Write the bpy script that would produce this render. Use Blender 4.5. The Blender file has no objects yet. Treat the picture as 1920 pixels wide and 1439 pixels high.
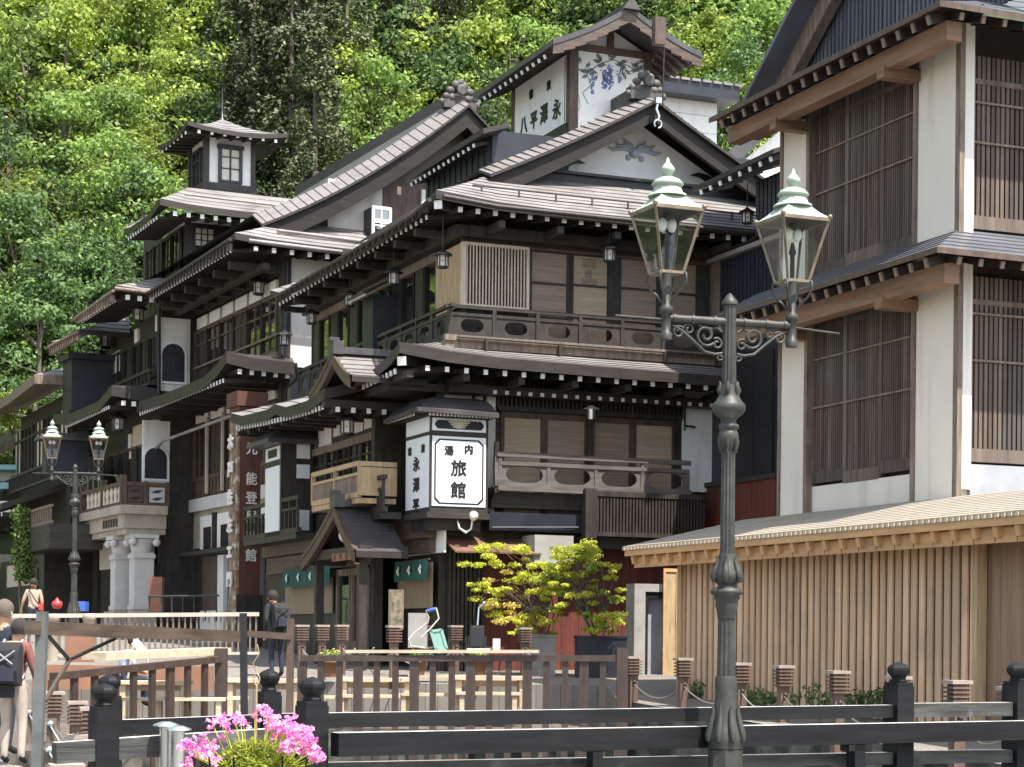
import bpy, math, random
from mathutils import Vector, Matrix, Euler
random.seed(7)
sin, cos, pi, rad = math.sin, math.cos, math.pi, math.radians
SC = bpy.context.scene
COL = SC.collection
# ---------------------------------------------------------------- camera, sky, sun, exposure
FPX, PCX, PCY, ROLL = 3700., 960., 1200., .010
cd = bpy.data.cameras.new('camera')
cam = bpy.data.objects.new('camera', cd)
COL.objects.link(cam)
cd.sensor_width = 36
cd.lens = FPX / 1920 * 36
cd.shift_y = (PCY - 719.5) / 1920
cd.clip_start, cd.clip_end = .1, 2000
cam.matrix_world = Matrix.Rotation(pi / 2, 4, 'X') @ Matrix.Rotation(ROLL, 4, 'Z')
SC.camera = cam
SUN = Vector((.305, -.330, .893)).normalized()
W = bpy.data.worlds.new('World')
SC.world = W
W.use_nodes = True
_n = W.node_tree.nodes
_sky = _n.new('ShaderNodeTexSky')
_sky.sky_type = 'NISHITA'
_sky.sun_disc = False
_sky.sun_elevation = math.asin(SUN.z)
_sky.sun_rotation = math.atan2(SUN.x, SUN.y)
_sky.air_density = 1.2
_sky.dust_density = 1.5
_n['Background'].inputs[1].default_value = .15
_hs = _n.new('ShaderNodeHueSaturation')      # thin bright haze in the sky
_hs.inputs['Saturation'].default_value = .62
W.node_tree.links.new(_sky.outputs[0], _hs.inputs['Color'])
W.node_tree.links.new(_hs.outputs[0], _n['Background'].inputs[0])
sl = bpy.data.lights.new('sun', 'SUN')
sl.energy = 4.6
sl.angle = rad(.5)
sl.color = (1, .95, .87)
so = bpy.data.objects.new('sun', sl)
COL.objects.link(so)
so.rotation_euler = SUN.to_track_quat('Z', 'Y').to_euler()
SC.view_settings.view_transform = 'Standard'
SC.view_settings.look = 'None'
SC.view_settings.exposure = 1.2
SC.view_settings.gamma = 1
SC.cycles.max_bounces = 8
SC.cycles.transparent_max_bounces = 12

# ---------------------------------------------------------------- pixel measuring helpers
def ray(px, py):
    a, b = px - PCX, PCY - py
    c, s = cos(ROLL), sin(ROLL)
    return Vector(((a * c - b * s) / FPX, 1., (a * s + b * c) / FPX))
def at(px, py, d): return ray(px, py) * d
def gz(y): return -1.4 + .037 * (y - 21)
class Frame:
    def __init__(s, O, ang):
        s.O = Vector(O); s.a = ang
        s.vx = Vector((cos(ang), sin(ang), 0)); s.uy = Vector((-sin(ang), cos(ang), 0))
    def world(s, x, y, z): return s.O + s.vx * x + s.uy * y + Vector((0, 0, z))
    def loc(s, w):
        d = Vector(w) - s.O
        return (d.dot(s.vx), d.dot(s.uy), d.z)
    def _t(s, px, py, n, off):
        r = ray(px, py)
        return s.loc(r * ((off + s.O.dot(n)) / r.dot(n)))
    def F(s, px, py, y0):
        p = s._t(px, py, s.uy, y0); return p[0], p[2]
    def S(s, px, py, x0):
        p = s._t(px, py, s.vx, x0); return p[1], p[2]
    def empty(s, name, x=0, y=0, z=0):
        o = bpy.data.objects.new(name, None); COL.objects.link(o)
        o.location = s.world(x, y, z); o.rotation_euler = (0, 0, s.a)
        o.empty_display_size = .3
        return o
# ---------------------------------------------------------------- object helpers
def tag(o, label, cat, group=None, kind=None):
    o['label'] = label; o['category'] = cat
    if group: o['group'] = group
    if kind: o['kind'] = kind
    return o
def empty(name, loc, rz=0):
    o = bpy.data.objects.new(name, None); COL.objects.link(o)
    o.location = loc; o.rotation_euler = (0, 0, rz); o.empty_display_size = .3
    return o
def link(name, me, parent=None, loc=None, rot=None, mw=None):
    o = bpy.data.objects.new(name, me); COL.objects.link(o)
    if parent: o.parent = parent
    if mw is not None: o.matrix_local = mw
    if loc is not None: o.location = loc
    if rot is not None: o.rotation_euler = rot
    return o
def copy_tree(o, parent=None):
    c = o.copy(); COL.objects.link(c)
    if parent: c.parent = parent
    for ch in list(o.children): copy_tree(ch, c)
    return c
class MB:
    """collects faces in local coordinates and links them as one mesh object"""
    def __init__(s): s.v = []; s.f = []; s.m = []; s.uv = {}; s.sm = set()
    def add(s, vs, fs, m=0, smooth=False):
        b = len(s.v); s.v += [tuple(p) for p in vs]
        for f in fs:
            if smooth: s.sm.add(len(s.f))
            s.f.append([i + b for i in f]); s.m.append(m)
        return s
    def box(s, x0, x1, y0, y1, z0, z1, m=0):
        x0, x1 = sorted((x0, x1)); y0, y1 = sorted((y0, y1)); z0, z1 = sorted((z0, z1))
        return s.add([(x0,y0,z0),(x1,y0,z0),(x1,y1,z0),(x0,y1,z0),(x0,y0,z1),(x1,y0,z1),(x1,y1,z1),(x0,y1,z1)],
              [(0,3,2,1),(4,5,6,7),(0,1,5,4),(1,2,6,5),(2,3,7,6),(3,0,4,7)], m)
    def beam(s, p, q, w, h, m=0, up=(0, 0, 1)):
        p, q = Vector(p), Vector(q); d = (q - p).normalized(); u = Vector(up)
        sx = d.cross(u)
        if sx.length < 1e-5: sx = d.cross(Vector((0, 1, 0)))
        sx.normalize(); u = sx.cross(d).normalized()
        a, b = sx * w / 2, u * h / 2
        return s.add([p-a-b,p+a-b,p+a+b,p-a+b,q-a-b,q+a-b,q+a+b,q-a+b],
              [(0,1,2,3),(7,6,5,4),(4,5,1,0),(5,6,2,1),(6,7,3,2),(7,4,0,3)], m)
    def prism(s, poly, axis, a0, a1, m=0):
        """poly: 2-d points; axis 'x' -> (y,z), 'y' -> (x,z), 'z' -> (x,y)"""
        def P(u, v, w): return (w, u, v) if axis == 'x' else (u, w, v) if axis == 'y' else (u, v, w)
        n = len(poly)
        vs = [P(u, v, a0) for u, v in poly] + [P(u, v, a1) for u, v in poly]
        return s.add(vs, [list(range(n))[::-1], [n + i for i in range(n)]] + [(i, (i+1) % n, n + (i+1) % n, n + i) for i in range(n)], m)
    def tube(s, pts, r, n=8, m=0, cap=True):
        pts = [Vector(p) for p in pts]; k = len(pts)
        rs = r if isinstance(r, (list, tuple)) else [r] * k
        vs = []; prev = None
        for i, p in enumerate(pts):
            d = (pts[min(i+1, k-1)] - pts[max(i-1, 0)])
            d = d.normalized() if d.length > 1e-9 else Vector((0, 0, 1))
            if prev is None:
                a = d.cross(Vector((0, 0, 1)))
                if a.length < .05: a = d.cross(Vector((1, 0, 0)))
            else:
                a = prev - d * prev.dot(d)
            a.normalize(); b = d.cross(a); prev = a
            vs += [p + (a * cos(2*pi*j/n) + b * sin(2*pi*j/n)) * rs[i] for j in range(n)]
        fs = [(i*n+j, i*n+(j+1) % n, (i+1)*n+(j+1) % n, (i+1)*n+j) for i in range(k-1) for j in range(n)]
        s.add(vs, fs, m, True)
        if cap:
            s.add(vs[:n], [list(range(n))[::-1]], m); s.add(vs[-n:], [list(range(n))], m)
        return s
    def lathe(s, prof, c=(0, 0, 0), n=16, m=0, smooth=True, rot=0, flute=0):
        vs = []; k = len(prof)
        for r, z in prof:
            for j in range(n):
                a = 2*pi*j/n + rot
                rr = r * (1 - flute * (j % 2))
                vs.append((c[0] + rr*cos(a), c[1] + rr*sin(a), c[2] + z))
        fs = [(i*n+j, i*n+(j+1) % n, (i+1)*n+(j+1) % n, (i+1)*n+j) for i in range(k-1) for j in range(n)]
        s.add(vs, fs, m, smooth)
        s.add(vs[:n], [list(range(n))[::-1]], m); s.add(vs[-n:], [list(range(n))], m)
        return s
    def ball(s, c, r, n=10, m=0, sq=(1, 1, 1)):
        vs = []; k = n // 2 + 1
        for i in range(k + 1):
            t = pi * i / k
            for j in range(n):
                a = 2*pi*j/n
                vs.append((c[0]+r*sq[0]*sin(t)*cos(a), c[1]+r*sq[1]*sin(t)*sin(a), c[2]+r*sq[2]*cos(t)))
        return s.add(vs, [(i*n+j, (i+1)*n+j, (i+1)*n+(j+1) % n, i*n+(j+1) % n) for i in range(k) for j in range(n)], m, True)
    def build(s, name, mats, parent=None, loc=None, rot=None):
        me = s.mesh(name, mats)
        return link(name, me, parent, loc, rot)
    def mesh(s, name, mats):
        me = bpy.data.meshes.new(name)
        me.from_pydata(s.v, [], s.f)
        if not isinstance(mats, (list, tuple)): mats = [mats]
        for mm in mats: me.materials.append(mm)
        me.polygons.foreach_set('material_index', s.m)
        if s.sm: me.polygons.foreach_set('use_smooth', [i in s.sm for i in range(len(s.f))])
        me.update()
        return me
# ---------------------------------------------------------------- materials
def mat(name, col, rough=.6, var=.25, scale=3., stretch=(1, 1, 1), spec=.5, metal=0., bump=0., col2=None, coat=0., detail=6, wear=None, island=0.):
    m = bpy.data.materials.new(name); m.use_nodes = True
    nt = m.node_tree; n = nt.nodes; L = nt.links; b = n['Principled BSDF']
    b.inputs['Roughness'].default_value = rough
    b.inputs['Metallic'].default_value = metal
    b.inputs['Specular IOR Level'].default_value = spec
    b.inputs['Coat Weight'].default_value = coat
    b.inputs['Coat Roughness'].default_value = .05
    tc = n.new('ShaderNodeTexCoord'); mp = n.new('ShaderNodeMapping'); mp.inputs['Scale'].default_value = stretch
    nz = n.new('ShaderNodeTexNoise'); nz.inputs['Scale'].default_value = scale; nz.inputs['Detail'].default_value = detail
    nz.inputs['Roughness'].default_value = .6
    rp = n.new('ShaderNodeValToRGB')
    c2 = col2 or tuple(min(1, c * (1 + var * 1.6)) for c in col)
    c1 = tuple(c * (1 - var) for c in col)
    rp.color_ramp.elements[0].position = .3; rp.color_ramp.elements[1].position = .72
    rp.color_ramp.elements[0].color = (*c1, 1); rp.color_ramp.elements[1].color = (*c2, 1)
    L.new(tc.outputs['Object'], mp.inputs[0]); L.new(mp.outputs[0], nz.inputs['Vector']); L.new(nz.outputs['Fac'], rp.inputs[0])
    out = rp.outputs[0]
    if wear:      # broad patches of another colour (weathering, stains)
        nz2 = n.new('ShaderNodeTexNoise'); nz2.inputs['Scale'].default_value = wear[1]; nz2.inputs['Detail'].default_value = 5
        r2 = n.new('ShaderNodeValToRGB'); r2.color_ramp.elements[0].position = wear[2]; r2.color_ramp.elements[1].position = min(1, wear[2] + .16)
        mx = n.new('ShaderNodeMix'); mx.data_type = 'RGBA'
        mp2 = n.new('ShaderNodeMapping'); mp2.inputs['Scale'].default_value = wear[3] if len(wear) > 3 else (1, 1, 1)
        L.new(tc.outputs['Object'], mp2.inputs[0]); L.new(mp2.outputs[0], nz2.inputs['Vector']); L.new(nz2.outputs['Fac'], r2.inputs[0]); L.new(r2.outputs[0], mx.inputs[0])
        L.new(out, mx.inputs[6]); mx.inputs[7].default_value = (*wear[0], 1); out = mx.outputs[2]
    if island:    # each board its own tone
        g = n.new('ShaderNodeNewGeometry'); mr = n.new('ShaderNodeMapRange'); hs = n.new('ShaderNodeHueSaturation')
        mr.inputs[3].default_value = 1 - island; mr.inputs[4].default_value = 1 + island
        L.new(g.outputs['Random Per Island'], mr.inputs[0]); L.new(mr.outputs[0], hs.inputs['Value']); L.new(out, hs.inputs['Color']); out = hs.outputs[0]
    L.new(out, b.inputs['Base Color'])
    if bump:
        bp = n.new('ShaderNodeBump'); bp.inputs['Strength'].default_value = bump; bp.inputs['Distance'].default_value = .02
        L.new(nz.outputs['Fac'], bp.inputs['Height']); L.new(bp.outputs[0], b.inputs['Normal'])
    return m
M_ = {}
M_['dark'] = mat('dark_stained_timber', (.029, .0235, .0195), .55, .45, 2.2, (3, 3, 1), bump=.15)
M_['dark_h'] = mat('dark_stained_board', (.030, .0245, .021), .55, .45, 2.2, (.6, .6, 5), bump=.15)
M_['brown'] = mat('brown_timber', (.075, .048, .034), .55, .4, 2.5, (4, 4, .8), bump=.15)
M_['brown_h'] = mat('brown_board', (.080, .055, .040), .55, .4, 2.5, (.6, .6, 6), bump=.15)
M_['navy'] = mat('blue_black_siding', (.016, .018, .026), .45, .3, 2, bump=.05)
M_['plaster'] = mat('white_plaster', (.70, .67, .62), .85, .05, 1.2, wear=((.50, .47, .42), 1.1, .56, (3, 3, .35)))
M_['white'] = mat('white_paint', (.78, .77, .74), .6, .05, 4, wear=((.62, .60, .56), 1.3, .58, (3, 3, .4)))
M_['cream'] = mat('cream_plaster', (.52, .45, .36), .85, .08, 1.5)
M_['roof'] = mat('grey_metal_roofing', (.215, .200, .192), .48, .16, 1.6, (1, 1, 1), spec=.5, wear=((.145, .130, .122), 1.1, .54))
M_['verge'] = mat('grey_brown_verge_tile', (.185, .166, .156), .5, .2, 1.6, wear=((.15, .13, .12), 1.6, .55))
M_['seam'] = mat('dark_roof_seam_shadow', (.05, .044, .042), .7, .2)  # course risers coloured dark to give the shadow line under each overlap
M_['roofdark'] = mat('dark_roofing', (.06, .055, .058), .4, .25, 2.0, wear=((.10, .09, .09), 1.5, .6))
M_['fascia'] = mat('brown_black_eave_board', (.026, .020, .0165), .55, .35, 2.5, (.8, .8, 5))
M_['paleslat'] = mat('pale_lattice_slats', (.60, .50, .38), .6, .15, 3, (4, 4, .6))
M_['oldwood'] = mat('grey_weathered_timber', (.16, .12, .09), .75, .4, 3, (4, 4, .5), bump=.3)
M_['palewood'] = mat('pale_new_timber', (.42, .30, .17), .6, .25, 3, (5, 5, .5), bump=.1)
M_['metal'] = mat('dark_grey_cast_iron', (.042, .042, .037), .5, .35, 6, metal=.1, bump=.15, spec=.35, wear=((.075, .075, .062), 5, .6))
M_['copper'] = mat('green_copper', (.33, .385, .315), .6, .2, 6, metal=.1, wear=((.20, .25, .20), 7, .6))
M_['brass'] = mat('aged_brass', (.21, .165, .115), .5, .3, 8, metal=.6)
M_['steel'] = mat('stainless_steel', (.6, .6, .58), .28, .1, 5, metal=.9)
M_['barge'] = mat('black_brown_bargeboard', (.017, .0135, .0115), .6, .4, 2.5, (.6, .6, 5), spec=.3)
M_['railgrey'] = mat('grey_brown_old_rail', (.095, .08, .072), .7, .35, 2.5, (.8, .8, 5), bump=.2)
M_['black'] = mat('black_paint', (.012, .012, .013), .5, .3, 4)
M_['blind'] = mat('bamboo_blind', (.26, .195, .145), .6, .3, 2.0, (.4, .4, 22), coat=.35)
M_['blindlight'] = mat('pale_bamboo_blind', (.40, .30, .21), .6, .25, 2.0, (.4, .4, 22), coat=.3)
def glass_dark(name, col=(.012, .012, .011), rough=.03):
    m = bpy.data.materials.new(name); m.use_nodes = True
    b = m.node_tree.nodes['Principled BSDF']
    n = m.node_tree.nodes; L = m.node_tree.links
    b.inputs['Base Color'].default_value = (*col, 1); b.inputs['Roughness'].default_value = rough
    b.inputs['Specular IOR Level'].default_value = 1.; b.inputs['IOR'].default_value = 2.1
    nz = n.new('ShaderNodeTexNoise'); nz.inputs['Scale'].default_value = 1.3
    bp = n.new('ShaderNodeBump'); bp.inputs['Strength'].default_value = .04; bp.inputs['Distance'].default_value = .05
    tc = n.new('ShaderNodeTexCoord')
    L.new(tc.outputs['Object'], nz.inputs['Vector']); L.new(nz.outputs['Fac'], bp.inputs['Height']); L.new(bp.outputs[0], b.inputs['Normal'])
    return m
M_['pane'] = glass_dark('window_glass')
def clear_glass(name, tint=(.92, .95, .93)):
    m = bpy.data.materials.new(name); m.use_nodes = True
    n = m.node_tree.nodes; L = m.node_tree.links
    n.remove(n['Principled BSDF'])
    t = n.new('ShaderNodeBsdfTransparent'); t.inputs[0].default_value = (*tint, 1)
    g = n.new('ShaderNodeBsdfGlossy'); g.inputs['Roughness'].default_value = .02
    fr = n.new('ShaderNodeMath'); fr.inputs[0].default_value = .09; fr.inputs[1].default_value = 0.      # even reflection on both faces of the thin pane
    mx = n.new('ShaderNodeMixShader')
    L.new(fr.outputs[0], mx.inputs[0]); L.new(t.outputs[0], mx.inputs[1]); L.new(g.outputs[0], mx.inputs[2])
    L.new(mx.outputs[0], n['Material Output'].inputs[0])
    return m
M_['glass'] = clear_glass('lantern_glass')
M_['paper'] = mat('frosted_lamp_glass', (.62, .58, .50), .5, .1)
# ---------------------------------------------------------------- building helpers
def fbox(mb, FR, a, b, y0, th, m=0):
    """box on a front plane: a, b are opposite corners in photo pixels, front surface at y0"""
    x0, z0 = FR.F(a[0], a[1], y0); x1, z1 = FR.F(b[0], b[1], y0)
    return mb.box(x0, x1, y0, y0 + th, z0, z1, m)
def sbox(mb, FR, a, b, x0, th, m=0):
    y0, z0 = FR.S(a[0], a[1], x0); y1, z1 = FR.S(b[0], b[1], x0)
    return mb.box(x0, x0 + th, y0, y1, z0, z1, m)
def lerp(a, b, t): return Vector(a) * (1 - t) + Vector(b) * t
def roof_sheet(outer, inner, th=.14, sag=.0, courses=8, mats=('roof', 'seam', 'fascia'), name='roof', parent=None, step=.018, under=True, ends=True):
    """roof slope between an eave polyline (outer) and a top polyline (inner), laid in stepped courses"""
    mb = MB(); k = len(outer)
    def P(i, t):
        p = lerp(outer[i], inner[i], t); p.z -= sag * 4 * t * (1 - t); return p
    up = Vector((0, 0, 1))
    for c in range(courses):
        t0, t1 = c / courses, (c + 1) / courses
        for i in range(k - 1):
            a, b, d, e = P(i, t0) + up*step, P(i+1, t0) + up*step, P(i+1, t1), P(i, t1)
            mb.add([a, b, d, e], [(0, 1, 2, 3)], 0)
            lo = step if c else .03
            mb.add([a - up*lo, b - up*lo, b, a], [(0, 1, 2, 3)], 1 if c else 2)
    for i in range(k - 1):        # fascia and soffit
        a, b = P(i, 0), P(i+1, 0)
        mb.add([a - up*th, b - up*th, b - up*.012, a - up*.012], [(0, 1, 2, 3)], 2)
        if under:
            d, e = P(i+1, 1) - up*th, P(i, 1) - up*th
            mb.add([a - up*th, b - up*th, d, e], [(3, 2, 1, 0)], 2)
    if ends:
        for i in (0, k - 1):
            for c in range(courses):
                a, e = P(i, c/courses), P(i, (c+1)/courses)
                mb.add([a - up*th, e - up*th, e + up*step*.2, a + up*step*.9], [(0, 1, 2, 3)], 2)
    return mb.build(name, [M_[x] for x in mats], parent)
_RM = {}
def rafter_mesh(w, h, L, tip):
    key = (w, h, L, tip)
    if key not in _RM:
        mb = MB(); mb.box(-w/2, w/2, .03, L, -h, 0, 0); mb.box(-w/2 - .004, w/2 + .004, 0, .03, -h - .004, .004, 1)
        _RM[key] = mb.mesh('rafter', [M_['dark'], M_[tip]])
    return _RM[key]
def rafters(parent, p, q, inward, n, w=.09, h=.10, L=.9, slope=.25, tip='white', name='rafter', curve=0.):
    """rafters with white painted ends along the eave line p-q; inward is the horizontal direction they run"""
    d = Vector(inward).normalized(); rz = math.atan2(d.y, d.x) - pi/2
    me = rafter_mesh(w, h, L, tip)
    for i in range(n):
        t = (i + .5) / n
        c = lerp(p, q, t); c.z += curve * (2*abs(t - .5)) ** 3
        o = link(name, me, parent)
        o.location = c; o.rotation_euler = (math.atan(slope), 0, rz)
def text_mesh(s, size, bold=.0, depth=.004):
    c = bpy.data.curves.new('txt', 'FONT'); c.body = s; c.size = size; c.offset = bold; c.extrude = depth
    c.align_x = 'CENTER'; c.align_y = 'CENTER'; c.resolution_u = 3
    o = bpy.data.objects.new('txt', c); COL.objects.link(o)
    dg = bpy.context.evaluated_depsgraph_get()
    me = bpy.data.meshes.new_from_object(o.evaluated_get(dg))
    bpy.data.objects.remove(o); bpy.data.curves.remove(c)
    return me
def bolden(me, b):
    if not b: return me
    vs = [tuple(v.co) for v in me.vertices]; fs = [tuple(p.vertices) for p in me.polygons]; V, Fc = [], []
    for k, (dx, dy) in enumerate(((0, 0), (b, b*.4), (-b, -b*.4), (b*.4, -b), (-b*.4, b))):
        V += [(x + dx, y + dy, z + k*.0006) for x, y, z in vs]; Fc += [tuple(i + k*len(vs) for i in f) for f in fs]
    m2 = bpy.data.meshes.new('lettering'); m2.from_pydata(V, [], Fc); return m2
def glyph(s, size, parent, loc, facing, m, bold=.0, sx=1., name='lettering', depth=.004, tilt=0.):
    """one character standing upright; facing 'f' looks to -y, 's' looks to -x"""
    me = bolden(text_mesh(s, size*.70, 0, depth), bold*.8); me.materials.clear(); me.materials.append(m)
    zs = [v.co for v in me.vertices]
    if zs:
        cx = (min(v.x for v in zs) + max(v.x for v in zs)) / 2; cy = (min(v.y for v in zs) + max(v.y for v in zs)) / 2
        for v in me.vertices: v.co.x -= cx; v.co.y -= cy
    o = link(name, me, parent)
    R = Matrix.Rotation(pi/2, 4, 'X') if facing == 'f' else Matrix.Rotation(-pi/2, 4, 'Z') @ Matrix.Rotation(pi/2, 4, 'X')
    o.matrix_local = Matrix.Translation(loc) @ R @ Matrix.Rotation(tilt, 4, 'Z') @ Matrix.Diagonal((sx, 1, 1, 1))
    return o
# ================================================================ the main inn at the corner
O = (-1.04, 41, gz(41))
FM = Frame(O, .3877)
inn = FM.empty('wooden_inn')
tag(inn, 'big dark timber inn with a white corner sign box and a rooftop sign turret', 'inn')
# walls -------------------------------------------------------------------
mb = MB()
mb.box(-.5, 9.2, 0, 11.0, -.3, 6.05, 0)
mb.box(0, 9.2, .02, 11.0, 6.05, 9.75, 0)
mb.build('wall', [M_['dark']], inn)
mb = MB()     # upper floor behind the gable, clad in dark boards
mb.box(1.2, 7.6, 1.6, 5.9, 9.6, 11.75, 0)
for i in range(12): mb.box(1.17, 1.2, 1.7 + i*.36, 1.74 + i*.36, 9.6, 11.6, 0)
mb.build('upper_wall', [M_['navy']], inn)
# third-floor main roof -----------------------------------------------------
c3 = lambda x, y, z: (x, y, z)
E0 = (-1.12, -1.25, 9.62)
outer = [(-1.12, 11.3, 9.62), (-1.12, 10.4, 9.42), (-1.12, 8, 9.36), (-1.12, 2, 9.36), (-1.12, -.3, 9.44), E0,
         (.2, -1.25, 9.50), (1.6, -1.25, 9.46), (8.2, -1.25, 9.46), (9.6, -1.25, 9.55), (10.2, -1.25, 9.62)]
inner = [(1.1, 10.6, 10.55), (1.1, 10.2, 10.5), (1.1, 8, 10.48), (1.1, 2.4, 10.48), (1.1, 1.4, 10.5), (.85, .85, 10.58),
         (1.2, .85, 10.60), (2, .85, 10.60), (7.2, .85, 10.60), (8, .85, 10.60), (8.4, .85, 10.58)]
roof3 = roof_sheet(outer, inner, .16, .03, 9, parent=inn)
mb = MB()     # snow guard rail on the front slope
p, q = lerp(outer[6], inner[6], .30), lerp(outer[8], inner[8], .30)
up = Vector((0, 0, .10))
mb.tube([Vector((-.1, -.62, 9.86)) + up, Vector((7.6, -.62, 9.83)) + up], .022, 6)
for i in range(10):
    c = Vector((.1 + i*.83, -.62, 9.76)); mb.box(c.x-.015, c.x+.015, c.y-.02, c.y+.02, c.z-.03, c.z+.2)
mb.build('snow_guard', M_['seam'], roof3)
mb = MB(); mb.tube([(-1.0, -1.33, 9.50), (.2, -1.33, 9.40), (9, -1.33, 9.36)], .05, 8); mb.build('gutter', M_['dark'], roof3)
mb = MB(); mb.tube([(-1.2, -1.1, 9.46), (-1.2, 0, 9.34), (-1.2, 10.5, 9.32)], .045, 8)
for i in range(26):
    y = -.8 + i*.44; mb.box(-1.24, -1.12, y-.012, y+.012, 9.26, 9.37)
mb.build('gutter', M_['fascia'], roof3)
rafters(roof3, (-.75, -1.16, 9.36), (8.4, -1.16, 9.30), (0, 1, 0), 24, .082, .095, 1.2, .12)
rafters(roof3, (-1.05, -.6, 9.28), (-1.05, 10.8, 9.22), (1, 0, 0), 36, .06, .075, 1.1, .12)
link('rafter', rafter_mesh(.16, .16, 1.5, 'white'), roof3, (-1.06, -1.18, 9.44), (.12, 0, -pi/4))
mb = MB(); mb.box(-.05, 9.2, -.35, .02, 8.98, 9.2); mb.box(-.35, .0, -.3, 11, 8.98, 9.2)
for i in range(9): mb.box(-1.0, .0, .3 + i*1.3, .44 + i*1.3, 9.02, 9.16)
for i in range(7): mb.box(.3 + i*1.3, .44 + i*1.3, -1.1, 0, 9.04, 9.18)
mb.build('eave_bracket', M_['dark'], roof3)
# third-floor front ---------------------------------------------------------
mb = MB(); fbox(mb, FM, (866, 437), (1345, 500), -.06, .08); fbox(mb, FM, (985, 462), (1345, 500), -.1, .1)
mb.build('lintel_beam', M_['brown_h'], inn)
bay = empty('corner_lattice', (0, 0, 0)); bay.parent = inn
mb = MB(); x0, z0 = FM.F(870, 455, -.14); x1, z1 = FM.F(988, 583, -.14); y1 = 1.45
mb.box(x0+.03, x1, -.08, y1-.02, z1, z0, 0); mb.build('bay_box', M_['dark'], bay)
mb = MB()
n = 20
for i in range(n + 1):
    x = x0 + (x1 - x0) * i / n; mb.box(x-.0125, x+.0125, -.15, -.12, z1+.03, z0-.03)
mb.box(x0-.03, x1+.03, -.16, -.085, z0-.04, z0+.02); mb.box(x0-.03, x1+.03, -.16, -.085, z1-.02, z1+.05)
mb.box(x0-.05, x0+.04, -.17, -.08, z1, z0); mb.box(x1-.02, x1+.04, -.165, -.08, z1, z0)
mb.build('lattice', M_['paleslat'], bay)
mb = MB()
for i in range(8): mb.box(x0-.045, x0+.03, -.08 + i*.19, -.08 + i*.19 + .182, z1, z0)
mb.build('side_boarding', M_['palewood'], bay)
wins = [((993, 470), (1064, 672), 'blind'), ((1071, 477), (1140, 672), 'blindlight'), ((1160, 482), (1232, 680), 'blind'), ((1240, 490), (1306, 690), 'blind')]
for a, b, m in wins:
    mb = MB(); fbox(mb, FM, a, b, -.02, .03)
    w = mb.build('window', M_[m], inn)
    mb = MB(); x0, z0 = FM.F(*a, -.02); x1, z1 = FM.F(*b, -.02)
    for xx in (x0, x1): mb.box(xx-.045, xx+.045, -.06, .0, z1, z0+.05)
    mb.box(x0, x1, -.055, .0, z0-.02, z0+.06)
    for t in (.30, .62): mb.box(x0, x1, -.05, -.005, z1 + (z0-z1)*(1-t) - .02, z1 + (z0-z1)*(1-t) + .02)
    mb.build('window_frame', M_['dark'], w)
mb = MB(); fbox(mb, FM, (1092, 485), (1117, 505), -.028, .01); fbox(mb, FM, (1091, 522), (1119, 536), -.028, .01); fbox(mb, FM, (1097, 505), (1110, 522), -.028, .01)
mb.build('paper_lantern_mark', M_['blind'], inn)
mb = MB(); fbox(mb, FM, (1142, 470), (1158, 690), -.09, .1); mb.build('post', M_['dark'], inn); mb = MB(); fbox(mb, FM, (1307, 480), (1345, 690), -.05, .07); mb.build('post', M_['dark'], inn)
# third-floor balcony ---------------------------------------------------------
def hole_panel(mb, xa, xb, za, zb, y0, th, hole, axis='f', m=0):
    """board with a barrel-shaped cut-out; hole = fraction of width, height"""
    cx, cz = (xa + xb)/2, (za + zb)/2; hw, hh = (xb - xa)/2*hole[0], (zb - za)/2*hole[1]
    N = 20; inn_, out_ = [], []
    for i in range(N):
        a = 2*pi*(i + .5)/N; c, s = cos(a), sin(a)
        k = min(1/max(abs(c), 1e-6), 1/max(abs(s), 1e-6))
        out_.append((cx + c*k*(xb-xa)/2, cz + s*k*(zb-za)/2))
        r = (abs(c)**5 + abs(s)**5) ** -.2
        bar = 1 - .25*(s*r)**2
        inn_.append((cx + c*r*hw*bar, cz + s*r*hh))
    def P(u, w, v): return (u, v, w) if axis == 'f' else (v, u, w)
    vs = [P(u, w, y0) for u, w in out_] + [P(u, w, y0) for u, w in inn_] + [P(u, w, y0+th) for u, w in out_] + [P(u, w, y0+th) for u, w in inn_]
    fs = []
    for i in range(N):
        j = (i+1) % N
        fs += [(i, j, N+j, N+i), (2*N+i, 3*N+i, 3*N+j, 2*N+j), (N+i, N+j, 3*N+j, 3*N+i)]
    mb.add(vs, fs, m)
bal = empty('balcony', (0, 0, 0)); bal.parent = inn
zt, zb = 7.33, 6.83; xb0, xb1, yb = -.52, 6.3, -.46
mb = MB(); n = 7; wd = (xb1 - xb0)/n
for i in range(n): hole_panel(mb, xb0 + i*wd + .05, xb0 + (i+1)*wd - .02, zb+.08, zt-.02, yb, .03, (.56, .66))
for i in range(n+1): mb.box(xb0 + i*wd - .03, xb0 + i*wd + .05, yb-.03, yb+.05, zb, zt+.12)
mb.box(xb0, xb1, yb-.02, yb+.05, zt-.03, zt+.03); mb.box(xb0-.1, xb1, yb-.03, yb+.06, zt+.12, zt+.19)
mb.build('balustrade', M_['dark'], bal)
mb = MB(); mb.box(xb0-.12, xb1, yb-.10, yb+.02, zb-.06, zb+.06); mb.box(xb0-.12, xb1, yb-.06, .0, zb-.2, zb-.062); mb.build('sill_board', M_['oldwood'], bal)
mb = MB(); m_ = 11; yl = 10.6
for i in range(m_):
    a, b = yb + i*(yl-yb)/m_, yb + (i+1)*(yl-yb)/m_
    hole_panel(mb, a+.04, b-.04, zb+.08, zt-.02, xb0, .03, (.6, .74), 's')
    mb.box(xb0-.03, xb0+.05, b-.05, b+.03, zb, zt+.12)
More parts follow.
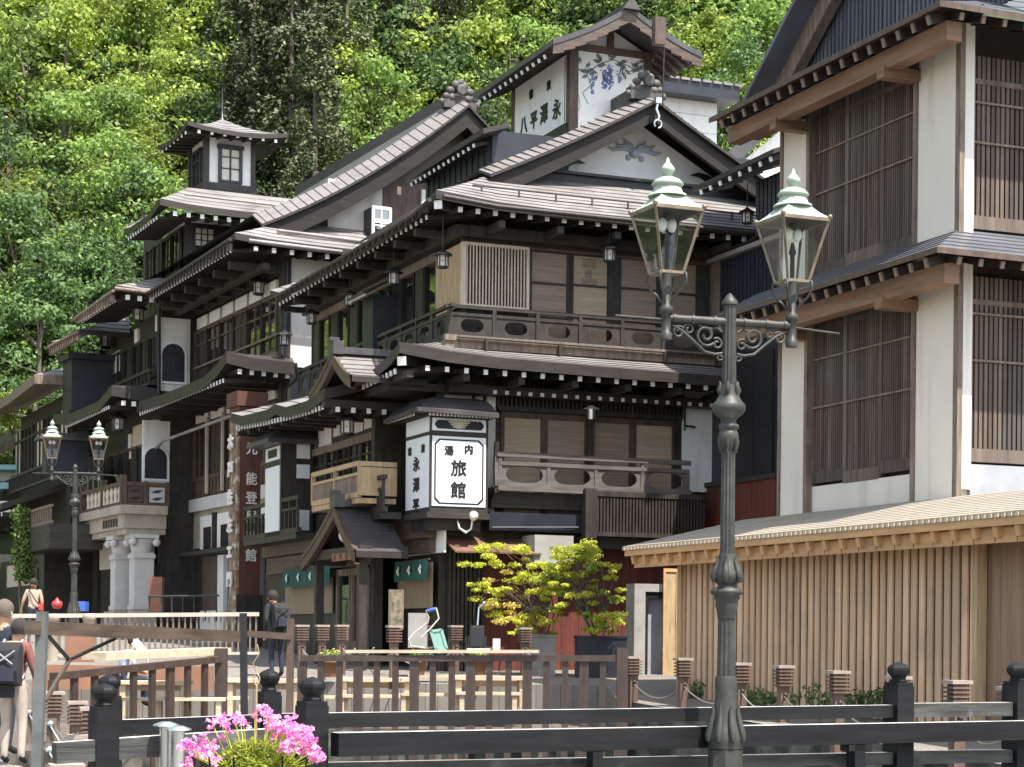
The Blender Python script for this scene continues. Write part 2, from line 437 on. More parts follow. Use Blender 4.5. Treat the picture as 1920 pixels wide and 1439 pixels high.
mb.box(xb0-.02, xb0+.05, yb, yl, zt-.03, zt+.03); mb.box(xb0-.03, xb0+.06, yb-.2, yl, zt+.12, zt+.19)
mb.build('balustrade', M_['dark'], bal)
mb = MB(); mb.box(xb0-.1, xb0+.02, yb, yl, zb-.06, zb+.06); mb.box(xb0-.06, 0, yb, yl, zb-.2, zb-.062); mb.build('sill_board', M_['dark_h'], bal)
# third-floor street side -----------------------------------------------------
mb = MB(); mb.box(-.12, .02, 1.5, 11.0, 8.78, 8.97); mb.box(-.06, .02, 1.5, 11, 7.0, 7.35); mb.build('lintel_beam', M_['oldwood'], inn)
ys = [1.62, 2.35, 3.1, 3.85, 4.75, 5.5, 6.3, 7.1, 7.9, 8.7, 9.5, 10.3, 11.0]
for i in range(len(ys)-1):
    a, b = ys[i], ys[i+1]
    mb = MB(); mb.box(-.015, .02, a, b, 7.3, 8.8); w = mb.build('window', M_['pane'] if i % 2 == 0 else M_['dark'], inn)
    mb = MB()
    for yy in (a, b): mb.box(-.07, .0, yy-.05, yy+.05, 7.3, 8.8)
    mb.box(-.05, 0, a, b, 7.55, 7.60)
    if i % 2: mb.box(-.06, 0, a+.12, b-.12, 7.32, 8.78)
    mb.build('window_frame', M_['dark'], w)
mb = MB()      # covered shutter case standing on the balcony, with its own little roof
ya, za = 4.2, 7.0
mb.box(-.62, 0, ya, ya+.75, za, 8.45, 0)
for i in range(4): mb.box(-.64, -.62, ya + .02 + i*.19, ya + .19*i + .19, za, 8.45, 0)
sc_ = mb.build('shutter_case', M_['navy'], inn)
roof_sheet([(-.95, ya+1.0, 8.45), (-.95, ya-.25, 8.45)], [(-.35, ya+1.0, 8.75), (-.35, ya-.25, 8.75)], .05, 0, 3, ('roofdark', 'seam', 'fascia'), parent=sc_)
mb = MB()
for i in range(9): mb = MB(); mb.box(-.92, -.88, ya-.2 + i*.13, ya-.14 + i*.13, 8.37, 8.42); mb.build('white_tip', M_['white'], sc_)
# gable over the front ----------------------------------------------------------
gab = empty('gable', (0, 0, 0)); gab.parent = inn
AP = Vector((4.48, .3, 12.42)); GL = Vector((.62, .3, 10.42)); GR = Vector((8.34, .3, 10.42))
def sagline(a, b, sag, n=8):
    out = []
    for i in range(n+1):
        t = i/n; p = lerp(a, b, t); p.z -= sag*4*t*(1-t); out.append(p)
    return out
Ls, Rs = sagline(GL, AP, .06), sagline(GR, AP, .06)
mb = MB()
for line, s_ in ((Ls, 1), (Rs, -1)):
    n = len(line)
    for i in range(n-1):
        a, b = line[i], line[i+1]
        def dn(p, t): return p - Vector((0, 0, .50 - .08*t))
        vs = [a, b, dn(b, (i+1)/n), dn(a, i/n)]
        vs += [v + Vector((0, .12, 0)) for v in vs]
        mb.add(vs, [(0, 1, 2, 3), (7, 6, 5, 4), (3, 2, 6, 7), (0, 4, 5, 1)], 0)
mb.build('bargeboard', M_['barge'], gab)
for line in (Ls, list(reversed(Rs))):
    inr = [p + Vector((0, .62, .26)) for p in line]
    if line is Ls: outr = [p + Vector((0, -.1, .0)) for p in line]
    else: outr = [p + Vector((0, -.1, .0)) for p in line]
    roof_sheet(outr, inr, .05, 0, 1, ('verge', 'seam', 'fascia'), parent=gab, name='verge_roof')
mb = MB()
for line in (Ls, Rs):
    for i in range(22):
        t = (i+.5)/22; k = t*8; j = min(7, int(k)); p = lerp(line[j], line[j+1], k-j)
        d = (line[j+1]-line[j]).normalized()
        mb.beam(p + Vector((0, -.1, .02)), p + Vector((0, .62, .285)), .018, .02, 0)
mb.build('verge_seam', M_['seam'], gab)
for sgn, line in ((1, Ls), (-1, Rs)):      # the two long slopes running back to the rear
    a = [p + Vector((0, .6, .25)) for p in line]; b = [p + Vector((0, 9.6, .25)) for p in line]
    mb = MB()
    for i in range(len(a)-1): mb.add([a[i], a[i+1], b[i+1], b[i]], [(0, 1, 2, 3)])
    mb.build('roof', M_['roof'], gab)
mb = MB(); mb.prism([(1.0, 10.35), (7.9, 10.35), (4.48, 12.2)], 'y', 1.25, 1.32); mb.build('gable_wall', M_['white'], gab)
mb = MB()
x0, z0 = FM.F(1032, 311, .72)
mb.box(1.6, 7.6, .9, 1.25, 10.40, 10.78); mb.box(1.4, 7.8, .82, 1.25, 10.78, 10.84); mb.build('tie_beam', M_['black'], gab)
def blob(mb, pts, y, th, m=0): mb.prism(pts, 'y', y, y+th, m)
mb = MB()
for cx, cz, s_ in ((2.72, 11.02, 1), (6.35, 11.02, -1)):       # cloud-shaped struts
    pts = [(-.1, -.17), (.1, -.17), (.13, .02), (.3, .1), (.52, .12), (.34, .19), (.12, .17), (0, .12), (-.12, .17), (-.3, .15), (-.42, .2), (-.3, .06), (-.13, .02)]
    blob(mb, [(cx + a*s_, cz + b) for a, b in (pts if s_ > 0 else pts[::-1])], 1.19, .05)
    mb.build('cloud_strut', M_['black'], gab); mb = MB()
mb = MB()
M_['greyblue'] = mat('grey_blue_plaster_relief', (.32, .37, .42), .8, .15)
for q in (-1, 1):
    for k, (l, a0) in enumerate(((.62, .12), (.5, .5), (.42, 1.0))):
        pts = [(4.45 + q*(.05 + t*l*cos(a0)), 1.22, 11.52 + t*l*sin(a0)*.8 + .05*sin(t*6)) for t in (0, .25, .5, .75, 1)]
        mb.tube(pts, [.05, .06, .05, .04, .012], 6)
mb.ball((4.45, 1.24, 11.5), .13, 8); mb.ball((4.3, 1.24, 11.38), .07, 8); mb.ball((4.62, 1.24, 11.38), .07, 8)
mb.build('phoenix_relief', M_['greyblue'], gab)
# ridge-end ornament
M_['tile'] = mat('dull_grey_ridge_tile', (.060, .054, .050), .6, .35, 7, bump=.2)
def ridge_ornament(parent, c, s):
    mb = MB(); rnd = random.Random(3)
    mb.box(c[0]-.5*s, c[0]+.5*s, c[1]-.06, c[1]+.2, c[2]-.3*s, c[2]+.05*s)
    for dx, dz, r in ((-.42, .02, .15), (.42, .02, .15), (-.3, .2, .17), (.3, .2, .17), (-.14, .36, .15), (.14, .36, .15), (0, .44, .13), (-.55, -.15, .13), (.55, -.15, .13), (-.25, 0, .14), (.25, 0, .14)):
        mb.ball((c[0]+dx*s, c[1]-.02, c[2]+dz*s), r*s*rnd.uniform(.7, .95), 8, 0, (rnd.uniform(.8, 1.3), .7, rnd.uniform(.8, 1.1)))
    k = len(mb.v); mb.lathe([(.10*s, 0), (.16*s, .0), (.16*s, .05), (.10*s, .05)], (0, 0, 0), 14)
    for i in range(k, len(mb.v)):
        x, y, z = mb.v[i]; mb.v[i] = (c[0]+x, c[1]-.14-z, c[2]+.2*s+y)
    return mb.build('ridge_ornament', M_['tile'], parent)
ridge_ornament(gab, (4.48, .75, 12.78), .78)
mb = MB(); mb.box(4.3, 4.66, .8, 9.6, 12.6, 12.9); mb.build('ridge', M_['tile'], gab)
# chain and hook hanging at the gable apex, pole with a box
mb = MB(); mb.box(4.4, 4.53, .06, .2, 12.32, 12.44, 0); mb.tube([(4.46, .12, 12.32), (4.43, .12, 12.2), (4.5, .12, 12.05), (4.47, .12, 11.95)], .03, 6)
mb.tube([(4.47 + .09*sin(a), .12, 11.88 + .09*cos(a)) for a in [k*.6 for k in range(-4, 6)]], .02, 6)
mb.build('hanging_hook', M_['steel'], gab)
mb = MB(); mb.tube([(4.62, .2, 12.3), (4.64, .2, 13.6)], .018, 6); mb.build('pole', M_['black'], gab)
mb = MB(); x0, z0 = FM.F(1226, 32, .2); x1, z1 = FM.F(1246, 86, .2); mb.box(x0, x1, .12, .3, z1, z0); mb.build('pole_box', M_['brown'], gab)
# sign turret ------------------------------------------------------------------
tur = empty('sign_turret', (0, 0, 0)); tur.parent = inn
tx0, tx1, ty0, ty1, tz0, tz1 = 3.3, 5.28, 2.2, 5.62, 11.6, 14.02
mb = MB(); mb.box(tx0+.05, tx1, ty0+.05, ty1, tz0, tz1)
for x, y in ((tx0, ty0), (tx1-.14, ty0), (tx0, ty1-.14)): mb.box(x-.02, x+.18, y-.02, y+.18, tz0-.3, tz1)
mb.box(tx0-.02, tx1+.05, ty0-.03, ty0+.1, tz1-.1, tz1+.06); mb.box(tx0-.03, tx0+.1, ty0, ty1, tz1-.12, tz1+.06)
mb.build('turret_frame', M_['brown'], tur)
mb = MB(); mb.box(tx0+.2, tx1-.14, ty0+.0, ty0+.06, tz0, tz1-.1); mural = mb.build('mural_board', M_['white'], tur)
mb = MB(); mb.box(tx0-.01, tx0+.06, ty0+.22, ty1-.06, 12.30, 13.86); sb = mb.build('side_signboard', M_['white'], tur)
mb = MB()
for a, b in (((ty0+.26, 12.36), (ty0+.28, 13.8)), ((ty1-.14, 12.36), (ty1-.12, 13.8))): mb.box(tx0-.02, tx0, a[0], b[0], a[1], b[1])
mb.box(tx0-.06, tx0+.06, ty0+.1, ty1, 11.9, 12.30, 0)
mb.build('sign_border', M_['black'], sb)
for ch, px, py, s in (('八', 981, 236, .62), ('平', 1000, 226, .60), ('澤', 1019, 214, .64), ('永', 1043, 204, .66), ('舘', 995, 177, .30), ('旅', 1028, 160, .30)):
    y, z = FM.S(px, py, tx0-.03)
    glyph(ch, s*1.05, sb, (tx0-.022, y, z), 's', M_['black'], .016, 1.0)
# wisteria painted on the front board (flat paint)
M_['leafpaint'] = mat('grey_green_paint', (.10, .13, .14), .7, .2)
M_['bluepaint'] = mat('violet_blue_paint', (.16, .20, .42), .7, .2)
rnd = random.Random(5)
yp = ty0 - .006
def pt(px, py): return FM.F(px, py, yp)
mb = MB()
def leaf(mb, x, z, a, l, w=.03, m=0):
    d = Vector((cos(a), 0, sin(a))); n_ = Vector((-sin(a), 0, cos(a))); p = Vector((x, yp, z))
    mb.add([p, p + d*l*.5 + n_*w, p + d*l, p + d*l*.5 - n_*w], [(0, 1, 2, 3)], m)
def vine(pts, w=.012):
    q = [Vector((pt(*p)[0], yp, pt(*p)[1])) for p in pts]
    for a, b in zip(q, q[1:]):
        n_ = Vector((-(b-a).z, 0, (b-a).x)).normalized()*w
        mb.add([a-n_, b-n_, b+n_, a+n_], [(0, 1, 2, 3)])
vine([(1080, 128), (1100, 138), (1125, 120), (1150, 112), (1180, 125), (1207, 140)]); vine([(1100, 138), (1108, 160), (1092, 175), (1103, 195)], .008)
vine([(1085, 178), (1088, 200), (1084, 208), (1080, 204)], .007)
for px, py, a in ((1090, 120, 2.6), (1096, 130, .4), (1118, 122, .5), (1128, 118, 2.5), (1140, 110, .8), (1152, 110, 2.2), (1160, 116, -.3), (1172, 122, 3.6), (1187, 128, .4), (1198, 132, 2.9), (1122, 138, 3.7), (1130, 136, -.6), (1105, 138, 3.3), (1196, 122, .3), (1168, 130, -.9), (1200, 140, -.5)):
    x, z = pt(px, py)
    for k in range(5): leaf(mb, x + .03*k*cos(a), z + .03*k*sin(a), a + (.8 if k % 2 else -.8), .17, .026)
mb.build('painted_vine', M_['leafpaint'], mural)
mb = MB()
for px, py, L_ in ((1132, 130, 34), (1143, 122, 42), (1162, 135, 20), (1146, 128, 30), (1111, 142, 34), (1135, 140, 26)):
    for k in range(L_):
        x, z = pt(px + rnd.uniform(-3.5, 3.5)*(1 - k/L_*.7), py + k*1.05)
        leaf(mb, x, z, rnd.uniform(0, 6.3), .06, .022)
mb.build('painted_wisteria', M_['bluepaint'], mural)
# turret gable and roof
tA = Vector((4.30, 1.2, 14.62)); tL = Vector((2.45, 1.2, 13.62)); tR = Vector((6.1, 1.2, 13.80))
tL.z = 13.66
mb = MB(); mb.prism([(tx0, 14.0), (tx1+.05, 14.0), (4.3, 14.52)], 'y', ty0+.05, ty0+.1); mb.build('gable_wall', M_['white'], tur)
mb = MB(); mb.box(4.22, 4.36, ty0-.03, ty0+.08, 14.0, 14.5); mb.box(tx0-.1, tx1+.1, ty0-.06, ty0+.06, 13.93, 14.06); mb.build('gable_strut', M_['brown'], tur)
def swoop(a, b, n=7, s=.07): return sagline(a, b, s, n)
for a, nm in ((tL, 1), (tR, -1)):
    li = swoop(a, tA)
    bk = [p + Vector((0, 4.9, 0)) for p in li]
    mb = MB(); k = len(li)
    for i in range(k-1):
        u = Vector((0, 0, .12))
        q = [li[i], li[i+1], bk[i+1], bk[i]]
        mb.add([v + u for v in q] + q, [(0, 1, 2, 3), (7, 6, 5, 4), (0, 4, 5, 1), (1, 5, 6, 2), (2, 6, 7, 3), (3, 7, 4, 0)], 0)
    rf = mb.build('roof', M_['roofdark'], tur)
    mb = MB()
    for i in range(k-1):
        q = [li[i]-Vector((0, 0, .0)), li[i+1], li[i+1]-Vector((0, 0, .24)), li[i]-Vector((0, 0, .2))]
        mb.add([v + Vector((0, .02, 0)) for v in q] + [v + Vector((0, .1, 0)) for v in q], [(0, 1, 2, 3), (7, 6, 5, 4), (3, 2, 6, 7)], 0)
    mb.build('bargeboard', M_['brown_h'], rf)
    if nm > 0: rafters(rf, (2.5, 1.7, 13.60), (2.5, 6.0, 13.60), (1, 0, 0), 13, .07, .08, .8, .45)
    else:
        mb = MB()
        for i in range(7): mb.beam((6.05, 1.7 + i*.35, 13.7), (5.3, 1.7 + i*.35, 14.1), .07, .08)
        mb.build('rafter_row', M_['brown'], rf)
mb = MB(); mb.box(4.18, 4.42, 1.15, 6.1, 14.66, 14.80); mb.prism([(4.1, 14.64), (4.5, 14.64), (4.36, 14.85), (4.42, 14.95), (4.3, 14.9), (4.18, 14.95), (4.24, 14.85)], 'y', 1.1, 1.2)
mb.build('ridge', M_['tile'], tur)
# eave of the upper floor on the street side (white rafter ends)
r2 = roof_sheet([(.75, 6.1, 11.60), (.75, 1.0, 11.58)], [(1.35, 6.1, 11.80), (1.35, 1.0, 11.78)], .1, 0, 4, ('roofdark', 'seam', 'fascia'), parent=inn)
rafters(r2, (.8, 1.6, 11.43), (.8, 6.0, 11.45), (1, 0, 0), 14, .06, .07, .6, .3)
# penthouse with white siding at the back
ph = empty('penthouse', (0, 0, 0)); ph.parent = inn
mb = MB(); mb.box(7.0, 9.0, 6, 9, 11.2, 14.3)
for i in range(7): mb.box(6.98, 9.02, 5.97, 6.0, 11.3 + i*.44, 11.3 + i*.44 + .425)
mb.build('wall', M_['white'], ph)
mb = MB(); mb.box(6.8, 9.4, 5.5, 9.3, 14.28, 14.62, 0); mb.build('roof', M_['navy'], ph)
mb = MB()
for i in range(9): mb.box(6.85 + i*.3, 7.08 + i*.3, 5.45, 9.3, 14.62, 14.68)
mb.build('roof_ribs', M_['roof'], ph)
# ---------------------------------------------------------------- second-floor roof of the inn
oA = [(-1.9, 1.9, 6.24), (-1.9, 1.0, 6.16), (-1.9, .2, 6.18), (-1.9, -.8, 6.34), (-1.92, -1.42, 6.50), (-.9, -1.42, 6.38), (.2, -1.42, 6.32), (3, -1.42, 6.28), (5.6, -1.42, 6.26), (6.6, -1.42, 6.30)]
iA = [(-.52, 2.6, 6.9), (-.52, 2.2, 6.85), (-.52, 1.4, 6.82), (-.52, .4, 6.82), (-.5, -.1, 6.80), (-.2, -.1, 6.78), (.4, -.1, 6.78), (3, -.1, 6.78), (5.6, -.1, 6.78), (6.4, -.1, 6.78)]
roof2 = roof_sheet(oA, iA, .2, .04, 7, parent=inn)
rafters(roof2, (-1.5, -1.34, 6.10), (6.4, -1.34, 6.06), (0, 1, 0), 19, .078, .095, 1.2, .1)
rafters(roof2, (-1.84, -1.0, 6.06), (-1.84, 1.3, 5.98), (1, 0, 0), 9, .085, .10, 1.1, .1)
link('rafter', rafter_mesh(.17, .17, 1.5, 'white'), roof2, (-1.86, -1.36, 6.24), (.1, 0, -pi/4))
rafters(roof2, (.35, -.52, 5.80), (5.65, -.52, 5.80), (0, 1, 0), 20, .07, .07, .5, .1)
mb = MB(); mb.tube([(.3, -.56, 5.87), (5.3, -.56, 5.85)], .02, 6); mb.build('rail', M_['dark'], roof2)
mb = MB()
for x in (.25, 1.9, 4.35, 5.6): mb.box(x-.03, x+.03, -.62, -.54, 6.6, 6.85); 
mb.tube([(-.4, -.6, 6.84), (6, -.6, 6.82)], .025, 6)
mb.build('snow_guard', M_['dark'], roof2)
mb = MB(); mb.box(-.5, 6, -.5, 0, 5.72, 5.9)
for i in range(7): mb.box(-1.7 + i*1.2, -1.56 + i*1.2, -1.25, 0, 5.86, 6.0)
mb.box(-1.7, -.5, -.2, 2.5, 5.74, 5.9); mb.build('eave_bracket', M_['dark'], roof2)
# second-floor front ------------------------------------------------------------
mb = MB(); fbox(mb, FM, (828, 722), (905, 752), -.02, .04)
fbox(mb, FM, (914, 735), (927, 987), -.10, .12); mb.build('plaster_panel', M_['plaster'], inn)
mb = MB(); fbox(mb, FM, (820, 715), (833, 790), -.06, .08); mb.build('post', M_['dark'], inn)
mb = MB(); fbox(mb, FM, (886, 715), (891, 760), -.06, .08); mb.build('post', M_['dark'], inn)
x0, z0 = FM.F(934, 708, -.08); x1, z1 = FM.F(1278, 784, -.08)
zc = FM.F(1100, 775, -.08)[1]; z1 = zc; z0 = FM.F(1100, 715, -.08)[1]
mb = MB(); n = 44
for i in range(n):
    x = x0 + (x1-x0)*i/(n-1); mb.box(x-.025, x+.025, -.12, -.05, z1, z0)
mb.box(x0, x1, -.13, -.04, z1-.05, z1+.05); mb.box(x0, x1, -.11, -.05, (z0+z1)/2-.02, (z0+z1)/2+.02)
mb.box(2.75, 2.9, -.16, -.02, z1-1.9, z0)
tl = mb.build('transom_lattice', M_['dark'], inn)
zt, zb = z1 - .06, 3.25
for i, (pa, pb, m) in enumerate(((941, 1016, 'blindlight'), (1022, 1098, 'blind'), (1108, 1182, 'blind'), (1188, 1262, 'blindlight'))):
    a = FM.F(pa, 850, -.02)[0]; b = FM.F(pb, 850, -.02)[0]
    mb = MB(); mb.box(a, b, -.02, .02, zb, zt-.08); w = mb.build('window', M_[m], inn)
    mb = MB()
    for xx in (a, b): mb.box(xx-.04, xx+.04, -.06, .0, zb, zt)
    mb.box(a, b, -.055, .0, zt-.12, zt); mb.box(a, b, -.05, 0, 3.6, 3.66)
    mb.build('window_frame', M_['brown'], w)
mb = MB(); fbox(mb, FM, (1264, 780), (1278, 940), -.08, .1); mb.build('post', M_['dark'], inn)
# front balcony railing
bl = empty('front_balcony', (0, 0, 0)); bl.parent = inn
yb = -.62; xa, za = FM.F(938, 850, yb); xb, zq = FM.F(1290, 869, yb); zt = (za + zq)/2; zm = zt - .2; zl = zt - .66
mb = MB(); mb.box(xa-.08, xb+.06, yb-.04, yb+.05, zt-.06, zt+.04); mb.box(xa, xb+.02, yb-.03, yb+.04, zm-.03, zm+.05)
mb.box(xa-.06, xb+.08, yb-.06, yb+.06, zl-.1, zl+.06)
n = 4; w_ = (xb-xa)/n
for i in range(n): hole_panel(mb, xa + i*w_ + .03, xa + (i+1)*w_ - .02, zl+.06, zm-.03, yb, .03, (.80, .90))
for i in range(n+1): mb.box(xa+i*w_-.035, xa+i*w_+.035, yb-.02, yb+.05, zl, zt if i % 3 == 0 else zm)
mb.prism([(yb-.03, zl), (yb+.05, zl), (yb+.1, zm), (yb+.05, zt+.25), (yb-.03, zt+.25), (yb, zm)], 'x', xa-.12, xa-.03)
for i in range(5): mb.box(xa-.1+i*1.1, xa+i*1.1, yb, 0, zl-.14, zl-.02)
mb.build('balustrade', M_['railgrey'], bl)
mb = MB(); mb.box(xa-.1, xb, yb+.1, .0, zl-.35, zl-.11, 0); mb.build('joist', M_['dark'], bl)
mb = MB(); fbox(mb, FM, (937, 922), (1008, 935), -.32, .05); mb.build('white_strip', M_['plaster'], bl)
mb = MB(); fbox(mb, FM, (922, 935), (1095, 958), -.5, .3); mb.build('apron_board', M_['dark_h'], inn)
mb = MB(); fbox(mb, FM, (918, 960), (1094, 1000), -.55, .4); mb.tube([FM.F(922, 990, -.6)[:1] + (-.6,) + FM.F(922, 990, -.6)[1:], FM.F(1085, 990, -.6)[:1] + (-.6,) + FM.F(1085, 990, -.6)[1:]], .03, 6); mb.build('canvas_awning', M_['navy'], inn)
# slatted fence low on the right
x0, z0 = FM.F(1096, 922, -.75); x1, z1 = FM.F(1318, 1005, -.75); z0 = FM.F(1210, 930, -.75)[1]; z1 = FM.F(1210, 1004, -.75)[1]
mb = MB()
for i in range(34):
    x = x0 + .3 + (x1-x0-.3)*i/33; mb.box(x-.022, x+.022, -.78, -.72, z1, z0)
mb.box(x0+.2, x1, -.8, -.7, z0-.05, z0+.06); mb.box(x0+.2, x1, -.8, -.7, z1-.05, z1+.04); mb.box(x0, x0+.26, -.82, -.6, z1-.1, z0+.1)
mb.box(x0+.2, x1, -.70, -.66, z1, z0)
mb.build('slat_screen', M_['dark'], inn)
mb = MB(); mb.box(x0, x1+.1, -.62, 0, z1-.3, z1-.06); mb.build('ledge', M_['dark_h'], inn)
# white wall on the right part of the front
mb = MB(); fbox(mb, FM, (1280, 715), (1360, 925), -.10, .12); mb.build('plaster_wall', M_['white'], inn)
mb = MB(); p = FM.F(1283, 790, -.12); mb.tube([(p[0], -.14, p[1]-.2), (p[0], -.14, p[1]+.3)], .02, 6); mb.tube([(p[0], -.16, p[1]-.1), (p[0]+.24, -.16, p[1]-.12)], .02, 6); mb.build('pipe', M_['dark'], inn)
# red-brown boarded ground-floor wall
M_['redbrown'] = mat('red_brown_boarding', (.115, .030, .020), .6, .25, 1.5, (5, 5, .4), wear=((.17, .075, .055), .9, .64))
mb = MB()
x0 = FM.F(905, 1100, -.05)[0]
for i in range(44): mb.box(x0 + i*.2, x0 + i*.2 + .192, -.05, .05, -.4, 2.75)
mb.build('red_boarding', M_['redbrown'], inn)
mb = MB(); mb.box(x0, x0+8.8, -.02, .06, -.4, 2.75); mb.build('board_backing', M_['dark'], inn)
# dark slatted shutters at the corner
mb = MB(); xs = FM.F(838, 1100, -.1)[0]; xe = FM.F(908, 1100, -.1)[0]
mb.box(xs, xe, -.08, .0, -.4, 2.6)
for i in range(9):
    x = xs + (xe-xs)*(i+.5)/9; mb.box(x-.03, x+.03, -.15, -.08, -.4, 2.6)
mb.build('slatted_shutter', M_['dark'], inn)
# tin awning and box hood above the entrance to the side
M_['rusttin'] = mat('rusty_brown_tin', (.16, .085, .06), .55, .3, 2.5, wear=((.10, .045, .03), 1.4, .5))
mb = MB()
xa, xb = FM.F(830, 1012, -.2)[0], FM.F(992, 1012, -.2)[0]
za = FM.F(830, 1005, -.2)[1]; zb2 = za - .34
for i in range(2):
    u0, u1 = xa + (xb-xa)*i/2, xa + (xb-xa)*(i+1)/2 - .03
    mb.add([(u0, -.1, za), (u1, -.1, za), (u1, -.95, zb2), (u0, -.95, zb2), (u0, -.1, za-.03), (u1, -.1, za-.03), (u1, -.95, zb2-.03), (u0, -.95, zb2-.03)], [(0, 3, 2, 1), (4, 5, 6, 7), (3, 7, 6, 2), (0, 4, 7, 3), (1, 2, 6, 5)], 0)
mb.build('tin_awning', M_['rusttin'], inn)
M_['concrete'] = mat('grey_concrete', (.30, .29, .27), .85, .15, 2.5, wear=((.2, .19, .17), 1.2, .55))
mb = MB(); fbox(mb, FM, (1003, 1003), (1075, 1058), -.9, .7); mb.build('box_hood', M_['concrete'], inn)
# corner sign box -----------------------------------------------------------------
sx0, sy0 = -1.02, -.78
sx1 = FM.F(915, 880, sy0)[0]; szt = FM.F(860, 780, sy0)[1]; szb = FM.F(860, 962, sy0)[1]
sg = empty('lantern_sign', (0, 0, 0)); sg.parent = inn
mb = MB(); mb.box(sx0, sx1, sy0, .75, szb, szt); mb.build('sign_box', M_['dark'], sg)
mb = MB(); mb.box(sx0-.08, sx1+.02, sy0-.06, .8, szb-.12, szb); mb.box(sx0+.1, sx1-.1, sy0+.15, .6, szb-.35, szb-.12); mb.build('sign_base', M_['dark_h'], sg)
def panel_f(mb, a, b, y, cut, m=0, th=.02):
    x0, z0 = FM.F(a[0], a[1], y); x1, z1 = FM.F(b[0], b[1], y)
    c = cut
    mb.prism([(x0+c, z1), (x1-c, z1), (x1, z1+c), (x1, z0-c), (x1-c, z0), (x0+c, z0), (x0, z0-c), (x0, z1+c)], 'y', y, y+th, m)
M_['signwhite'] = mat('white_sign_glass', (.78, .80, .82), .35, .03, 3)
mb = MB(); fbox(mb, FM, (811, 817), (910, 952), sy0-.02, .02); fp = mb.build('sign_panel', M_['signwhite'], sg)
mb = MB(); panel_f(mb, (815, 822), (906, 948), sy0-.026, .10); mb.build('black_line', M_['black'], fp)
mb = MB(); panel_f(mb, (818, 825), (903, 945), sy0-.032, .095); mb.build('inner_panel', M_['signwhite'], fp)
for ch, px, py, s in (('湯', 842, 845, .29), ('内', 879, 843, .29), ('旅', 860, 878, .50), ('館', 859, 919, .50)):
    x, z = FM.F(px, py, sy0-.036); glyph(ch, s, fp, (x, sy0-.036, z), 'f', M_['black'], .012)
mb = MB(); fbox(mb, FM, (811, 783), (911, 812), sy0-.02, .02); tp = mb.build('top_panel', M_['signwhite'], sg)
mb = MB(); panel_f(mb, (816, 787), (907, 808), sy0-.028, .06); mb.build('dark_cartouche', M_['black'], tp)
mb = MB()
cx, cz = FM.F(861, 795, sy0-.03)
for q in (-1, 1):
    for k in range(4):
        mb.prism([(cx+q*.04, cz+.05-k*.035), (cx+q*(.3-k*.05), cz+.09-k*.05), (cx+q*(.26-k*.05), cz+.06-k*.05), (cx+q*.04, cz+.015-k*.035)][::q], 'y', sy0-.036-k*.001, sy0-.03, 0)
mb.prism([(cx-.05, cz-.1), (cx+.05, cz-.1), (cx+.06, cz+.05), (cx-.06, cz+.05)], 'y', sy0-.042, sy0-.03)
mb.build('winged_emblem', M_['cream'], tp)
mb = MB(); mb.box(sx0-.02, sx0, sy0+.06, .66, szb+.1, szt-.42); sp = mb.build('side_panel', M_['signwhite'], sg)
mb = MB(); mb.box(sx0-.02, sx0, sy0+.06, .66, szt-.34, szt-.04); mb.box(sx0-.026, sx0-.02, sy0+.2, .5, szt-.29, szt-.09); mb.build('side_top_panel', M_['signwhite'], sg)
for i, ch in enumerate('永澤平八'): glyph(ch, .44, sp, (sx0-.03, -.02, szt-.95-i*.43), 's', M_['black'], .014, 1.3)
for i, ch in enumerate('旅館'): glyph(ch, .26, sp, (sx0-.03, (-.42, .4)[i], szt-.66), 's', M_['black'], .008, 1.2)
mb = MB()      # little domed hip roof of the sign box
xr0, xr1, yr0, yr1 = sx0-.38, sx1+.12, sy0-.28, 1.1
lv = [(0, 0), (.12, .0), (.2, .14), (.34, .30), (.55, .40), (.8, .44)]
rings = []
for k, (ins, h) in enumerate(((0, -.05), (0, .03), (.10, .09), (.2, .2), (.34, .31), (.6, .38))):
    rings.append([(xr0+ins, yr0+ins, szt+.02+h + (.05 if k < 2 else 0)), (xr1-ins*.35, yr0+ins, szt+.02+h), (xr1-ins*.35, yr1, szt+.02+h), (xr0+ins, yr1, szt+.02+h)])
for a, b in zip(rings, rings[1:]):
    mb.add(a + b, [(i, (i+1) % 4, 4+(i+1) % 4, 4+i) for i in range(4)], 0)
mb.add(rings[-1], [(0, 1, 2, 3)], 0); mb.add(rings[0], [(3, 2, 1, 0)], 1)
sr = mb.build('sign_roof', [M_['roofdark'], M_['fascia']], sg)
rafters(sr, (xr0+.25, yr0+.05, szt-.0), (xr1-.05, yr0+.05, szt-.0), (0, 1, 0), 19, .035, .045, .3, 0, 'cream')
rafters(sr, (xr0+.04, yr0+.3, szt+.01), (xr0+.04, yr1, szt+.01), (1, 0, 0), 12, .035, .045, .3, 0, 'cream')
# ---------------------------------------------------------------- second-floor street side: projecting bay
BX = -1.15
by0 = FM.S(712, 800, BX)[0]
mb = MB(); mb.box(BX, -.45, by0, 10.6, 2.7, 6.0); mb.build('bay_wall', M_['dark'], inn)
oB = [(-2.62, by0-.75, 5.86), (-2.62, by0+.6, 5.74), (-2.62, 4.3, 5.78), (-2.62, 5.2, 5.94), (-2.62, 6.0, 5.88), (-2.62, 8.2, 5.98), (-2.62, 9.3, 6.16)]
iB = [(-.55, by0-.75, 6.5), (-.55, by0+.6, 6.45), (-.55, 4.3, 6.5), (-.55, 5.2, 6.6), (-.55, 6.0, 6.6), (-.55, 8.2, 6.65), (-.55, 9.3, 6.75)]
roofB = roof_sheet(oB, iB, .22, .02, 6, parent=inn, name='bay_roof')
rafters(roofB, (-2.56, by0-.5, 5.52), (-2.56, 9.1, 5.80), (1, 0, 0), 30, .06, .10, 1.3, .05, curve=.06)
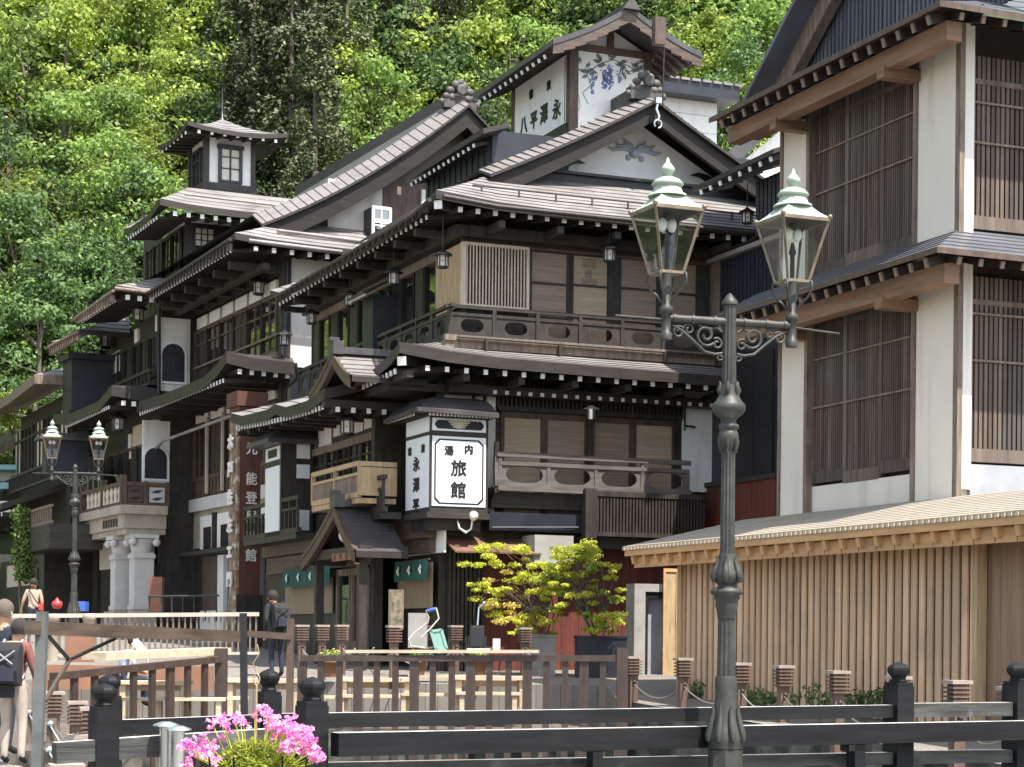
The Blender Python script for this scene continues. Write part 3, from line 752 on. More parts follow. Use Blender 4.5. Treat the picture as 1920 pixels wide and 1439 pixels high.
mb = MB(); mb.box(-2.6, -.5, by0-.72, by0-.5, 5.5, 5.66); mb.build('end_board', M_['fascia'], roofB)
rafters(roofB, (-2.5, by0-.78, 5.50), (-.8, by0-.78, 5.50), (0, 1, 0), 5, .08, .10, .5, .0)
mb = MB()
for i in range(8): mb.box(-2.45, BX, by0 + .1 + i*1.0, by0 + .24 + i*1.0, 5.40+i*.03, 5.52+i*.03)
mb.box(BX-.10, BX, by0-.1, 10.6, 5.66, 5.8); mb.build('eave_bracket', M_['dark'], roofB)
def side_frieze(x, panels, mname='plaster', name='plaster_panel'):
    for a, b in panels:
        mb = MB(); sbox(mb, FM, a, b, x-.015, .03); mb.build(name, M_[mname], inn)
side_frieze(BX, [((683, 776), (701, 800)), ((663, 779), (680, 808)), ((625, 790), (641, 815)), ((597, 793), (621, 833)), ((563, 807), (592, 843)), ((533, 815), (560, 848))], 'plaster')
side_frieze(-.5, [((766, 732), (794, 760)), ((732, 744), (760, 768)), ((715, 772), (727, 868))], 'plaster')
mb = MB(); mb.box(BX-.12, BX+.1, by0-.02, by0+.2, .0, 5.9); mb.build('post', M_['dark'], inn)
ys = [by0+.22 + i*(10.2-by0-.2)/9 for i in range(10)]
zt = FM.S(680, 832, BX)[1]; zb = FM.S(640, 905, BX)[1] - .5
mb = MB(); mb.box(BX-.10, BX, by0, 10.6, zt, zt+.17); mb.box(BX-.1, BX, by0, 10.6, zb-.1, zb+.02)
mb.build('lintel_beam', M_['oldwood'], inn)
for i in range(9):
    a, b = ys[i], ys[i+1]
    mb = MB(); mb.box(BX-.012, BX+.02, a, b, zb, zt); w = mb.build('window', M_['pane'] if i % 3 != 1 else M_['dark'], inn)
    mb = MB()
    for yy in (a, b): mb.box(BX-.06, BX, yy-.045, yy+.045, zb, zt)
    mb.box(BX-.05, BX, a, b, zt-.28, zt-.24); mb.box(BX-.05, BX, (a+b)/2-.02, (a+b)/2+.02, zb, zt)
    mb.build('window_frame', M_['dark'], w)
mb = MB(); ya, yb_ = 1.5, by0-.1      # recessed windows beside the sign
mb.box(-.52, -.48, .85, yb_, 3.3, 5.1); w = mb.build('window', M_['pane'], inn)
mb = MB()
for k in range(5): yy = .85 + (yb_-.85)*k/4; mb.box(-.58, -.5, yy-.05, yy+.05, 3.3, 5.15)
mb.box(-.58, -.5, .85, yb_, 5.05, 5.2); mb.build('window_frame', M_['brown'], w)
# street balconies
def rail_side(name, x, ya, yb, zt, zb, n, m='dark', parent=None):
    mb = MB(); mb.box(x-.04, x+.05, ya-.12, yb, zt-.05, zt+.04); mb.box(x-.03, x+.03, ya, yb, zt-.28, zt-.22); mb.box(x-.05, x+.06, ya-.12, yb, zb-.06, zb+.05)
    for i in range(n+1): yy = ya + (yb-ya)*i/n; mb.box(x-.03, x+.03, yy-.03, yy+.03, zb, zt if i % 2 == 0 else zt-.25)
    mb.box(x-.04, BX, ya, yb, zb-.2, zb-.061)
    return mb.build(name, M_[m], parent or inn)
y0_, z0_ = FM.S(690, 865, -1.75); rail_side('street_balcony', -1.55, .6, by0-.05, 4.02, 3.35, 8)
rail_side('street_balcony', -1.95, 5.6, 10.4, 3.9, 3.15, 14)
pb = empty('pale_screen_balcony', (0, 0, 0)); pb.parent = inn
ya, za = FM.S(675, 868, -1.95); yb2, zb2 = FM.S(588, 889, -1.95); zlo = FM.S(632, 938, -1.95)[1]; zhi = FM.S(632, 878, -1.95)[1]
mb = MB()
mb.box(-1.99, -1.91, ya, yb2, zhi-.07, zhi+.03); mb.box(-1.99, -1.91, ya, yb2, zlo-.04, zlo+.08); mb.box(-1.985, -1.915, ya, yb2, (zhi+zlo)/2+.08, (zhi+zlo)/2+.14)
for t in (0, .5, 1): yy = ya + (yb2-ya)*t; mb.box(-2.0, -1.9, yy-.03, yy+.03, zlo, zhi+.02)
mb.box(-2.0, BX, ya-.05, ya+.01, zhi-.08, zhi+.02); mb.box(-2.0, BX, ya-.05, ya+.01, zlo, zhi-.1)
mb.build('frame', M_['palewood'], pb)
mb = MB(); mb.box(-1.955, -1.94, ya, yb2, zlo+.06, (zhi+zlo)/2+.1); mb.build('panel', M_['oldwood'], pb)
mb = MB(); mb.box(-1.98, BX, ya, yb2, zlo-.16, zlo-.05); mb.build('floor', M_['palewood'], pb)
# horizontal boards below the bay
mb = MB(); mb.box(BX-.3, BX, by0, 10.6, 2.68, 3.12); mb.box(BX-.18, BX, by0, 10.6, 2.25, 2.66); mb.box(-.9, -.5, -.1, by0, 2.75, 3.2); mb.box(-.75, -.5, -.05, by0, 2.45, 2.74)
mb.build('apron_board', M_['brown_h'], inn)
# dormer gable on the bay roof and entrance porch gable (both face the street)
def street_gable(name, xf, apex, left, right, depth, th, board, mats, zdrop_depth=0., step=5):
    e = empty(name, (0, 0, 0)); e.parent = inn
    (ya, za), (yl, zl), (yr, zr) = apex, left, right
    for k, (yy, zz) in enumerate(((yl, zl), (yr, zr))):
        a, b = Vector((xf, yy, zz)), Vector((xf, ya, za))
        n = 6; pts = []
        for i in range(n+1):
            p = lerp(a, b, i/n); p.z -= .10*4*(i/n)*(1-i/n)*(.5 + .5*(1-i/n)); pts.append(p)
        back = [Vector((xf + depth, p.y, p.z)) for p in pts]
        if k == 1: outl, inl = [pts[0], back[0]], [pts[-1], back[-1]]
        else: outl, inl = [back[0], pts[0]], [back[-1], pts[-1]]
        # stepped roof slope
        mb = MB()
        for i in range(n):
            u = Vector((0, 0, .02)); q = [pts[i]+u, back[i]+u, back[i+1], pts[i+1]]
            mb.add(q, [(0, 1, 2, 3)], 0); mb.add([pts[i]+Vector((0, 0, -.01)), back[i]+Vector((0, 0, -.01)), back[i]+u, pts[i]+u], [(0, 1, 2, 3)], 1)
            d = Vector((0, 0, -th)); mb.add([pts[i]+d, back[i]+d, back[i+1]+d, pts[i+1]+d], [(3, 2, 1, 0)], 2)
        d = Vector((0, 0, -th)); mb.add([pts[0]+d, back[0]+d, back[0], pts[0]], [(0, 1, 2, 3)], 2)
        r = mb.build('roof', [M_[m] for m in mats], e)
        mb = MB()
        for i in range(n):
            dz = Vector((0, 0, -board)); q = [pts[i], pts[i+1], pts[i+1]+dz, pts[i]+dz]; w = Vector((.08, 0, 0)); o_ = Vector((-.03, 0, .01))
            mb.add([v+o_ for v in q] + [v+w for v in q], [(0, 1, 2, 3), (7, 6, 5, 4), (3, 2, 6, 7), (0, 4, 5, 1)], 0)
            o2 = Vector((-.05, 0, .05)); q = [pts[i], pts[i+1], pts[i+1]+Vector((0, 0, -.09)), pts[i]+Vector((0, 0, -.09))]
            mb.add([v+o2 for v in q] + [v+w for v in q], [(0, 1, 2, 3), (7, 6, 5, 4), (3, 2, 6, 7), (0, 4, 5, 1)], 0)
        mb.build('bargeboard', M_['brown'], r)
    mb = MB(); mb.box(xf+.1, xf+depth, ya-.16, ya+.16, za+.0, za+.14); mb.box(xf-.06, xf+.16, ya-.2, ya+.2, za-.02, za+.26); mb.box(xf-.1, xf+.1, ya-.1, ya+.1, za+.26, za+.34)
    mb.build('ridge', M_['roofdark'], e)
    mb = MB(); mb.prism([(yl+.25*(ya-yl), zl+.05*(za-zl)), (yr+.25*(ya-yr), zr+.05*(za-zr)), (ya, za-board)], 'x', xf+.55, xf+.62); mb.build('gable_wall', M_['dark'], e)
    return e
dg = street_gable('dormer_gable', -2.55, FM.S(625, 664, -2.55), FM.S(582, 742, -2.55), FM.S(660, 706, -2.55), 1.6, .1, .24, ('verge', 'seam', 'fascia'))
por = street_gable('porch', -2.3, FM.S(628, 950, -2.3), FM.S(566, 1050, -2.3), FM.S(668, 1034, -2.3), 1.12, .12, .26, ('roofdark', 'seam', 'fascia'))
pz = FM.S(650, 1035, -2.6)[1]
mb = MB(); yr_ = FM.S(668, 1034, -2.3)[0]; yl_ = FM.S(567, 1050, -2.3)[0]
for yy in (yr_+.35, yl_-.5): mb.box(-2.15, -1.97, yy-.09, yy+.09, 0, pz+.1)
mb.box(-2.2, -1.92, yr_+.1, yl_-.2, pz-.05, pz+.16); mb.box(-2.15, -1.1, yr_+.27, yr_+.43, pz, pz+.16); mb.build('porch_frame', M_['dark'], por)
M_['plaque'] = mat('reddish_wooden_plaque', (.22, .085, .05), .5, .2, 2, (.5, .5, 5))
mb = MB(); ya, za = FM.S(668, 1032, -2.24); yb2, zb2 = FM.S(624, 1058, -2.24)
mb.box(-2.26, -2.20, ya, yb2, zb2+.05, za-.02); pl = mb.build('plaque', M_['plaque'], por, None, None)
for i, ch in enumerate('永澤平八'): glyph(ch, .22, pl, (-2.265, ya + .2 + i*(yb2-ya-.4)/3, (za+zb2)/2+.01), 's', M_['brown'], .008, 1.)
mb = MB(); mb.ball((-2.1, (yr_+yl_)/2-.6, pz+.42), .16, 10); mb.build('globe_lamp', M_['paper'], por)
# ground floor street side
gx = -1.0
mb = MB(); sbox(mb, FM, (754, 1002), (800, 1040), -.62, .05); mb.build('plaster_panel', M_['plaster'], inn)
mb = MB(); sbox(mb, FM, (803, 998), (832, 1036), -.62, .05); mb.build('plaster_panel', M_['plaster'], inn)
mb = MB(); sbox(mb, FM, (543, 1040), (622, 1062), -1.2, .05); mb.build('plaster_panel', M_['plaster'], inn)
M_['noren'] = mat('green_cloth', (.015, .075, .058), .8, .2, 5)
M_['sudare'] = mat('straw_blind', (.24, .18, .115), .75, .2, 3, (8, 8, .6))
def noren(a, b, x, n, marks):
    y0, z0 = FM.S(a[0], a[1], x); y1, z1 = FM.S(b[0], b[1], x); z0 = (z0 + FM.S(b[0], a[1], x)[1])/2
    z1 = z0 - .42
    ob = None
    e = empty('shop_curtain', FM.world(x, (y0+y1)/2, z0), FM.a)
    mb = MB(); mb.tube([(0, min(y0, y1)-(y0+y1)/2-.05, 0), (0, max(y0, y1)-(y0+y1)/2+.05, 0)], .018, 6); mb.build('rod', M_['brown'], e)
    w = (y1-y0)/n
    for i in range(n):
        mb = MB(); k = 8
        pts = [(-.02 + .025*sin(j*1.7+i), y0 + w*(i + .02 + .96*j/k) - (y0+y1)/2) for j in range(k+1)]
        for (xa, ya), (xb, yb) in zip(pts, pts[1:]): mb.add([(xa, ya, 0), (xb, yb, 0), (xb-.02, yb, z1-z0), (xa-.02, ya, z1-z0)], [(0, 1, 2, 3)], 0)
        c = mb.build('cloth', M_['noren'], e)
        yc = y0 + w*(i+.5) - (y0+y1)/2
        mb = MB()
        for q in range(3):
            a_ = q*2.1; mb.ball((-.075, yc + .05*cos(a_), -.2 + .06*sin(a_)), .05, 6, 0, (.15, 1, 1))
        mb.build('crest', M_['white'], c)
    return e
nr = noren((742, 1052), (804, 1090), -.95, 3, 3); tag(nr, 'green shop curtain with white crests right of the entrance porch', 'curtain', 'green curtains by the inn entrance')
nl = noren((532, 1066), (622, 1096), -1.5, 4, 4); tag(nl, 'green shop curtain with white crests left of the entrance porch', 'curtain', 'green curtains by the inn entrance')
mb = MB(); sbox(mb, FM, (746, 1060), (808, 1140), -.72, .04); mb.build('straw_blind', M_['sudare'], inn)
mb = MB(); sbox(mb, FM, (535, 1090), (622, 1150), -1.32, .04); mb.build('straw_blind', M_['sudare'], inn)
mb = MB(); mb.box(-1.25, -1.1, by0+.4, 11, -.2, 2.3); mb.box(-.55, -.5, -.05, by0+.5, -.2, 2.6); mb.build('ground_floor_wall', M_['dark'], inn)
for pa, pb_ in ((636, 660), (664, 690)):
    mb = MB(); sbox(mb, FM, (pa, 1078), (pb_, 1215), -1.3, .05); d = mb.build('sliding_door', M_['pane'], inn)
    ya, _ = FM.S(pa, 1100, -1.3); yb2, _ = FM.S(pb_, 1100, -1.3)
    mb = MB()
    for yy in (ya, yb2): mb.box(-1.36, -1.28, yy-.05, yy+.05, 0, 2.2)
    mb.box(-1.36, -1.28, ya, yb2, 2.05, 2.2); mb.box(-1.36, -1.28, ya, yb2, .0, .6); mb.build('door_frame', M_['oldwood'], d)
# second lantern sign further along the street
s2 = empty('street_sign_box', (0, 0, 0)); s2.parent = inn
ya, za = FM.S(527, 868, -2.0); yb2, zb2 = FM.S(497, 1000, -2.0)
mb = MB(); mb.box(-2.0, -1.2, ya, yb2, zb2-.1, za+.5); mb.build('sign_box', M_['dark'], s2)
mb = MB(); mb.box(-2.02, -2.0, ya+.08, yb2-.05, zb2, za-.05); mb.box(-1.62, -1.3, ya-.02, ya, zb2+.02, zb2+.5); mb.box(-1.62, -1.3, ya-.02, ya, za-.35, za-.02); mb.box(-1.62, -1.3, ya-.02, ya, za+.12, za+.45); mb.box(-2.02, -2.0, ya+.08, yb2-.05, za+.1, za+.42); mb.build('sign_panel', M_['signwhite'], s2)
mb = MB(); mb.box(-2.03, -2.02, ya+.3, yb2-.3, za+.17, za+.36); mb.build('dark_cartouche', M_['black'], s2)
mb = MB(); xr0, xr1, yr0, yr1, h0 = -2.4, -1.1, ya-.3, yb2+.3, za+.55
mb.add([(xr0, yr0, h0), (xr1, yr0, h0), (xr1, yr1, h0), (xr0, yr1, h0), (xr0+.5, yr0+.4, h0+.4), (xr1, yr0+.4, h0+.4), (xr1, yr1-.4, h0+.4), (xr0+.5, yr1-.4, h0+.4)], [(0, 1, 5, 4), (1, 2, 6, 5), (2, 3, 7, 6), (3, 0, 4, 7), (4, 5, 6, 7), (3, 2, 1, 0)], 0)
mb.box(xr0, xr1, yr0, yr1, h0-.1, h0-.002, 0); sr2 = mb.build('sign_roof', M_['roofdark'], s2)
# hanging lanterns, one thing each ------------------------------------------------
def lantern_proto():
    e = empty('hanging_lantern', (0, 0, 0))
    mb = MB(); mb.tube([(0, 0, .34), (0, 0, .95)], .012, 5); mb.build('hanger', M_['black'], e)
    mb = MB(); mb.lathe([(.21, .24), (.19, .28), (.05, .35), (.02, .38)], n=6, smooth=False); mb.build('cap', M_['black'], e)
    mb = MB(); mb.lathe([(.10, -.02), (.12, 0), (.12, .02), (.09, .03)], n=6, smooth=False)
    for k in range(6):
        a = k*pi/3; mb.box(.115*cos(a)-.012, .115*cos(a)+.012, .115*sin(a)-.012, .115*sin(a)+.012, .02, .25)
    mb.box(-.12, .12, -.012, .012, .12, .135); mb.box(-.012, .012, -.12, .12, .12, .135)
    mb.build('cage', M_['black'], e)
    mb = MB(); mb.lathe([(.095, .02), (.10, .24)], n=6, smooth=False); mb.build('glass', M_['paper'], e)
    return e
lp = lantern_proto(); _lp_used = [0]
def put_lantern(px, py, d, label, hang=.6, s=1.):
    o = lp if not _lp_used[0] else copy_tree(lp); _lp_used[0] = 1
    p = at(px, py, d); o.location = (p.x, p.y, p.z - .14*s); o.scale = (s, s, s)
    for c in o.children:
        if c.name.startswith('hanger'): c.scale = (1, 1, hang); c.location = (0, 0, .34*(1-hang))
    tag(o, label, 'lantern', 'lanterns hanging under the eaves')
def dM(x, y): return FM.world(x, y, 0).y
put_lantern(830, 489, dM(-.7, -.7), 'small black lantern hanging by the pale corner lattice of the top floor', 1.2)
put_lantern(1143, 478, dM(2.9, -.9), 'small black lantern hanging above the lit blind of the top floor front', 1.0)
put_lantern(738, 522, dM(-.8, 2.6), 'black lantern hanging beside the roofed shutter case', 1.2)
put_lantern(656, 563, dM(-.8, 5.6), 'black lantern hanging left of the roofed shutter case', 1.2)
put_lantern(584, 597, dM(-.8, 9.6), 'black lantern at the far end of the inn top-floor eave', 1.2)
put_lantern(651, 800, dM(-2.2, by0-.2), 'black lantern with lit glass hanging under the lower eave beside the brown post', .9, 1.2)
put_lantern(545, 838, dM(-2.2, 9), 'black lantern under the lower eave above the far sign box', .7, 1.0)
put_lantern(1401, 408, dM(6.5, -2.0), 'black lantern hanging in front of the grey roof right of the gable', 1.0, .9)
# wall lamp above the front windows
wl = empty('wall_lamp', FM.world(*(lambda p: (p[0], -.2, p[1]))(FM.F(1109, 772, -.2))), FM.a)
tag(wl, 'small pale metal wall lamp above the second-floor blinds', 'lamp')
mb = MB(); mb.lathe([(.19, .05), (.03, .13)], n=14); mb.build('hood', M_['white'], wl)
mb = MB(); mb.lathe([(.10, -.17), (.11, .05)], n=12); mb.box(-.02, .02, 0, .18, -.03, .02); mb.build('body', M_['steel'], wl)
# security lamp with conduit under the sign box, and a camera on the white wall
sc = empty('security_camera', FM.world(*(lambda p: (p[0], -.9, p[1]))(FM.F(888, 968, -.9))), FM.a)
tag(sc, 'white security camera on a curled pipe under the corner sign box', 'camera')
mb = MB(); mb.lathe([(.03, -.1), (.085, -.08), (.09, .06), (.05, .1)], n=14); me = mb.build('housing', M_['white'], sc); me.rotation_euler = (1.4, 0, -.3)
mb = MB(); mb.tube([(-.28, .2, -.05), (-.27, .1, -.25), (-.14, .08, -.34), (-.02, .08, -.26), (0, .05, -.08)], .028, 8); mb.build('conduit', M_['steel'], sc)
sc2 = empty('security_camera', FM.world(*(lambda p: (p[0], -.4, p[1]))(FM.F(1337, 732, -.4))), FM.a)
tag(sc2, 'round grey security camera on the white wall under the eave', 'camera')
mb = MB(); mb.ball((0, 0, 0), .11, 12); mb.box(-.03, .03, 0, .3, -.02, .12); mb.build('housing', M_['steel'], sc2)
mb = MB(); mb.lathe([(.05, 0), (.06, .02)], (0, 0, 0), 12); le = mb.build('lens', M_['black'], sc2); le.location = (0, -.1, 0); le.rotation_euler = (pi/2, 0, 0)
# ================================================================ the tall inn with the lookout turret further along the street
FN = Frame((-6.25, 53.5, gz(53.5)), .4445)
nt = FN.empty('turret_inn')
tag(nt, 'dark timber inn further back with a small square lookout turret and arched windows', 'inn')
SPLIT = {'corner_post', 'bracket', 'white_tip', 'frieze_panel', 'plaster_panel', 'pillar_edge', 'white_pier'}
def NB(name, m, boxes, parent=None):
    if name in SPLIT and len(boxes) > 1:
        for b in boxes: r = NB(name, m, [b], parent)
        return r
    mb = MB()
    for b in boxes: mb.box(*b)
    return mb.build(name, M_[m] if isinstance(m, str) else m, parent or nt)
NB('wall', 'dark', [(0, 10, 0, 8.4, -.3, 10.9), (-1.12, 10, 8.3, 15.5, -.3, 10.2), (.6, 9, 8.3, 15, 10, 12.6)])
NB('front_wall', 'plaster', [(.12, 6, -.03, .03, 7.55, 10.5), (4.2, 5.9, .5, .6, 11.2, 12.9), (1.4, 3.0, .5, .58, 11.2, 12.9)])
NB('front_base', 'navy', [(.12, 6, -.02, .04, 4.4, 7.5)])
NB('front_low_wall', 'white', [(-.35, .9, -.6, -.5, .9, 4.6)])
NB('corner_post', 'dark', [(-.12, .14, -.1, .16, -.3, 10.9)])
# third-floor roof, block 1
oN = [(-1.75, 8.0, 10.62), (-1.75, 6, 10.60), (-1.75, .6, 10.60), (-1.75, -1.05, 10.80), (-.8, -1.05, 10.72), (.5, -1.05, 10.68), (3.2, -1.05, 10.66), (4.4, -1.05, 10.7)]
iN = [(.5, 8.0, 11.9), (.5, 6, 11.9), (.5, 1.6, 11.9), (.2, .5, 11.62), (.3, .5, 11.6), (.8, .5, 11.58), (3.2, .5, 11.55), (4.2, .5, 11.55)]
rn = roof_sheet(oN, iN, .16, .03, 6, parent=nt)
rafters(rn, (-1.4, -1.0, 10.52), (2.6, -1.0, 10.48), (0, 1, 0), 8, .10, .12, 1.2, .1)
rafters(rn, (-1.7, -.6, 10.48), (-1.7, 7.9, 10.42), (1, 0, 0), 30, .065, .085, 1.2, .1)
mb = MB(); mb.tube([(-1.4, -1.14, 10.62), (1.2, -1.14, 10.56)], .06, 8); mb.build('gutter', M_['roof'], rn)
mb = MB(); mb.tube([(-.4, -.5, 11.1), (3.6, -.5, 11.0)], .05, 8); mb.build('snow_guard', M_['roof'], rn)
mb = MB(); mb.tube([(-1.86, -1.0, 10.64), (-1.86, 8, 10.48)], .05, 8)
for i in range(28): mb.box(-1.9, -1.76, -.9+i*.32, -.86+i*.32, 10.36, 10.54)
mb.build('gutter', M_['fascia'], rn)
mb = MB()
for i in range(6): mb.box(-1.5, 0, .2 + i*1.4, .36 + i*1.4, 10.1, 10.3)
mb.box(-.8, -.6, -.5, 8.2, 10.05, 10.2); mb.box(-.15, .0, 0, 8.3, 10.06, 10.3); mb.build('eave_bracket', M_['dark'], rn)
# gable end facing the camera
ga = empty('gable', (0, 0, 0)); ga.parent = nt
gA = Vector((5.3, -.25, 15.25)); gL = Vector((-.75, -.25, 11.28)); gR = Vector((9.2, -.25, 12.6))
La, Ra = sagline(gL, gA, .32, 10), sagline(gR, gA, .2, 10)
for line in (La, list(reversed(Ra))):
    roof_sheet(line, [p + Vector((0, .85, .42)) for p in line], .06, 0, 1, ('verge', 'seam', 'fascia'), parent=ga, name='verge_roof')
mb = MB()
for line in (La, Ra):
    for i in range(26):
        k = (i+.5)/26*10; j = min(9, int(k)); p = lerp(line[j], line[j+1], k-j)
        mb.beam(p + Vector((0, -.01, .02)), p + Vector((0, .85, .43)), .022, .016)
mb.build('verge_seam', M_['seam'], ga)
mb = MB()
for line in (La, Ra):
    for i in range(10):
        a, b = line[i], line[i+1]; u = Vector((0, 0, -.62)); w = Vector((0, .14, 0))
        q = [a, b, b+u, a+u]; q = [v + Vector((0, .1, 0)) for v in q]
        mb.add(q + [v+w for v in q], [(0, 1, 2, 3), (7, 6, 5, 4), (3, 2, 6, 7), (0, 4, 5, 1)])
mb.build('bargeboard', M_['barge'], ga)
mb = MB()
for line in (La, Ra):
    a = [p + Vector((0, .8, .4)) for p in line]; b = [p + Vector((0, 14, .4)) for p in line]
    for i in range(10): mb.add([a[i], a[i+1], b[i+1], b[i]], [(0, 1, 2, 3)])
mb.build('roof', M_['roofdark'], ga)
mb = MB(); mb.prism([(p.x, p.z-.5) for p in La] + [(p.x, p.z-.5) for p in reversed(Ra)] + [(9, 11), (0, 11)], 'y', .62, .7); mb.build('gable_wall', M_['brown'], ga)
mb = MB(); sbox(mb, FN, (745, 350), (745, 365), .4, .1); mb.build('beam', M_['oldwood'], ga)
ridge_ornament(ga, (5.25, .3, 15.55), 1.0)
mb = MB(); mb.box(5.1, 5.5, .3, 14, 15.4, 15.8); mb.build('ridge', M_['tile'], ga)
# bay window box in the gable
bw = empty('bay_window', (0, 0, 0)); bw.parent = nt
x0, z0 = FN.F(697, 388, -.1); x1, z1 = FN.F(732, 446, -.1)
NB('bay_box', 'navy', [(x0, x1, -.08, .5, z1-.1, z0)], bw)
NB('frame', 'white', [(x0, x0+.08, -.14, -.07, z1, z0), (x1-.06, x1+.02, -.14, -.07, z1, z0), (x0, x1, -.14, -.07, z0-.06, z0+.03), (x0+.05, x1, -.13, -.09, (z0+z1)/2-.03, (z0+z1)/2+.03), ((x0+x1)/2-.02, (x0+x1)/2+.02, -.13, -.09, z1, z0), (x0+.05, x1, -.13, -.09, z1+.28, z1+.32), (x0+.05, x1, -.13, -.09, z0-.36, z0-.32)], bw)
NB('pane', 'pane', [(x0+.06, x1-.05, -.10, -.08, z1, z0)], bw)
# third-floor street windows of block 1
def street_windows(FR, parent, x, ya, yb, n, z0, z1, frame='dark', pane='pane', alt='dark', every=3, transom=0., mull=1):
    for i in range(n):
        a, b = ya + (yb-ya)*i/n, ya + (yb-ya)*(i+1)/n
        mb = MB(); mb.box(x-.012, x+.02, a, b, z0, z1); w = mb.build('window', M_[alt if (i % every == every-1) else pane], parent)
        mb = MB()
        for yy in (a, b): mb.box(x-.08, x, yy-.05, yy+.05, z0, z1)
        mb.box(x-.06, x, a, b, z0-.04, z0+.08); mb.box(x-.06, x, a, b, z1-.06, z1+.04)
        if transom: mb.box(x-.05, x, a, b, z1-transom-.03, z1-transom+.03)
        for k in range(mull): yy = a + (b-a)*(k+1)/(mull+1); mb.box(x-.045, x, yy-.025, yy+.025, z0, z1)
        mb.build('window_frame', M_[frame], w)
street_windows(FN, nt, -.05, .4, 8.2, 6, 8.0, 9.55, frame='brown', transom=.42)
mb = MB()
for i in range(6): a = .4 + i*1.3; mb.box(-.08, .02, a+.12, a+1.18, 9.64, 9.98)
mb.build('frieze_panel', M_['plaster'], nt)
NB('sill_rail', 'oldwood', [(-.16, -.05, .2, 8.3, 7.86, 7.98), (-.14, -.05, .2, 8.3, 8.42, 8.48)])
# white return walls with arched windows (they face the camera)
def arch_window(y, xa, xb, za, zb, wx0, wx1, wz0, wz1):
    NB('arched_wall', 'plaster', [(xa, xb, y, y+.08, za, zb)])
    cx, r = (wx0+wx1)/2, (wx1-wx0)/2
    def arc(g): return [(cx + (r+g)*cos(pi*i/12), wz1 - r + (r+g)*sin(pi*i/12)) for i in range(13)]
    mb = MB(); pts = arc(.07); mb.prism(pts + [(wx0-.07, wz0-.07), (wx1+.07, wz0-.07)], 'y', y-.05, y+.01); o = mb.build('arched_window', M_['white'], nt)
    mb = MB(); mb.prism(arc(0) + [(wx0, wz0), (wx1, wz0)], 'y', y-.06, y+.0); p = mb.build('pane', M_['navy'], o)
    mb = MB()
    c = (cx, y-.06, wz1-r)
    for a in (pi/4, pi/2, 3*pi/4): mb.beam(c, (cx + r*cos(a), y-.06, wz1-r+r*sin(a)), .035, .03, up=(0, 1, 0))
    mb.box(wx0, wx1, y-.075, y-.05, wz1-r-.03, wz1-r+.03); mb.box(cx-.025, cx+.025, y-.075, y-.05, wz0, wz1-r); mb.box(wx0, wx1, y-.075, y-.05, wz0+.3, wz0+.34)
    mb.build('glazing_bar', M_['dark'], o)
ya_ = 8.22
a0, b0 = FN.F(301, 595, ya_); a1, b1 = FN.F(353, 700, ya_)
w0, _ = FN.F(300, 700, ya_); w1, _ = FN.F(345, 700, ya_); zt_ = FN.F(322, 645, ya_)[1]; zb_ = FN.F(322, 716, ya_)[1]
arch_window(ya_, a0-.03, a1+.05, zb_-.3, b0, w0+.05, w1, zb_, zt_)
a0, b0 = FN.F(268, 788, ya_); a1, _ = FN.F(316, 800, ya_); zt_ = FN.F(290, 840, ya_)[1]; zb_ = FN.F(290, 898, ya_)[1]
w0, _ = FN.F(268, 880, ya_); w1, _ = FN.F(312, 880, ya_)
arch_window(ya_, a0, a1+.05, zb_-.2, b0, w0+.04, w1, zb_, zt_)
# block 2: roof, windows, black case
oB2 = [(-2.75, 12.5, 10.55), (-2.75, 11, 10.45), (-2.75, 9, 10.50), (-2.8, 7.35, 10.66), (-2.1, 7.35, 10.6), (-1.5, 7.35, 10.58)]
iB2 = [(-.6, 12.5, 11.6), (-.6, 11.5, 11.5), (-.6, 10.2, 11.5), (-.9, 9.6, 11.42), (-.7, 9.6, 11.42), (-.4, 9.6, 11.42)]
rb2 = roof_sheet(oB2, iB2, .16, .02, 5, parent=nt)
rafters(rb2, (-2.6, 7.4, 10.42), (-1.5, 7.4, 10.4), (0, 1, 0), 3, .12, .14, 1.0, .1)
rafters(rb2, (-2.7, 7.8, 10.34), (-2.7, 12.3, 10.3), (1, 0, 0), 15, .065, .085, 1.2, .1)
mb = MB(); mb.tube([(-2.85, 7.3, 10.56), (-1.6, 7.28, 10.52)], .06, 8); mb.tube([(-2.86, 7.4, 10.5), (-2.86, 12.5, 10.38)], .05, 8)
for i in range(14): mb.box(-2.9, -2.76, 7.6+i*.34, 7.65+i*.34, 10.2, 10.4)
mb.build('gutter', M_['oldwood'], rb2)
street_windows(FN, nt, -1.17, 8.5, 15.2, 7, 8.25, 9.5, every=2)
NB('frieze_panel', 'plaster', [(-1.2, -1.1, 8.45, 8.8, 9.6, 10.1), (-1.2, -1.1, 10.9, 11.3, 9.55, 10.0), (-1.2, -1.1, 13.2, 14.0, 8.9, 9.6), (-1.2, -1.1, 14.2, 15.0, 8.9, 9.6)])
NB('rail', 'dark', [(-1.5, -1.4, 8.4, 15.2, 8.3, 8.4), (-1.5, -1.12, 8.4, 15.2, 7.9, 7.98)] + [(-1.48, -1.42, 8.5 + i*.45, 8.56 + i*.45, 7.95, 8.35) for i in range(15)])
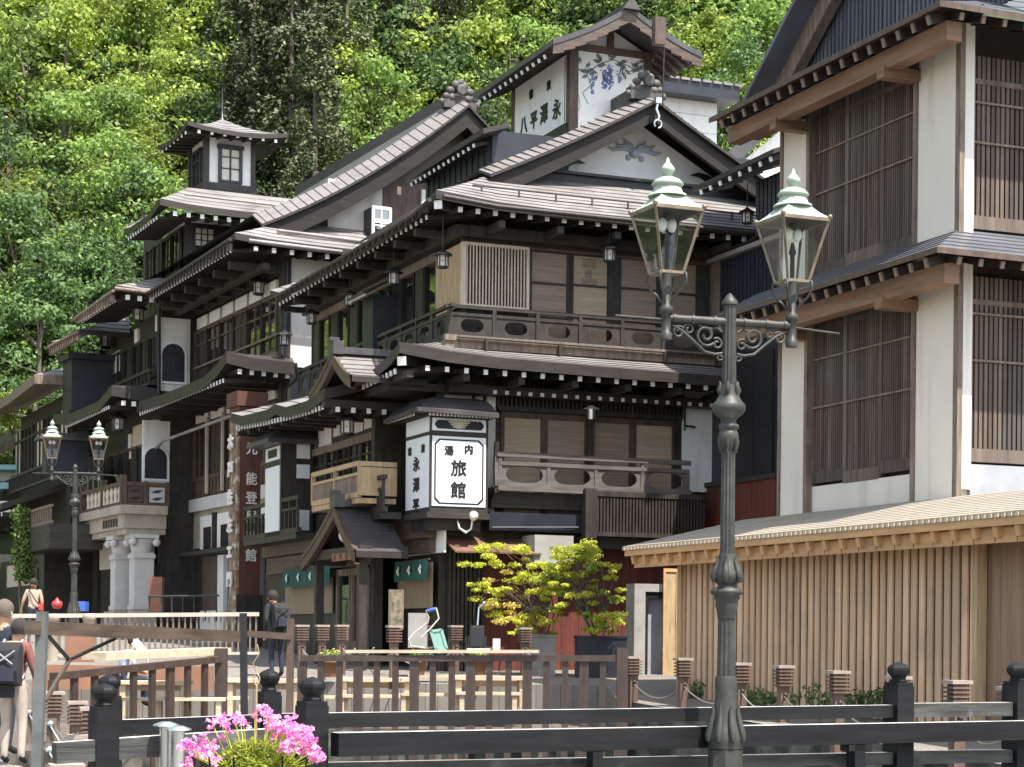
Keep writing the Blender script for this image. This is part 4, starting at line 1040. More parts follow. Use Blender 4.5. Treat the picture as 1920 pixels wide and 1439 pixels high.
# lower roof of block 3 behind
oB3 = [(-2.85, 16.0, 10.1), (-2.85, 15, 9.98), (-2.85, 11.8, 9.95), (-1.2, 11.8, 9.95)]
iB3 = [(-.9, 16.0, 10.9), (-.9, 15, 10.8), (-1.2, 13.2, 10.7), (-.9, 13.2, 10.7)]
rb3 = roof_sheet(oB3, iB3, .14, .02, 4, parent=nt)
mb = MB()
for i in range(12): mb.box(-2.95, -2.8, 11.9+i*.34, 11.95+i*.34, 9.62, 9.86)
mb.tube([(-2.93, 11.8, 9.86), (-2.93, 16, 9.92)], .05, 6); mb.build('gutter', M_['oldwood'], rb3)
NB('black_shutter_case', 'navy', [(-2.6, -1.2, 13.9, 15.2, 7.6, 9.5), (-2.75, -1.2, 13.7, 15.3, 9.3, 9.5), (-2.7, -1.2, 13.8, 15.3, 7.45, 7.6)])
NB('white_tip', 'cream', [(-2.5, -2.42, 13.78, 13.82, 7.36, 7.42)])
NB('wall', 'dark', [(-1.3, 6, 15.5, 16.2, -.3, 9.9)])
# second-floor roof of block 1, then of block 2
o21 = [(-1.95, 8.1, 7.3), (-1.95, 5, 7.2), (-1.95, 1, 7.22), (-1.95, -.2, 7.42), (-1.98, -1.15, 7.66), (-1.2, -1.15, 7.52), (-.1, -1.15, 7.48)]
i21 = [(-.1, 8.1, 7.85), (-.1, 5, 7.85), (-.1, 1.4, 7.85), (-.1, .8, 7.85), (-.1, .3, 7.85), (.0, .2, 7.85), (.3, .2, 7.85)]
r21 = roof_sheet(o21, i21, .3, .03, 5, ('roofdark', 'seam', 'fascia'), parent=nt, name='lower_roof')
rafters(r21, (-1.75, -1.08, 7.24), (-.1, -1.08, 7.2), (0, 1, 0), 5, .10, .12, 1.0, .05)
rafters(r21, (-1.9, -.7, 7.02), (-1.9, 8.0, 6.98), (1, 0, 0), 32, .06, .10, 1.2, .05)
NB('eave_bracket', 'dark', [(-1.6, 0, .2 + i*1.4, .36 + i*1.4, 6.92, 7.06) for i in range(6)] + [(-.16, 0, 0, 8.3, 7.08, 7.2)], r21)
mb = MB(); mb.tube([(-.05, -1.1, 7.5), (-.0, -1.1, 7.1), (-.05, -.3, 6.9), (-.05, -.2, 3)], .045, 8); mb.build('drainpipe', M_['dark'], nt)
mb = MB(); mb.tube([(-1.55, 7.6, 10.5), (-1.3, 8.0, 10.2), (-1.25, 8.1, 7.6)], .06, 8); mb.build('drainpipe', M_['navy'], nt)
mb = MB(); mb.tube([(0.02, -.12, 10.4), (0.02, -.12, 7.5)], .05, 8); mb.build('drainpipe', M_['navy'], nt)
o22 = [(-2.75, 16, 7.66), (-2.75, 14, 7.42), (-2.75, 9.6, 7.42), (-2.78, 7.8, 7.72), (-1.9, 7.8, 7.62), (-1.3, 7.8, 7.58)]
i22 = [(-1.1, 16, 8.0), (-1.1, 14, 8.0), (-1.1, 10, 8.0), (-1.1, 9, 8.0), (-1.0, 9, 8.0), (-.9, 9, 8.0)]
r22 = roof_sheet(o22, i22, .3, .03, 4, ('roofdark', 'seam', 'fascia'), parent=nt, name='lower_roof')
rafters(r22, (-2.55, 7.86, 7.30), (-1.3, 7.86, 7.28), (0, 1, 0), 4, .12, .14, 1.0, .05)
rafters(r22, (-2.7, 8.4, 7.2), (-2.7, 14.5, 7.14), (1, 0, 0), 22, .06, .10, 1.0, .05)
# second-floor windows of block 1
street_windows(FN, nt, -.05, .3, 8.2, 5, 5.0, 6.62, frame='brown', mull=2, every=4)
NB('window_post', 'cream', [(-.2, -.12, .3 + i*1.58 - .05, .3 + i*1.58 + .05, 4.5, 6.8) for i in range(1, 5)])
NB('wainscot', 'brown', [(-.07, .02, .1, 8.2, 4.4, 5.0)] + [(-.1, -.07, .3 + i*.4, .36 + i*.4, 4.4, 4.96) for i in range(20)])
NB('frieze_panel', 'plaster', [(-.08, .02, .4 + i*1.58 + .1, .4 + i*1.58 + 1.4, 6.74, 6.98) for i in range(5)])
mb = MB(); mb.tube([(-1.3, -.2, 6.2), (-1.3, 7.4, 6.1), (-1.3, 8.6, 5.85)], .05, 8); mb.build('awning_pole', M_['roof'], nt)
street_windows(FN, nt, -1.17, 8.5, 15.2, 6, 4.6, 6.2, frame='brown', pane='navy', every=3)
NB('frieze_panel', 'plaster', [(-1.2, -1.1, 8.4, 8.75, 6.0, 6.85), (-1.2, -1.1, 11.6, 11.95, 5.9, 6.7)]); NB('frieze_panel', 'cream', [(-1.19, -1.1, 8.9, 11.4, 6.2, 6.9)])
# stone string course and ground floor of block 1
M_['stone'] = mat('pale_brown_dressed_stone', (.36, .31, .245), .8, .15, 2.2, wear=((.27, .23, .18), 1.0, .55), bump=.1)
M_['stonewhite'] = mat('pale_grey_stone', (.50, .485, .46), .75, .1, 2.5, wear=((.38, .37, .35), .9, .6))
NB('string_course', 'stonewhite', [(-.22, 0, .0, 8.3, 4.02, 4.4)]); NB('stone_wall', 'stone', [(-.06, 0, .0, 8.3, 2.9, 4.02)])
for i in range(4):
    a = .7 + i*1.75
    NB('plaster_panel', 'plaster', [(-.1, -.02, a, a+1.5, 2.85, 3.85)])
    w = NB('low_window', 'dark', [(-.12, -.08, a+.35, a+1.0, 2.85, 3.5)])
    NB('grille', 'dark_h', [(-.15, -.12, a+.4+k*.14, a+.44+k*.14, 2.85, 3.5) for k in range(5)], w)
    NB('strut', 'dark', [(-.22, -.02, a-.18, a-.08, 2.8, 3.9)])
mb = MB(); mb.tube([(-.5, .0, 2.72), (-.5, 9.0, 2.68)], .08, 10); mb.build('pipe', M_['metal'], nt)
NB('shutter_wall', 'navy', [(-.1, .02, .1, 4.6, -.3, 2.6)] + [(-.13, -.1, .2 + i*.9, .24 + i*.9, -.3, 2.6) for i in range(5)])
NB('white_pier', 'plaster', [(-.2, -.02, 4.7, 5.3, -.3, 2.6)]); NB('brown_door', 'brown', [(-.15, -.02, 5.5, 7.0, 1.0, 2.6)]); NB('white_dado', 'plaster', [(-.16, -.02, 5.5, 7.2, -.3, .98)])
# stone balcony on two columns
bc = empty('stone_balcony', (0, 0, 0)); bc.parent = nt
byA = 7.45; bx0 = FN.F(231, 950, byA)[0]; bx1 = FN.F(313, 950, byA)[0]; byB = 12.6
zt_ = FN.F(232, 948, byA)[1]
def ledge(mb, g, z0, z1): mb.box(bx0-g, bx1, byA-g, byB+g, z0, z1)
mb = MB(); ledge(mb, .10, zt_-.24, zt_+.02); ledge(mb, -.06, zt_-.66, zt_-.24); ledge(mb, -.14, zt_-.84, zt_-.66)
mb.build('slab', M_['stone'], bc)
mb = MB()
for i in range(6): mb.box(bx0+.03, bx0+.06, byA+.9+i*.32, byA+1.05+i*.32, zt_-.58, zt_-.34)
mb.build('slot_ornament', M_['dark'], bc)
rl = empty('balustrade', (0, 0, 0)); rl.parent = bc
zr = FN.F(232, 903, byA)[1]
mb = MB(); mb.box(bx0-.08, bx0+.06, byA, byB, zr-.12, zr); mb.box(bx0, bx1, byA-.06, byA+.06, zr-.12, zr); mb.box(bx0-.06, bx0+.04, byA, byB, zt_, zt_+.1); mb.box(bx0, bx1, byA-.05, byA+.05, zt_, zt_+.1)
for yy in (byA, byA+2.4, byB): mb.box(bx0-.1, bx0+.08, yy-.09, yy+.09, zt_, zr+.2)
for xx in ((bx0+bx1)/2, bx1): mb.box(xx-.06, xx+.06, byA-.07, byA+.07, zt_, zr+.02)
mb.prism([(byA-.1, zr), (byA+.5, zr), (byA+.9, zr+.28), (byA+.4, zr+.12)], 'x', bx0-.06, bx0+.04)
mb.build('rail', M_['brown'], rl)
for i in range(9):
    yy = byA + .3 + i*.5
    mb = MB(); mb.prism([(yy-.16, zt_+.12), (yy+.16, zt_+.12), (yy+.1, zt_+.3), (yy+.19, zt_+.45), (yy+.06, zt_+.6), (yy+.16, zr-.14), (yy-.16, zr-.14), (yy-.06, zt_+.6), (yy-.19, zt_+.45), (yy-.1, zt_+.3)], 'x', bx0-.05, bx0); mb.build('carved_panel', M_['cream'], rl)
for k in range(2):
    xa = bx0 + .12 + k*(bx1-bx0)/2; xb = xa + (bx1-bx0)/2 - .2
    mb = MB(); mb.box(xa, xb, byA-.02, byA+.02, zt_+.12, zr-.14); p = mb.build('panel', M_[('brown', 'stonewhite')[k]], rl)
    mb = MB()
    for q in range(3): mb.prism([(xa+.05, zt_+.2+q*.22), (xb-.2, zt_+.18+q*.22), (xb-.05, zt_+.28+q*.22), (xa+.2, zt_+.27+q*.22)], 'y', byA-.035, byA-.02)
    mb.build('cloud_carving', M_['navy'], p)
for cx, cy in ((bx0+.48, byA+1.9), (FN.F(271, 1060, byA+.1)[0], byA+.45)):
    co = empty('column', (0, 0, 0)); co.parent = bc
    zc_ = zt_ - .84
    NB('shaft', 'stonewhite', [(cx-.30, cx+.30, cy-.30, cy+.30, 1.0, zc_-.55), (cx-.34, cx+.34, cy-.34, cy+.34, 1.0, 1.12), (cx-.34, cx+.34, cy-.34, cy+.34, zc_-.72, zc_-.6)], co)
    NB('base', 'stone', [(cx-.33, cx+.33, cy-.33, cy+.33, -.5, .98)], co)
    mb = MB(); mb.box(cx-.42, cx+.42, cy-.42, cy+.42, zc_-.12, zc_+.0)
    mb.lathe([(.30, zc_-.58), (.33, zc_-.45), (.36, zc_-.3), (.46, zc_-.14)], (cx, cy, 0), 8, rot=pi/8)
    for dx in (-.36, .36):
        for dy in (-.36, .36): mb.ball((cx+dx, cy+dy, zc_-.24), .13, 8)
    mb.build('capital', M_['stonewhite'], co)
NB('shop_front', 'dark', [(-1.3, -1.1, 8.4, 15, -.3, 2.4)]); NB('plaster_panel', 'plaster', [(-1.35, -1.2, 8.6, 15, 2.4, 3.3), (-1.34, -1.28, 11.6, 12.0, -.2, 2.3), (-1.34, -1.28, 13.8, 14.4, -.2, 1.0)])
NB('white_dado', 'stonewhite', [(-1.36, -1.3, 12.2, 13.6, -.2, 1.1)])
# third roof (lookout base) and the turret
lk = empty('lookout', (0, 0, 0)); lk.parent = nt
oT = [(-1.65, 11.0, 13.12), (-1.65, 10.2, 13.02), (-1.65, 8, 13.0), (-1.68, 6.6, 13.22), (-.9, 6.6, 13.14), (.2, 6.6, 13.1), (4.5, 6.6, 13.08)]
iT = [(.0, 11.0, 14.3), (.0, 10.4, 14.3), (.0, 9.9, 14.3), (-.1, 9.2, 14.25), (.0, 9.2, 14.25), (.4, 9.2, 14.25), (4.5, 9.2, 14.25)]
rt = roof_sheet(oT, iT, .18, .03, 5, parent=lk)
rafters(rt, (-1.4, 6.68, 12.92), (3.2, 6.68, 12.86), (0, 1, 0), 11, .11, .13, 1.0, .1)
rafters(rt, (-1.6, 7.2, 12.84), (-1.6, 10.8, 12.80), (1, 0, 0), 12, .07, .09, 1.0, .1)
mb = MB(); mb.tube([(-.7, 7.4, 13.62), (4, 7.4, 13.56)], .04, 6); mb.build('snow_guard', M_['roof'], rt)
NB('wall', 'dark', [(-.35, 6, 8.4, 13.5, 9.5, 13.3)], lk)
NB('plaster_band', 'plaster', [(-.2, 1.25, 8.36, 8.4, 13.0, 13.2), (-.38, -.35, 8.6, 11, 12.95, 13.15)], lk)
w = NB('window', 'paper', [(-.1, .5, 8.33, 8.38, 12.28, 12.84)], lk)
NB('glazing_bar', 'navy', [(-.1 + k*.2 - .018, -.1 + k*.2 + .018, 8.31, 8.34, 12.28, 12.84) for k in range(4)] + [(-.1, .5, 8.305, 8.335, 12.28 + k*.187 - .015, 12.28 + k*.187 + .015) for k in range(4)], w)
street_windows(FN, lk, -.4, 8.8, 12.8, 4, 11.4, 12.85)
mb = MB(); mb.tube([(-.6, 8.5, 11.5), (-.6, 13, 11.4)], .03, 6)
for i in range(5): mb.tube([(-.6, 8.6+i, 10.8), (-.6, 8.6+i, 11.5)], .02, 6)
mb.build('handrail', M_['metal'], lk)
tx, ty = .62, 9.6; tw, tdp = 1.52, 1.7; z0, z1 = 14.42, 16.02
tt = empty('turret', (0, 0, 0)); tt.parent = lk
NB('wall', 'white', [(tx, tx+tw, ty, ty+tdp, z0, z1)], tt)
NB('frame', 'dark', [(tx-.1, tx+.08, ty-.06, ty+.1, z0, z1), (tx+tw-.06, tx+tw+.08, ty-.06, ty+.1, z0, z1), (tx-.1, tx+.06, ty+tdp-.1, ty+tdp+.06, z0, z1), (tx-.14, tx+tw+.12, ty-.1, ty+tdp, z0-.1, z0+.16)], tt)
wx0, wx1 = tx+.44, tx+tw-.42
w = NB('window', 'paper', [(wx0, wx1, ty-.04, ty+.02, z0+.25, z1-.35)], tt)
NB('window_frame', 'navy', [(wx0-.06, wx0+.04, ty-.1, ty, z0+.2, z1-.22), (wx1-.04, wx1+.06, ty-.1, ty, z0+.2, z1-.22), (wx0-.1, wx1+.1, ty-.12, ty, z1-.32, z1-.2), (wx0, wx1, ty-.09, ty, z0+.2, z0+.28), ((wx0+wx1)/2-.025, (wx0+wx1)/2+.025, ty-.08, ty-.03, z0+.2, z1-.3)] + [(wx0, wx1, ty-.075, ty-.03, z0+.28+k*.36, z0+.31+k*.36) for k in range(1, 5)], w)
w = NB('window', 'pane', [(tx-.04, tx+.02, ty+.45, ty+1.3, z0+.25, z1-.35)], tt)
NB('window_frame', 'navy', [(tx-.1, tx, ty+.4, ty+.5, z0+.2, z1-.25), (tx-.1, tx, ty+1.25, ty+1.35, z0+.2, z1-.25), (tx-.1, tx, ty+.4, ty+1.35, z1-.35, z1-.25), (tx-.08, tx, ty+.85, ty+.9, z0+.2, z1-.3), (tx-.08, tx, ty+.45, ty+1.3, z0+.95, z0+1.0)], w)
g = .88; hz = 16.14; cx, cy = tx+tw/2, ty+tdp/2
co_ = [(tx-g, ty-g), (tx+tw+g, ty-g), (tx+tw+g, ty+tdp+g), (tx-g, ty+tdp+g)]
ring = []
for i in range(4):
    a, b = co_[i], co_[(i+1) % 4]
    for k in range(6): t = k/6; ring.append((a[0]+(b[0]-a[0])*t, a[1]+(b[1]-a[1])*t, hz-.1 + .16*(2*abs(t-.5))**2.2))
ring.append(ring[0])
tr = roof_sheet(ring, [(cx + (p[0]-cx)*.04, cy + (p[1]-cy)*.04, 16.82) for p in ring], .12, .12, 7, parent=tt, ends=False)
rafters(tr, (tx-.7, ty-g+.04, hz-.16), (tx+tw+.7, ty-g+.04, hz-.16), (0, 1, 0), 7, .08, .09, .8, .08)
rafters(tr, (tx-g+.04, ty-.7, hz-.16), (tx-g+.04, ty+tdp+.7, hz-.16), (1, 0, 0), 7, .08, .09, .8, .08)
mb = MB(); mb.lathe([(.10, 0), (.08, .1), (.035, .14), (.022, .5), (.014, .9), (.006, 1.15)], (cx, cy, 16.76), 8); mb.build('finial', M_['roofdark'], tr)
# carved name pillar standing in front
pl = empty('name_pillar', FN.world(-1.40, -1.2, 0), FN.a)
tag(pl, 'tall red-brown square pillar with carved white lettering in front of the turret inn', 'pillar')
ph_ = 6.1
M_['pillar'] = mat('red_brown_paint', (.095, .036, .024), .6, .2, 2, (4, 4, .5))
mb = MB(); mb.box(-.28, .28, -.28, .4, .9, ph_); mb.box(-.34, .34, -.34, .46, ph_, ph_+.12); mb.box(-.42, .42, -.42, .52, ph_+.12, ph_+.5)
mb.build('shaft', M_['pillar'], pl)
mb = MB(); mb.box(-.36, .36, -.36, .46, -.3, 1.3); mb.build('plinth', M_['dark'], pl)
M_['bark'] = mat('peeling_carved_timber', (.17, .115, .07), .85, .4, 6, (2, 2, 1), bump=.4, wear=((.46, .41, .33), 4.5, .52))
mb = MB()
rnd = random.Random(9)
zz = -.2; L_ = []
while zz < ph_: L_.append((zz, .26 + rnd.uniform(-.04, .06), .31 + rnd.uniform(-.05, .05))); zz += .22
n = len(L_)
mb.add([p for z, w_, d in L_ for p in ((-.285-d*.25, -.27, z), (-.285-d*.4, 0, z), (-.285-d*.25, .38, z))], [(3*i+k, 3*i+3+k, 3*i+4+k, 3*i+1+k) for i in range(n-1) for k in (0, 1)], 0)
mb.add([p for z, w_, d in L_ for p in ((-.285, -.27, z), (-.285-d*.25, -.27, z))], [(2*i, 2*i+1, 2*i+3, 2*i+2) for i in range(n-1)], 0)
bf_ = mb.build('carved_board', M_['bark'], pl)
for i, ch in enumerate('木戸佐左エ門'): glyph(ch, .58, bf_, (-.44, .06, 5.3 - i*.72), 's', M_['plaster'], .03, 1.1, depth=.02)
for i, ch in enumerate('湯元能登屋旅館'):
    z = 5.62 - i*.50 - (.28 if i > 1 else 0); glyph(ch, .50, pl, (.03, -.295, z), 'f', M_['plaster'], .008, .9, depth=.012)
# lanterns
for px, py, d, lab, s_ in ((485, 540, 54.5, 'black lantern hanging above the upper windows of the turret inn', 1.3), (533, 637, 53, 'black lantern on a long cord against the white end wall', 1.1), (258, 590, 61, 'pale lantern under the eave above the upper arched window', 1.5),
        (198, 640, 66, 'pale lantern under the far roof beside the black shutter case', 1.6), (221, 795, 61, 'pale lantern hanging above the stone balcony', 1.5), (155, 822, 68, 'pale lantern behind the twin street lamp heads', 1.5)):
    put_lantern(px, py, d, lab, 1.3 if px == 533 else .8, s_)
# little roofed box at the foot of the pillar, grey steel railing and red-brown post box stand by the inn
sb_ = empty('roofed_notice_box', FN.world(.1, -2.2, 0), FN.a); tag(sb_, 'small black roofed notice box between the name pillar and the green curtain', 'notice box')
mb = MB(); mb.add([(-.7, -.4, 2.05), (.9, -.4, 2.35), (.9, .5, 2.35), (-.7, .5, 2.05), (-.7, -.4, 1.97), (.9, -.4, 2.27), (.9, .5, 2.27), (-.7, .5, 1.97)], [(0, 1, 2, 3), (7, 6, 5, 4), (0, 4, 5, 1), (1, 5, 6, 2), (2, 6, 7, 3), (3, 7, 4, 0)]); mb.build('roof', M_['roofdark'], sb_)
NB('box', 'dark', [(-.35, .7, -.2, .4, .0, 2.0)], sb_); NB('board', 'stonewhite', [(-.25, .2, -.23, -.2, .7, 1.4)], sb_)
# ================================================================ building with white pillars and slatted screens (right)
FR = Frame((6.541, 29.3, gz(29.3)), .3877)
rb = FR.empty('slatted_building')
tag(rb, 'tall building on the right with cream pillars and brown slatted screens', 'building')
def B(name, m, boxes, parent):
    if name in SPLIT and len(boxes) > 1:
        for b in boxes: r = B(name, m, [b], parent)
        return r
    mb = MB()
    for b in boxes: mb.box(*b)
    return mb.build(name, M_[m] if isinstance(m, str) else m, parent)
M_['pillarplaster'] = mat('cream_white_plaster', (.70, .64, .55), .85, .05, .8, wear=((.56, .50, .42), 1.0, .55, (2.5, 2.5, .3)))
M_['slat'] = mat('weathered_brown_slats', (.086, .062, .048), .75, .45, 1.4, (7, 7, .35), bump=.2, wear=((.10, .088, .078), .5, .5), island=.4)
M_['slatgap'] = mat('dark_recess', (.028, .022, .02), .8, .3)
M_['warmwood'] = mat('red_brown_eave_timber', (.20, .115, .07), .6, .3, 2.0, (.5, .5, 5), bump=.1)
M_['darkroof2'] = mat('blue_grey_metal_roof', (.10, .105, .125), .38, .2, 1.2)
B('wall', 'slatgap', [(.3, 8, .3, 5.2, -.3, 10.6)], rb)
B('corner_pillar', 'pillarplaster', [(0, .3, .06, 1.03, -.3, 10.5)], rb); B('rear_pillar', 'pillarplaster', [(0, .3, 4.35, 5.12, -.3, 10.45)], rb)
B('pillar_edge', 'oldwood', [(-.02, .25, 5.125, 5.22, -.3, 10.45), (-.03, .3, 1.04, 1.13, 3.0, 10.4), (-.02, .25, 4.24, 4.34, 3.0, 10.4)], rb)
def screen(axis, a0, a1, z0, z1, n, off, nb, parent, rails_=(.38, .66), zig=True):
    e = empty('slatted_screen', (0, 0, 0)); e.parent = parent
    rnd = random.Random(int(a0*10 + z0))
    mb = MB()
    def bx(m_, u0, u1, d0, d1, w0, w1):
        if axis == 's': m_.box(d0, d1, u0, u1, w0, w1)
        else: m_.box(u0, u1, d0, d1, w0, w1)
    for i in range(n):
        u = a0 + (a1-a0)*(i+.5)/n; bx(mb, u-(a1-a0)/n*.33, u+(a1-a0)/n*.33, off, off+.05, z0+.16, z1)
    mb.build('slats', M_['slat'], e)
    mb = MB()
    for k in range(nb+1):
        u = a0 + (a1-a0)*k/nb; bx(mb, u-.05, u+.05, off-.02, off+.07, z0, z1)
    for k in range(nb):
        u0, u1 = a0 + (a1-a0)*k/nb, a0 + (a1-a0)*(k+1)/nb; dz = rnd.uniform(-.04, .04)
        bx(mb, u0, u1, off-.03, off+.06, z0+dz, z0+.2+dz); bx(mb, u0, u1, off-.01, off+.08, z1-.42, z1-.34)
    mb.build('frame', M_['slat'], e)
    for t in rails_:
        mb = MB(); bx(mb, a0, a1, off-.035, off-.005, z0+(z1-z0)*t-.016, z0+(z1-z0)*t+.016); mb.build('cross_rail', M_['oldwood'], e)
    B('backing', 'slatgap', [(off+.12, off+.16, a0, a1, z0, z1)] if axis == 's' else [(a0, a1, off+.12, off+.16, z0, z1)], e)
    return e
screen('s', 1.13, 4.3, 7.25, 10.25, 50, .12, 3, rb, (.46, .69)); screen('s', 1.13, 4.3, 3.75, 6.75, 50, .12, 3, rb, (.43, .70))
B('low_wall', 'pillarplaster', [(.1, .3, 1.03, 4.35, -.3, 3.72)], rb)
screen('f', .30, 1.6, 7.3, 9.9, 15, .08, 1, rb, (.5, .73)); screen('f', 1.62, 3.0, 7.3, 9.9, 15, .08, 1, rb, (.5, .73))
screen('f', .30, 1.6, 3.8, 6.6, 15, .08, 1, rb, (.55, .80)); screen('f', 1.62, 3.0, 3.8, 6.6, 15, .08, 1, rb, (.55, .80))
B('corner_post', 'oldwood', [(.0, .09, -.06, .055, 3.0, 10.4)], rb); B('front_wall', 'plaster', [(.11, .28, -.02, .06, 3.4, 10.4)], rb)
M_['greypl'] = mat('stained_grey_plaster', (.30, .31, .33), .85, .15, 1.6, wear=((.42, .42, .43), .9, .5))
B('stained_wall', 'greypl', [(.28, 5, .0, .1, -.3, 3.78)], rb)
def tiled_roof(outer, inner, parent, th=.1, mats=('darkroof2', 'seam', 'brown')): return roof_sheet(outer, inner, th, .0, 6, mats, parent=parent)
for ze, zi, xi in ((10.25, 11.0, .95), (6.74, 7.28, .1)):
    o_ = [(-.95, 6.1, ze), (-.95, 2, ze), (-.95, -.9, ze), (2, -.9, ze-.02), (6, -.9, ze-.02)]
    i_ = [(xi, 6.1, zi), (xi, 3, zi), (xi, .1, zi), (2, .1, zi), (6, .1, zi)]
    if ze > 8: i_ = [(xi, 6.1, zi), (xi, 3, zi), (xi, .95, zi), (1.6, 3.2, 12.2), (6, 3.2, 12.2)]
    r = tiled_roof(o_, i_, rb, .07)
    rafters(r, (-.9, -.7, ze-.09), (-.9, 5.95, ze-.09), (1, 0, 0), 17, .07, .13, 1.0, .3, 'warmwood' if False else 'oldwood')
    rafters(r, (-.7, -.84, ze-.09), (6, -.84, ze-.11), (0, 1, 0), 18, .06, .10, .9, .3, 'oldwood')
    B('purlin', 'warmwood', [(-.62, -.36, -.6, 6.0, ze-.42, ze-.14)], r)
    B('bracket', 'warmwood', [(-.66, 0, y-.1, y+.1, ze-.55, ze-.38) for y in (1.08, 4.36)] + [(-.6, -.3, y-.07, y+.07, ze-.5, ze-.1) for y in (1.08, 4.36)], r)
    B('soffit', 'warmwood', [(-.3, .0, 4.4, 6.0, ze-.3, ze-.24)], r)
g = empty('gable', (0, 0, 0)); g.parent = rb
pts = [(6.9, 10.9), (3.0, 13.7), (-1.0, 13.7), (-1.0, 10.9)]
mb = MB(); mb.prism(pts, 'x', 1.0, 1.1); mb.build('gable_wall', M_['slatgap'], g)
mb = MB()
for i in range(58):
    y = 6.7 - i*.125; zt = min(13.7, 10.9 + (6.9-y)*.718)
    mb.box(.93, 1.0, y-.035, y+.035, 10.8, zt)
M_['greyslat'] = mat('blue_grey_slats', (.075, .08, .092), .6, .35, 1.5, (6, 6, .4))
mb.build('slats', M_['greyslat'], g)
mb = MB(); mb.beam((.75, 7.3, 10.55), (.75, 2.6, 13.95), .5, .2, 0, up=(1, 0, 0)); mb.build('verge_board', M_['oldwood'], g)
mb = MB(); mb.beam((.62, 7.6, 10.5), (.62, 2.6, 14.1), .8, .08, 0, up=(0, 0, 1)); mb.build('verge_roof', M_['darkroof2'], g)
# ================================================================ pale timber-fenced shed in front of it
sh = FR.empty('timber_fenced_shed')
tag(sh, 'new pale timber fence wall with a low lean-to roof at right', 'shed')
M_['fence'] = mat('new_cedar_boards', (.58, .39, .245), .65, .22, 1.3, (6, 6, .35), bump=.15, wear=((.47, .33, .22), .7, .5), island=.15)
M_['fence2'] = mat('new_cedar_boards_pale', (.63, .43, .275), .65, .2, 1.5, (6, 6, .35), bump=.15, wear=((.47, .33, .21), .8, .52), island=.13)
mb = MB(); rnd = random.Random(4)
y = 5.5; k = 0; xF = -1.7
while y > -2.95:
    w = (.125 if k % 2 == 0 else .075) + rnd.uniform(-.008, .008)
    d = 0 if k % 2 == 0 else .045
    mb.box(xF+d, xF+d+.03, y-w, y, .02, 2.62, rnd.choice((0, 0, 1))); y -= w; k += 1
mb.build('board_fence', [M_['fence'], M_['fence2']], sh)
B('backing', 'brown', [(xF+.07, xF+.1, -2.95, 5.5, .0, 2.6)], sh)
B('corner_post', 'palewood', [(xF-.05, xF+.1, 5.42, 5.56, -.1, 2.65), (xF-.05, xF+.1, -3.06, -2.95, -.1, 2.7), (xF, .2, 5.5, 5.54, 0, 2.55)], sh)
M_['brownboard'] = mat('brown_boards', (.24, .155, .10), .65, .25, 1.2, (6, 6, .35))
B('dark_boards', 'brownboard', [(xF+.12, xF+.15, -2.9-i*.22, -2.9-i*.22-.213, .0, 2.6) for i in range(14)], sh)
M_['shingle'] = mat('pale_grey_shingle', (.29, .255, .205), .7, .12, 2.0)
rs = roof_sheet([(-2.42, 6.35, 2.72), (-2.42, -6.5, 2.72)], [(.0, 6.35, 3.28), (.0, -6.5, 3.28)], .05, 0, 12, ('shingle', 'shingle', 'palewood'), parent=sh, step=.008)
M_['warmpale'] = mat('orange_pale_timber', (.50, .295, .14), .6, .2, 1.5, (.6, .6, 5), island=.12)
B('eave_board', 'warmpale', [(-2.40, -2.34, -6.5, 6.3, 2.56, 2.66), (-2.12, -1.95, -6.5, 6.2, 2.50, 2.62)], rs)
B('eave_blocks', 'warmpale', [(-2.26, -2.20, 6.2-i*.45-.425, 6.2-i*.45, 2.36, 2.55) for i in range(28)], rs)
B('shingle_edge', 'cream', [(-2.44, -2.36, 6.3-i*.135, 6.3-i*.135-.07, 2.66, 2.705) for i in range(94)], rs)
link_me = None
mb = MB(); mb.box(-.045, .045, -.0, 1.05, -.14, 0); rme = mb.mesh('rafter', [M_['warmpale']])
for i in range(28):
    o = link('rafter', rme, rs); o.location = (-2.36, 6.1 - i*.45, 2.56); o.rotation_euler = (.225, 0, -pi/2)
# red boards at the left of the shed, pale plank door and grey doorway
dw = FM.empty('grey_doorway', 3.5, -2.0, .05); tag(dw, 'grey concrete doorway left of the pale timber fence', 'doorway')
B('frame', 'concrete', [(-.55, -.30, -.1, .3, -.3, 1.78), (.5, .62, -.1, .3, -.3, 1.78), (-.3, .5, -.1, .3, 1.62, 1.78)], dw)
B('jamb', 'black', [(-.3, -.22, -.06, .2, -.3, 1.62), (-.3, .5, -.06, .2, 1.5, 1.615)], dw)
B('door', 'greypl', [(-.22, .5, .1, .16, -.3, 1.5)], dw)
pd = FM.empty('plank_panel', 3.72, -2.2, 0); tag(pd, 'narrow upright pale wooden panel leaning in front of the grey doorway', 'panel')
B('panel', 'palewood', [(-.15, .15, 0, .05, -.2, 2.13)], pd)
B('frame', 'warmpale', [(-.17, -.12, -.02, .0, -.2, 2.15), (.12, .17, -.02, .0, -.2, 2.15), (-.12, .12, -.02, .0, 2.08, 2.15)], pd)
